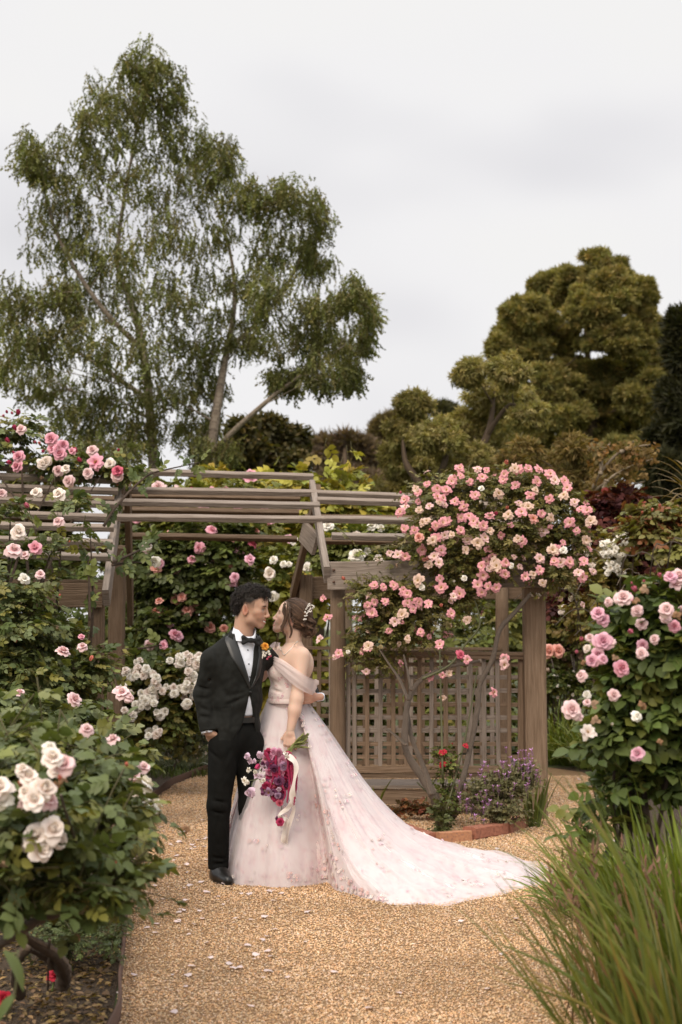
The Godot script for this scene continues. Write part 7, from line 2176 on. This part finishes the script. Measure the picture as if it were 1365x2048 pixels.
	for i in 3000:
		var d := rdir()
		var p := ce + d * R
		if scalp.call(p * Vector3(1, 0.96, 0.95)) < 0.5 and rng.randf() < 0.97: continue
		if p.z > 0.085: continue
		var d1 := ((bun - ce) / R).normalized()
		var c := hair * rr(0.55, 1.5)
		if rng.randf() < 0.16: c = Color(0.21, 0.12, 0.075) * rr(0.8, 1.2)
		var pts := []
		var puff := rr(0.97, 1.05)
		var ph := rr(0, TAU)
		var ax := d.cross(d1).normalized()
		for k in 11:
			var t := k / 10.0
			var dd := d.slerp(d1, t).normalized()
			pts.append(head_at * (ce + dd * R * (puff + 0.05 * sin(t * PI)) + ax * 0.006 * sin(t * 9.0 + ph) * t + rdir() * 0.0012))
		tube(hs, pts, curve1([0.0009, 0.0019, 0.0019, 0.0014], 10), 3, c, c * rr(0.9, 1.3))
	# crown volume lifted above the head
	for i in 120:
		# rolled locks of the bun, each a skein of parallel strands
		var a := rr(0, TAU)
		var axis_dir := (rdir() + Vector3(0, 0, 0.5)).normalized()
		var ctr: Vector3 = head_at * bun + Vector3(rr(-0.022, 0.026), rr(-0.045, 0.035), rr(-0.03, 0.045))
		var rad := rr(0.014, 0.036)
		var u := axis_dir.cross(Vector3(0.1, 1, 0.2)).normalized()
		var v := axis_dir.cross(u)
		var span := rr(2.0, 4.4)
		var c0 := hair * rr(0.6, 1.5)
		if rng.randf() < 0.3: c0 = Color(0.22, 0.125, 0.075) * rr(0.8, 1.2)
		for m in 9:
			var pts := []
			var dr := rr(-0.006, 0.006)
			var da := rr(-0.006, 0.006)
			for k in 9:
				var t := a + span * k / 8.0
				pts.append(ctr + (u * cos(t) + v * sin(t)) * (rad + dr) + axis_dir * (da + 0.0015 * k))
			tube(hs, pts, curve1([0.0008, 0.0018, 0.0017, 0.0007], 8), 3, c0 * rr(0.8, 1.2), c0 * rr(0.9, 1.4))
	# loose waves by the cheek and wisps at the nape
	for q in [[[571, 1206, 0.085], [567, 1222, 0.095], [572, 1240, 0.098], [563, 1254, 0.095], [567, 1266, 0.09]], [[575, 1205, 0.088], [575, 1225, 0.10], [570, 1245, 0.10], [566, 1258, 0.098], [570, 1272, 0.09]], [[568, 1208, 0.08], [571, 1228, 0.09], [567, 1248, 0.092], [562, 1262, 0.088]], [[580, 1215, 0.09], [578, 1240, 0.10], [584, 1262, 0.095], [580, 1275, 0.09]]]:
		for k in 9:
			var pts := []
			for p in q: pts.append(w(p[0] + rr(-2.0, 2.0), p[1] + rr(-2, 2), p[2] + rr(-0.006, 0.006)))
			tube(hs, curve(pts, 16), curve1([0.0028, 0.0030, 0.0022, 0.0008], 16), 4, hair * rr(0.6, 1.3), hair * rr(0.9, 1.7))
	for i in 16:
		var p0: Vector3 = w(rr(596, 628), rr(1245, 1272), rr(0.0, 0.06))
		var pts := [p0, p0 + Vector3(rr(-0.01, 0.02), rr(-0.02, 0.01), rr(-0.01, 0.02)), p0 + Vector3(rr(-0.01, 0.045), rr(-0.055, 0.0), rr(-0.01, 0.02))]
		tube(hs, curve(pts, 8), [0.0012, 0.001, 0.0008, 0.0005], 3, hair, hair * 2.0)
	for i in 8:
		var pts := [w(556 + rr(-2, 3), 1266, -0.06), w(555 + rr(-3, 3), 1282, -0.07), w(552 + rr(-5, 3), 1298 + rr(-5, 6), -0.07)]
		tube(hs, curve(pts, 8), [0.0016, 0.0016, 0.001], 3, hair, Color(0.22, 0.13, 0.07))
	obj("hair", done(hs), M.hair, root, off)
	# hairpiece of small pale blossom
	var hp_at := Node3D.new()
	hp_at.name = "hairpiece"
	root.add_child(hp_at)
	hp_at.position = w(616, 1222, 0.10) - base
	var bead := SphereMesh.new()
	bead.radius = 0.0042; bead.height = 0.0075; bead.radial_segments = 8; bead.rings = 5
	var pearl := mat("pearl", L(0.74, 0.70, 0.64), 0.35)
	var beads := tool()
	for q in [[624, 1210], [620, 1212], [616, 1215], [613, 1219], [611, 1224], [613, 1228], [611, 1233], [609, 1238], [627, 1212], [622, 1217], [618, 1220], [626, 1217], [620, 1224], [616, 1226], [615, 1232], [612, 1239], [628, 1215], [619, 1208], [622, 1222], [617, 1212]]:
		for k in 3:
			beads.append_from(bead, 0, Transform3D(Basis().scaled(Vector3.ONE * rr(0.6, 1.2)), w(q[0] + rr(-1.6, 1.6), q[1] + rr(-1.6, 1.6), 0.085 + rr(-0.006, 0.012) - 0.0016 * (q[0] - 612)) - base - hp_at.position))
	obj("beads", beads.commit(), pearl, hp_at)
	# earring and necklace
	var ear := tool()
	ear.append_from(bead, 0, Transform3D(Basis(), w(580.5, 1252, 0.092)))
	obj("earring", ear.commit(), mat("gold", L(0.75, 0.5, 0.22), 0.3), root, off)
	M.gold.metallic = 0.8
	var pearls := tool()
	var nl := []
	for q in [[600, 1277], [596, 1282], [588, 1291], [580, 1300], [573, 1307], [568.5, 1310], [565, 1305], [561, 1297], [559, 1290]]:
		var p := meet(trunk + arm, q[0], q[1], 7.9)
		nl.append(p + Vector3(0, 0.0, 0.004))
	tube(pearls, curve(nl, 60), [0.0022], 6, Color(0.78, 0.70, 0.60))
	obj("necklace", done(pearls), pearl, root, off)
	# bodice
	var bod_prims := grown(bust, 0.009)
	bod_prims.append(cut([plane_at(w(556, 1319, 0.1), Vector3(-0.36, -1.0, 0.0))], 0.006))
	bod_prims.append(cut([plane_at(w(574, 1426, 0), Vector3(0, 1, 0))], 0.004))
	for s in [[545, 1360, 560, 1372], [543, 1378, 566, 1386], [560, 1350, 590, 1390]]:
		bod_prims.append(cap(meet(bod_prims, s[0], s[1], 7.9) + Vector3(0, 0, 0.005), meet(bod_prims, s[2], s[3], 7.9) + Vector3(0, 0, 0.005), 0.006, 0.005, 0.012, true))
	var bo := fresh()
	net(bod_prims, 0.0075, bo, white)
	obj("bodice", as_mesh(bo), bod, root, off)
	var sash := tool()
	var srow := []
	for i in 41:
		var a := TAU * i / 40.0
		var dv := turn * (Vector3(sin(a), 0, cos(a)) * Vector3(0.136, 0, 0.114))
		var c := w(574, 1401)
		srow.append([c + dv * 1.01 + Vector3(0, -0.014, 0), c + dv * 1.035, c + dv + Vector3(0, 0.014, 0)])
	sheet(sash, srow)
	obj("waistband", done(sash), bod, root, off)
	# the off shoulder bands
	for q in [[[[545, 1318, 0.06], [553, 1324, 0.135], [566, 1333, 0.190], [583, 1346, 0.224], [602, 1360, 0.232], [618, 1369, 0.205], [629, 1373, 0.150], [630, 1372, 0.085]], 0.036, [[0.2, 1, 0.25], [0.35, 1, 0.1]]],
			[[[538, 1326, 0.0], [534, 1316, -0.10], [538, 1306, -0.20], [548, 1300, -0.27], [560, 1302, -0.26]], 0.045, [[0.3, 1, 0.0], [-0.2, 1, 0.0]]]]:
		var line := []
		for p in q[0]: line.append(w(p[0], p[1], p[2]))
		line = curve(line, 40)
		var rows := []
		for i in 41:
			var t := i / 40.0
			var tan := frame_along(line, i)
			var up := Vector3(q[2][0][0], q[2][0][1], q[2][0][2]).lerp(Vector3(q[2][1][0], q[2][1][1], q[2][1][2]), t)
			up = (up - tan * up.dot(tan)).normalized()
			var outv := up.cross(tan).normalized()
			if outv.z < 0: outv = -outv
			var wd: float = q[1] * (0.72 + 0.4 * smoothstep(0.0, 0.35, t) + 0.10 * smoothstep(0.7, 1.0, t))
			var row := []
			for k in 9:
				var s := k / 8.0 * 2.0 - 1.0
				row.append(line[i] + up * wd * s + outv * (0.010 * (1.0 - s * s) + 0.0045 * sin(s * 9.0 + t * 7.0) + (0.010 if s > 0.6 else 0.0)))
			rows.append(row)
		for layer in 2:
			var st := tool()
			var rows2 := []
			for rw in rows:
				var r2 := []
				for k in rw.size(): r2.append(rw[k] + (Vector3(0, -0.012, 0.004) if layer == 1 else Vector3.ZERO))
				rows2.append(r2)
			sheet(st, rows2)
			obj("off_shoulder_band", done(st), organza, root, off)
	# a knot of organza at the neckline
	var kst := tool()
	for k in 5: petal(kst, rr(2.2, 4.6), 0.0, 0.0, rr(0.03, 0.05), 0.03, 1.1, 1.7, 0.2, Color.WHITE, Color.WHITE, 0.2)
	obj("neckline_frill", done(kst), organza, root, Transform3D(Basis(Vector3.RIGHT, 1.2), w(543, 1322, 0.12) - base))
	# skirt and its tulle
	obj("skirt", skirt(0.0, 0.014, 3, 0.0), gown, root, off)
	# raised floral sprays sewn under the tulle
	var rows := skirt_rows(0.004, 0.014, 3, 0.002)
	var spots := []
	for i in 100:
		var t := rr(0.05, 1.0)
		if i % 3 == 0: t = rr(0.86, 0.985)
		spots.append([t, rr(0, 1)])
	var motifs := [bloom_open(Color(0.80, 0.62, 0.58), Color(0.80, 0.54, 0.54)), bloom_open(Color(0.84, 0.74, 0.71), Color(0.84, 0.74, 0.73)), bloom_open(Color(0.76, 0.56, 0.60), Color(0.78, 0.58, 0.66))]
	var mx := [[], [], []]
	for q in spots:
		for m in 7:
			var ti := clampi(int((q[0] + rng.randfn(0, 0.022)) * 44), 1, 42)
			var ui := posmod(int((q[1] + rng.randfn(0, 0.008 + 0.012 * (1.0 - q[0]))) * 340), 340)
			var p: Vector3 = rows[ti][ui]
			var nrm: Vector3 = (rows[ti][ui + 1] - p).cross(rows[ti + 1][ui] - p).normalized()
			if nrm.dot(Vector3(0, 0.6, 1)) < 0: nrm = -nrm
			var x := nrm.cross(rdir()).normalized()
			var s := rr(0.015, 0.030)
			mx[[0, 0, 1, 1, 1, 2][rng.randi() % 6]].append(Transform3D(Basis(x * s, nrm * s * 0.4, x.cross(nrm) * s), p + nrm * 0.0075 - base))
	for k in 3: many("floral_applique", motifs[k], M.petal, root, mx[k], [])
	obj("tulle_overlay", skirt(0.016, 0.011, 11, 0.004), tulle, root, off)
	build_bouquet()

func build_bouquet():
	var at := w(557, 1545, 0.42)
	var root := thing("bouquet", "bridal bouquet of magenta, plum and lilac flowers held head down by the bride", "bouquet", at)
	var z0: float = -(w(0, 1500, 0.30).z)
	var z1: float = -(w(0, 1500, 0.42).z)
	var pt := func(x: float, y: float, d := 0.0) -> Vector3: return P(430 + x / 5.46, 1420 + y / 5.46, z1 - d)
	# the cut stems, spreading past the hand
	var gm := mat("stem_green", Color.WHITE, 0.6, true)
	var grip_at: Vector3 = P(583, 1497, 8.92 - 0.245)
	for i in 50:
		var e: Vector3 = P(608 + rr(-11, 11), 1481 + rr(-16, 16), 8.92 - 0.24 + rr(-0.05, 0.03))
		var f: Vector3 = P(555 + rr(-20, 20), 1530 + rr(-10, 20), z1 + 0.03 + rr(-0.02, 0.03))
		var m := grip_at + rdir() * 0.009
		var st := tool()
		tube(st, curve([e - root.position, m - root.position, f - root.position], 8), [0.0033], 6, Color(0.20, 0.21, 0.06) * rr(0.7, 1.4), Color(0.09, 0.11, 0.03))
		obj("stem", done(st), gm, root)
	# flower kinds
	for k in {"plum": [Color(0.10, 0.02, 0.06), Color(0.20, 0.06, 0.14)], "magenta": [Color(0.36, 0.012, 0.06), Color(0.50, 0.05, 0.14)], "orchid": [Color(0.45, 0.10, 0.22), Color(0.62, 0.30, 0.42)], "mauve": [Color(0.28, 0.13, 0.24), Color(0.42, 0.26, 0.40)], "palelilac": [Color(0.62, 0.42, 0.56), Color(0.72, 0.55, 0.68)]}:
		var c: Array = {"plum": [Color(0.10, 0.02, 0.06), Color(0.20, 0.06, 0.14)], "magenta": [Color(0.36, 0.012, 0.06), Color(0.50, 0.05, 0.14)], "orchid": [Color(0.45, 0.10, 0.22), Color(0.62, 0.30, 0.42)], "mauve": [Color(0.28, 0.13, 0.24), Color(0.42, 0.26, 0.40)], "palelilac": [Color(0.62, 0.42, 0.56), Color(0.72, 0.55, 0.68)]}[k]
		petal_sets[k] = {"full": [bloom_full(c[0], c[1])], "loose": [bloom_loose(c[0], c[1])], "open": [bloom_open(c[0], c[1])], "bud": [bloom_bud(c[1])]}
	for q in [[470, 615, "magenta", "bud", 0.075], [640, 460, "orchid", "loose", 0.08], [590, 470, "magenta", "full", 0.06], [700, 470, "orchid", "loose", 0.07], [735, 560, "orchid", "loose", 0.10], [690, 520, "plum", "full", 0.07], [750, 620, "mauve", "loose", 0.09], [560, 540, "orchid", "open", 0.07], [620, 600, "plum", "loose", 0.07], [540, 590, "plum", "loose", 0.06], [545, 630, "palelilac", "open", 0.06], [600, 680, "orchid", "full", 0.07], [580, 720, "orchid", "loose", 0.06], [670, 690, "magenta", "full", 0.07], [780, 700, "magenta", "full", 0.08], [820, 600, "magenta", "full", 0.06], [800, 500, "magenta", "loose", 0.06], [650, 650, "plum", "full", 0.07], [720, 690, "orchid", "full", 0.07], [760, 760, "magenta", "full", 0.06], [700, 780, "plum", "loose", 0.07], [590, 800, "orange", "loose", 0.07], [560, 830, "magenta", "loose", 0.06], [545, 870, "plum", "open", 0.085], [590, 900, "mauve", "open", 0.08], [640, 900, "plum", "full", 0.055], [690, 940, "mauve", "full", 0.055], [720, 930, "plum", "loose", 0.05], [660, 960, "magenta", "full", 0.05], [710, 1020, "deep", "full", 0.04], [350, 510, "palelilac", "loose", 0.065], [385, 560, "palelilac", "loose", 0.06], [430, 560, "palelilac", "loose", 0.05], [490, 500, "palelilac", "loose", 0.065], [370, 655, "white", "open", 0.05], [325, 775, "white", "open", 0.06], [350, 790, "white", "full", 0.045], [455, 720, "palelilac", "open", 0.06], [505, 730, "palelilac", "open", 0.05], [440, 680, "white", "full", 0.035], [530, 770, "white", "full", 0.04], [500, 780, "white", "full", 0.035], [385, 905, "palelilac", "loose", 0.085], [690, 1190, "plum", "full", 0.035], [715, 1225, "magenta", "full", 0.045], [840, 540, "deep", "loose", 0.05], [660, 440, "palelilac", "loose", 0.05], [610, 510, "orchid", "loose", 0.06], [690, 620, "mauve", "full", 0.06], [730, 830, "white", "full", 0.04], [700, 870, "palelilac", "full", 0.045], [780, 800, "plum", "loose", 0.05]]:
		var sz: float = q[4] * (0.78 if q[2] in ["palelilac", "white", "mauve", "orchid"] else 1.0)
		bloom(root, pt.call(q[0], q[1], 0.03 + rr(-0.02, 0.03) + 0.03 * clampf(1.0 - absf(q[0] - 660) / 260.0, 0, 1)), Vector3((q[0] - 640) / 400.0, -0.25 + rr(-0.3, 0.3), 0.9), sz, q[2], q[3])
	for i in 110:
		var a := rr(0, TAU)
		var r := sqrt(rr(0, 1))
		bloom(root, pt.call(690 + cos(a) * r * 150, 690 + sin(a) * r * 230, 0.01 + rr(-0.02, 0.04)), Vector3(cos(a) * 0.5, -sin(a) * 0.5, 0.7) + rdir() * 0.5, rr(0.025, 0.045), ["magenta", "plum", "deep", "orchid", "deep", "magenta"][rng.randi() % 6], ["full", "loose"][rng.randi() % 2])
	# fine stalks of the outlying flowers
	for q in [[[600, 640], [480, 610], [350, 520]], [[600, 680], [450, 650], [372, 655]], [[600, 690], [440, 760], [330, 775]], [[600, 700], [420, 780], [400, 870], [386, 895]], [[690, 850], [725, 1000], [728, 1100], [715, 1215]], [[560, 620], [500, 560], [440, 560]], [[590, 720], [520, 740], [460, 720]]]:
		var pts := []
		for p in q: pts.append(pt.call(p[0], p[1], 0.02) - root.position)
		var st := tool()
		tube(st, curve(pts, 10), [0.0018], 5, Color(0.12, 0.13, 0.05))
		obj("stem", done(st), gm, root)
	# hanging amaranth tassels
	for q in [[[560, 460], [600, 560], [620, 640], [640, 720], [600, 860]], [[540, 470], [580, 530], [610, 600]], [[670, 500], [665, 640], [690, 760], [770, 900], [745, 990]], [[700, 620], [720, 760], [760, 880]], [[780, 470], [800, 560], [790, 670]], [[830, 600], [840, 760], [825, 970]], [[800, 640], [815, 800], [790, 1010]], [[895, 640], [890, 800], [865, 1035]], [[850, 560], [860, 700], [850, 800]], [[640, 560], [600, 620], [590, 700]], [[880, 700], [885, 860], [870, 960]]]:
		var pts := []
		for p in q: pts.append(pt.call(p[0], p[1], 0.075) - root.position)
		var c := curve(pts, 26)
		var rad := []
		for k in 27: rad.append(0.0085 * (1.0 - 0.55 * k / 26.0) * rr(0.75, 1.25))
		var st := tool()
		tube(st, c, rad, 7, Color(0.26, 0.010, 0.05), Color(0.32, 0.02, 0.08))
		for k in range(0, 27):
			for e in 5:
				var p: Vector3 = c[k] + rdir() * rad[k] * 0.8
				leaflet(st, Transform3D(leaf_basis(rdir(), rdir(), 1), p), 0.006, 0.005, 0.2, 0, Color(0.36, 0.03, 0.09) * rr(0.7, 1.2), 2)
		obj("amaranth_tassel", done(st), M.vc, root)
	# leaves
	var lf := tool()
	leaflet(lf, Transform3D(), 0.05, 0.018)
	var lm := done(lf)
	for i in 30:
		obj("leaf", lm, M[["leaf_a", "leaf_d", "leaf_b"][i % 3]], root, Transform3D(leaf_basis(rdir() + Vector3(-0.3, -0.3, 0), Vector3(0, 0, 1) + rdir() * 0.5, rr(0.8, 1.3)), pt.call(rr(520, 800), rr(480, 900), 0.02) - root.position))
	# ribbon
	var rm := mat("silk_ribbon", L(0.78, 0.70, 0.64), 0.6)
	rm.backlight_enabled = true
	rm.backlight = Color(0.4, 0.4, 0.4)
	for q in [[[[800, 500, 0.09], [870, 560, 0.10], [890, 640, 0.10], [870, 760, 0.10], [850, 900, 0.09], [855, 1010, 0.07], [860, 1100, 0.05], [810, 1260, 0.02], [775, 1400, -0.01], [750, 1560, -0.03]], 0.020], [[[850, 1000, 0.07], [790, 1080, 0.08], [710, 1140, 0.08], [730, 1190, 0.07], [790, 1200, 0.05], [760, 1320, 0.02], [740, 1480, -0.01]], 0.017], [[[580 + 215, 490, 0.09], [770, 480, 0.10], [790, 520, 0.10]], 0.016]]:
		var pts := []
		for p in q[0]: pts.append(pt.call(p[0], p[1], p[2]))
		var c := curve(pts, 40)
		var rows := []
		for k in 41:
			var tw := sin(k * 0.33) * 0.9
			var s: Vector3 = frame_along(c, k).cross(Vector3(sin(tw), 0.1, cos(tw))).normalized() * q[1] * (0.8 + 0.2 * sin(k * 0.4))
			rows.append([c[k] - s - root.position, c[k] + Vector3(0, 0, 0.004 * sin(k * 0.9)) - root.position, c[k] + s - root.position])
		var st := tool()
		sheet(st, rows)
		obj("ribbon", done(st), rm, root)
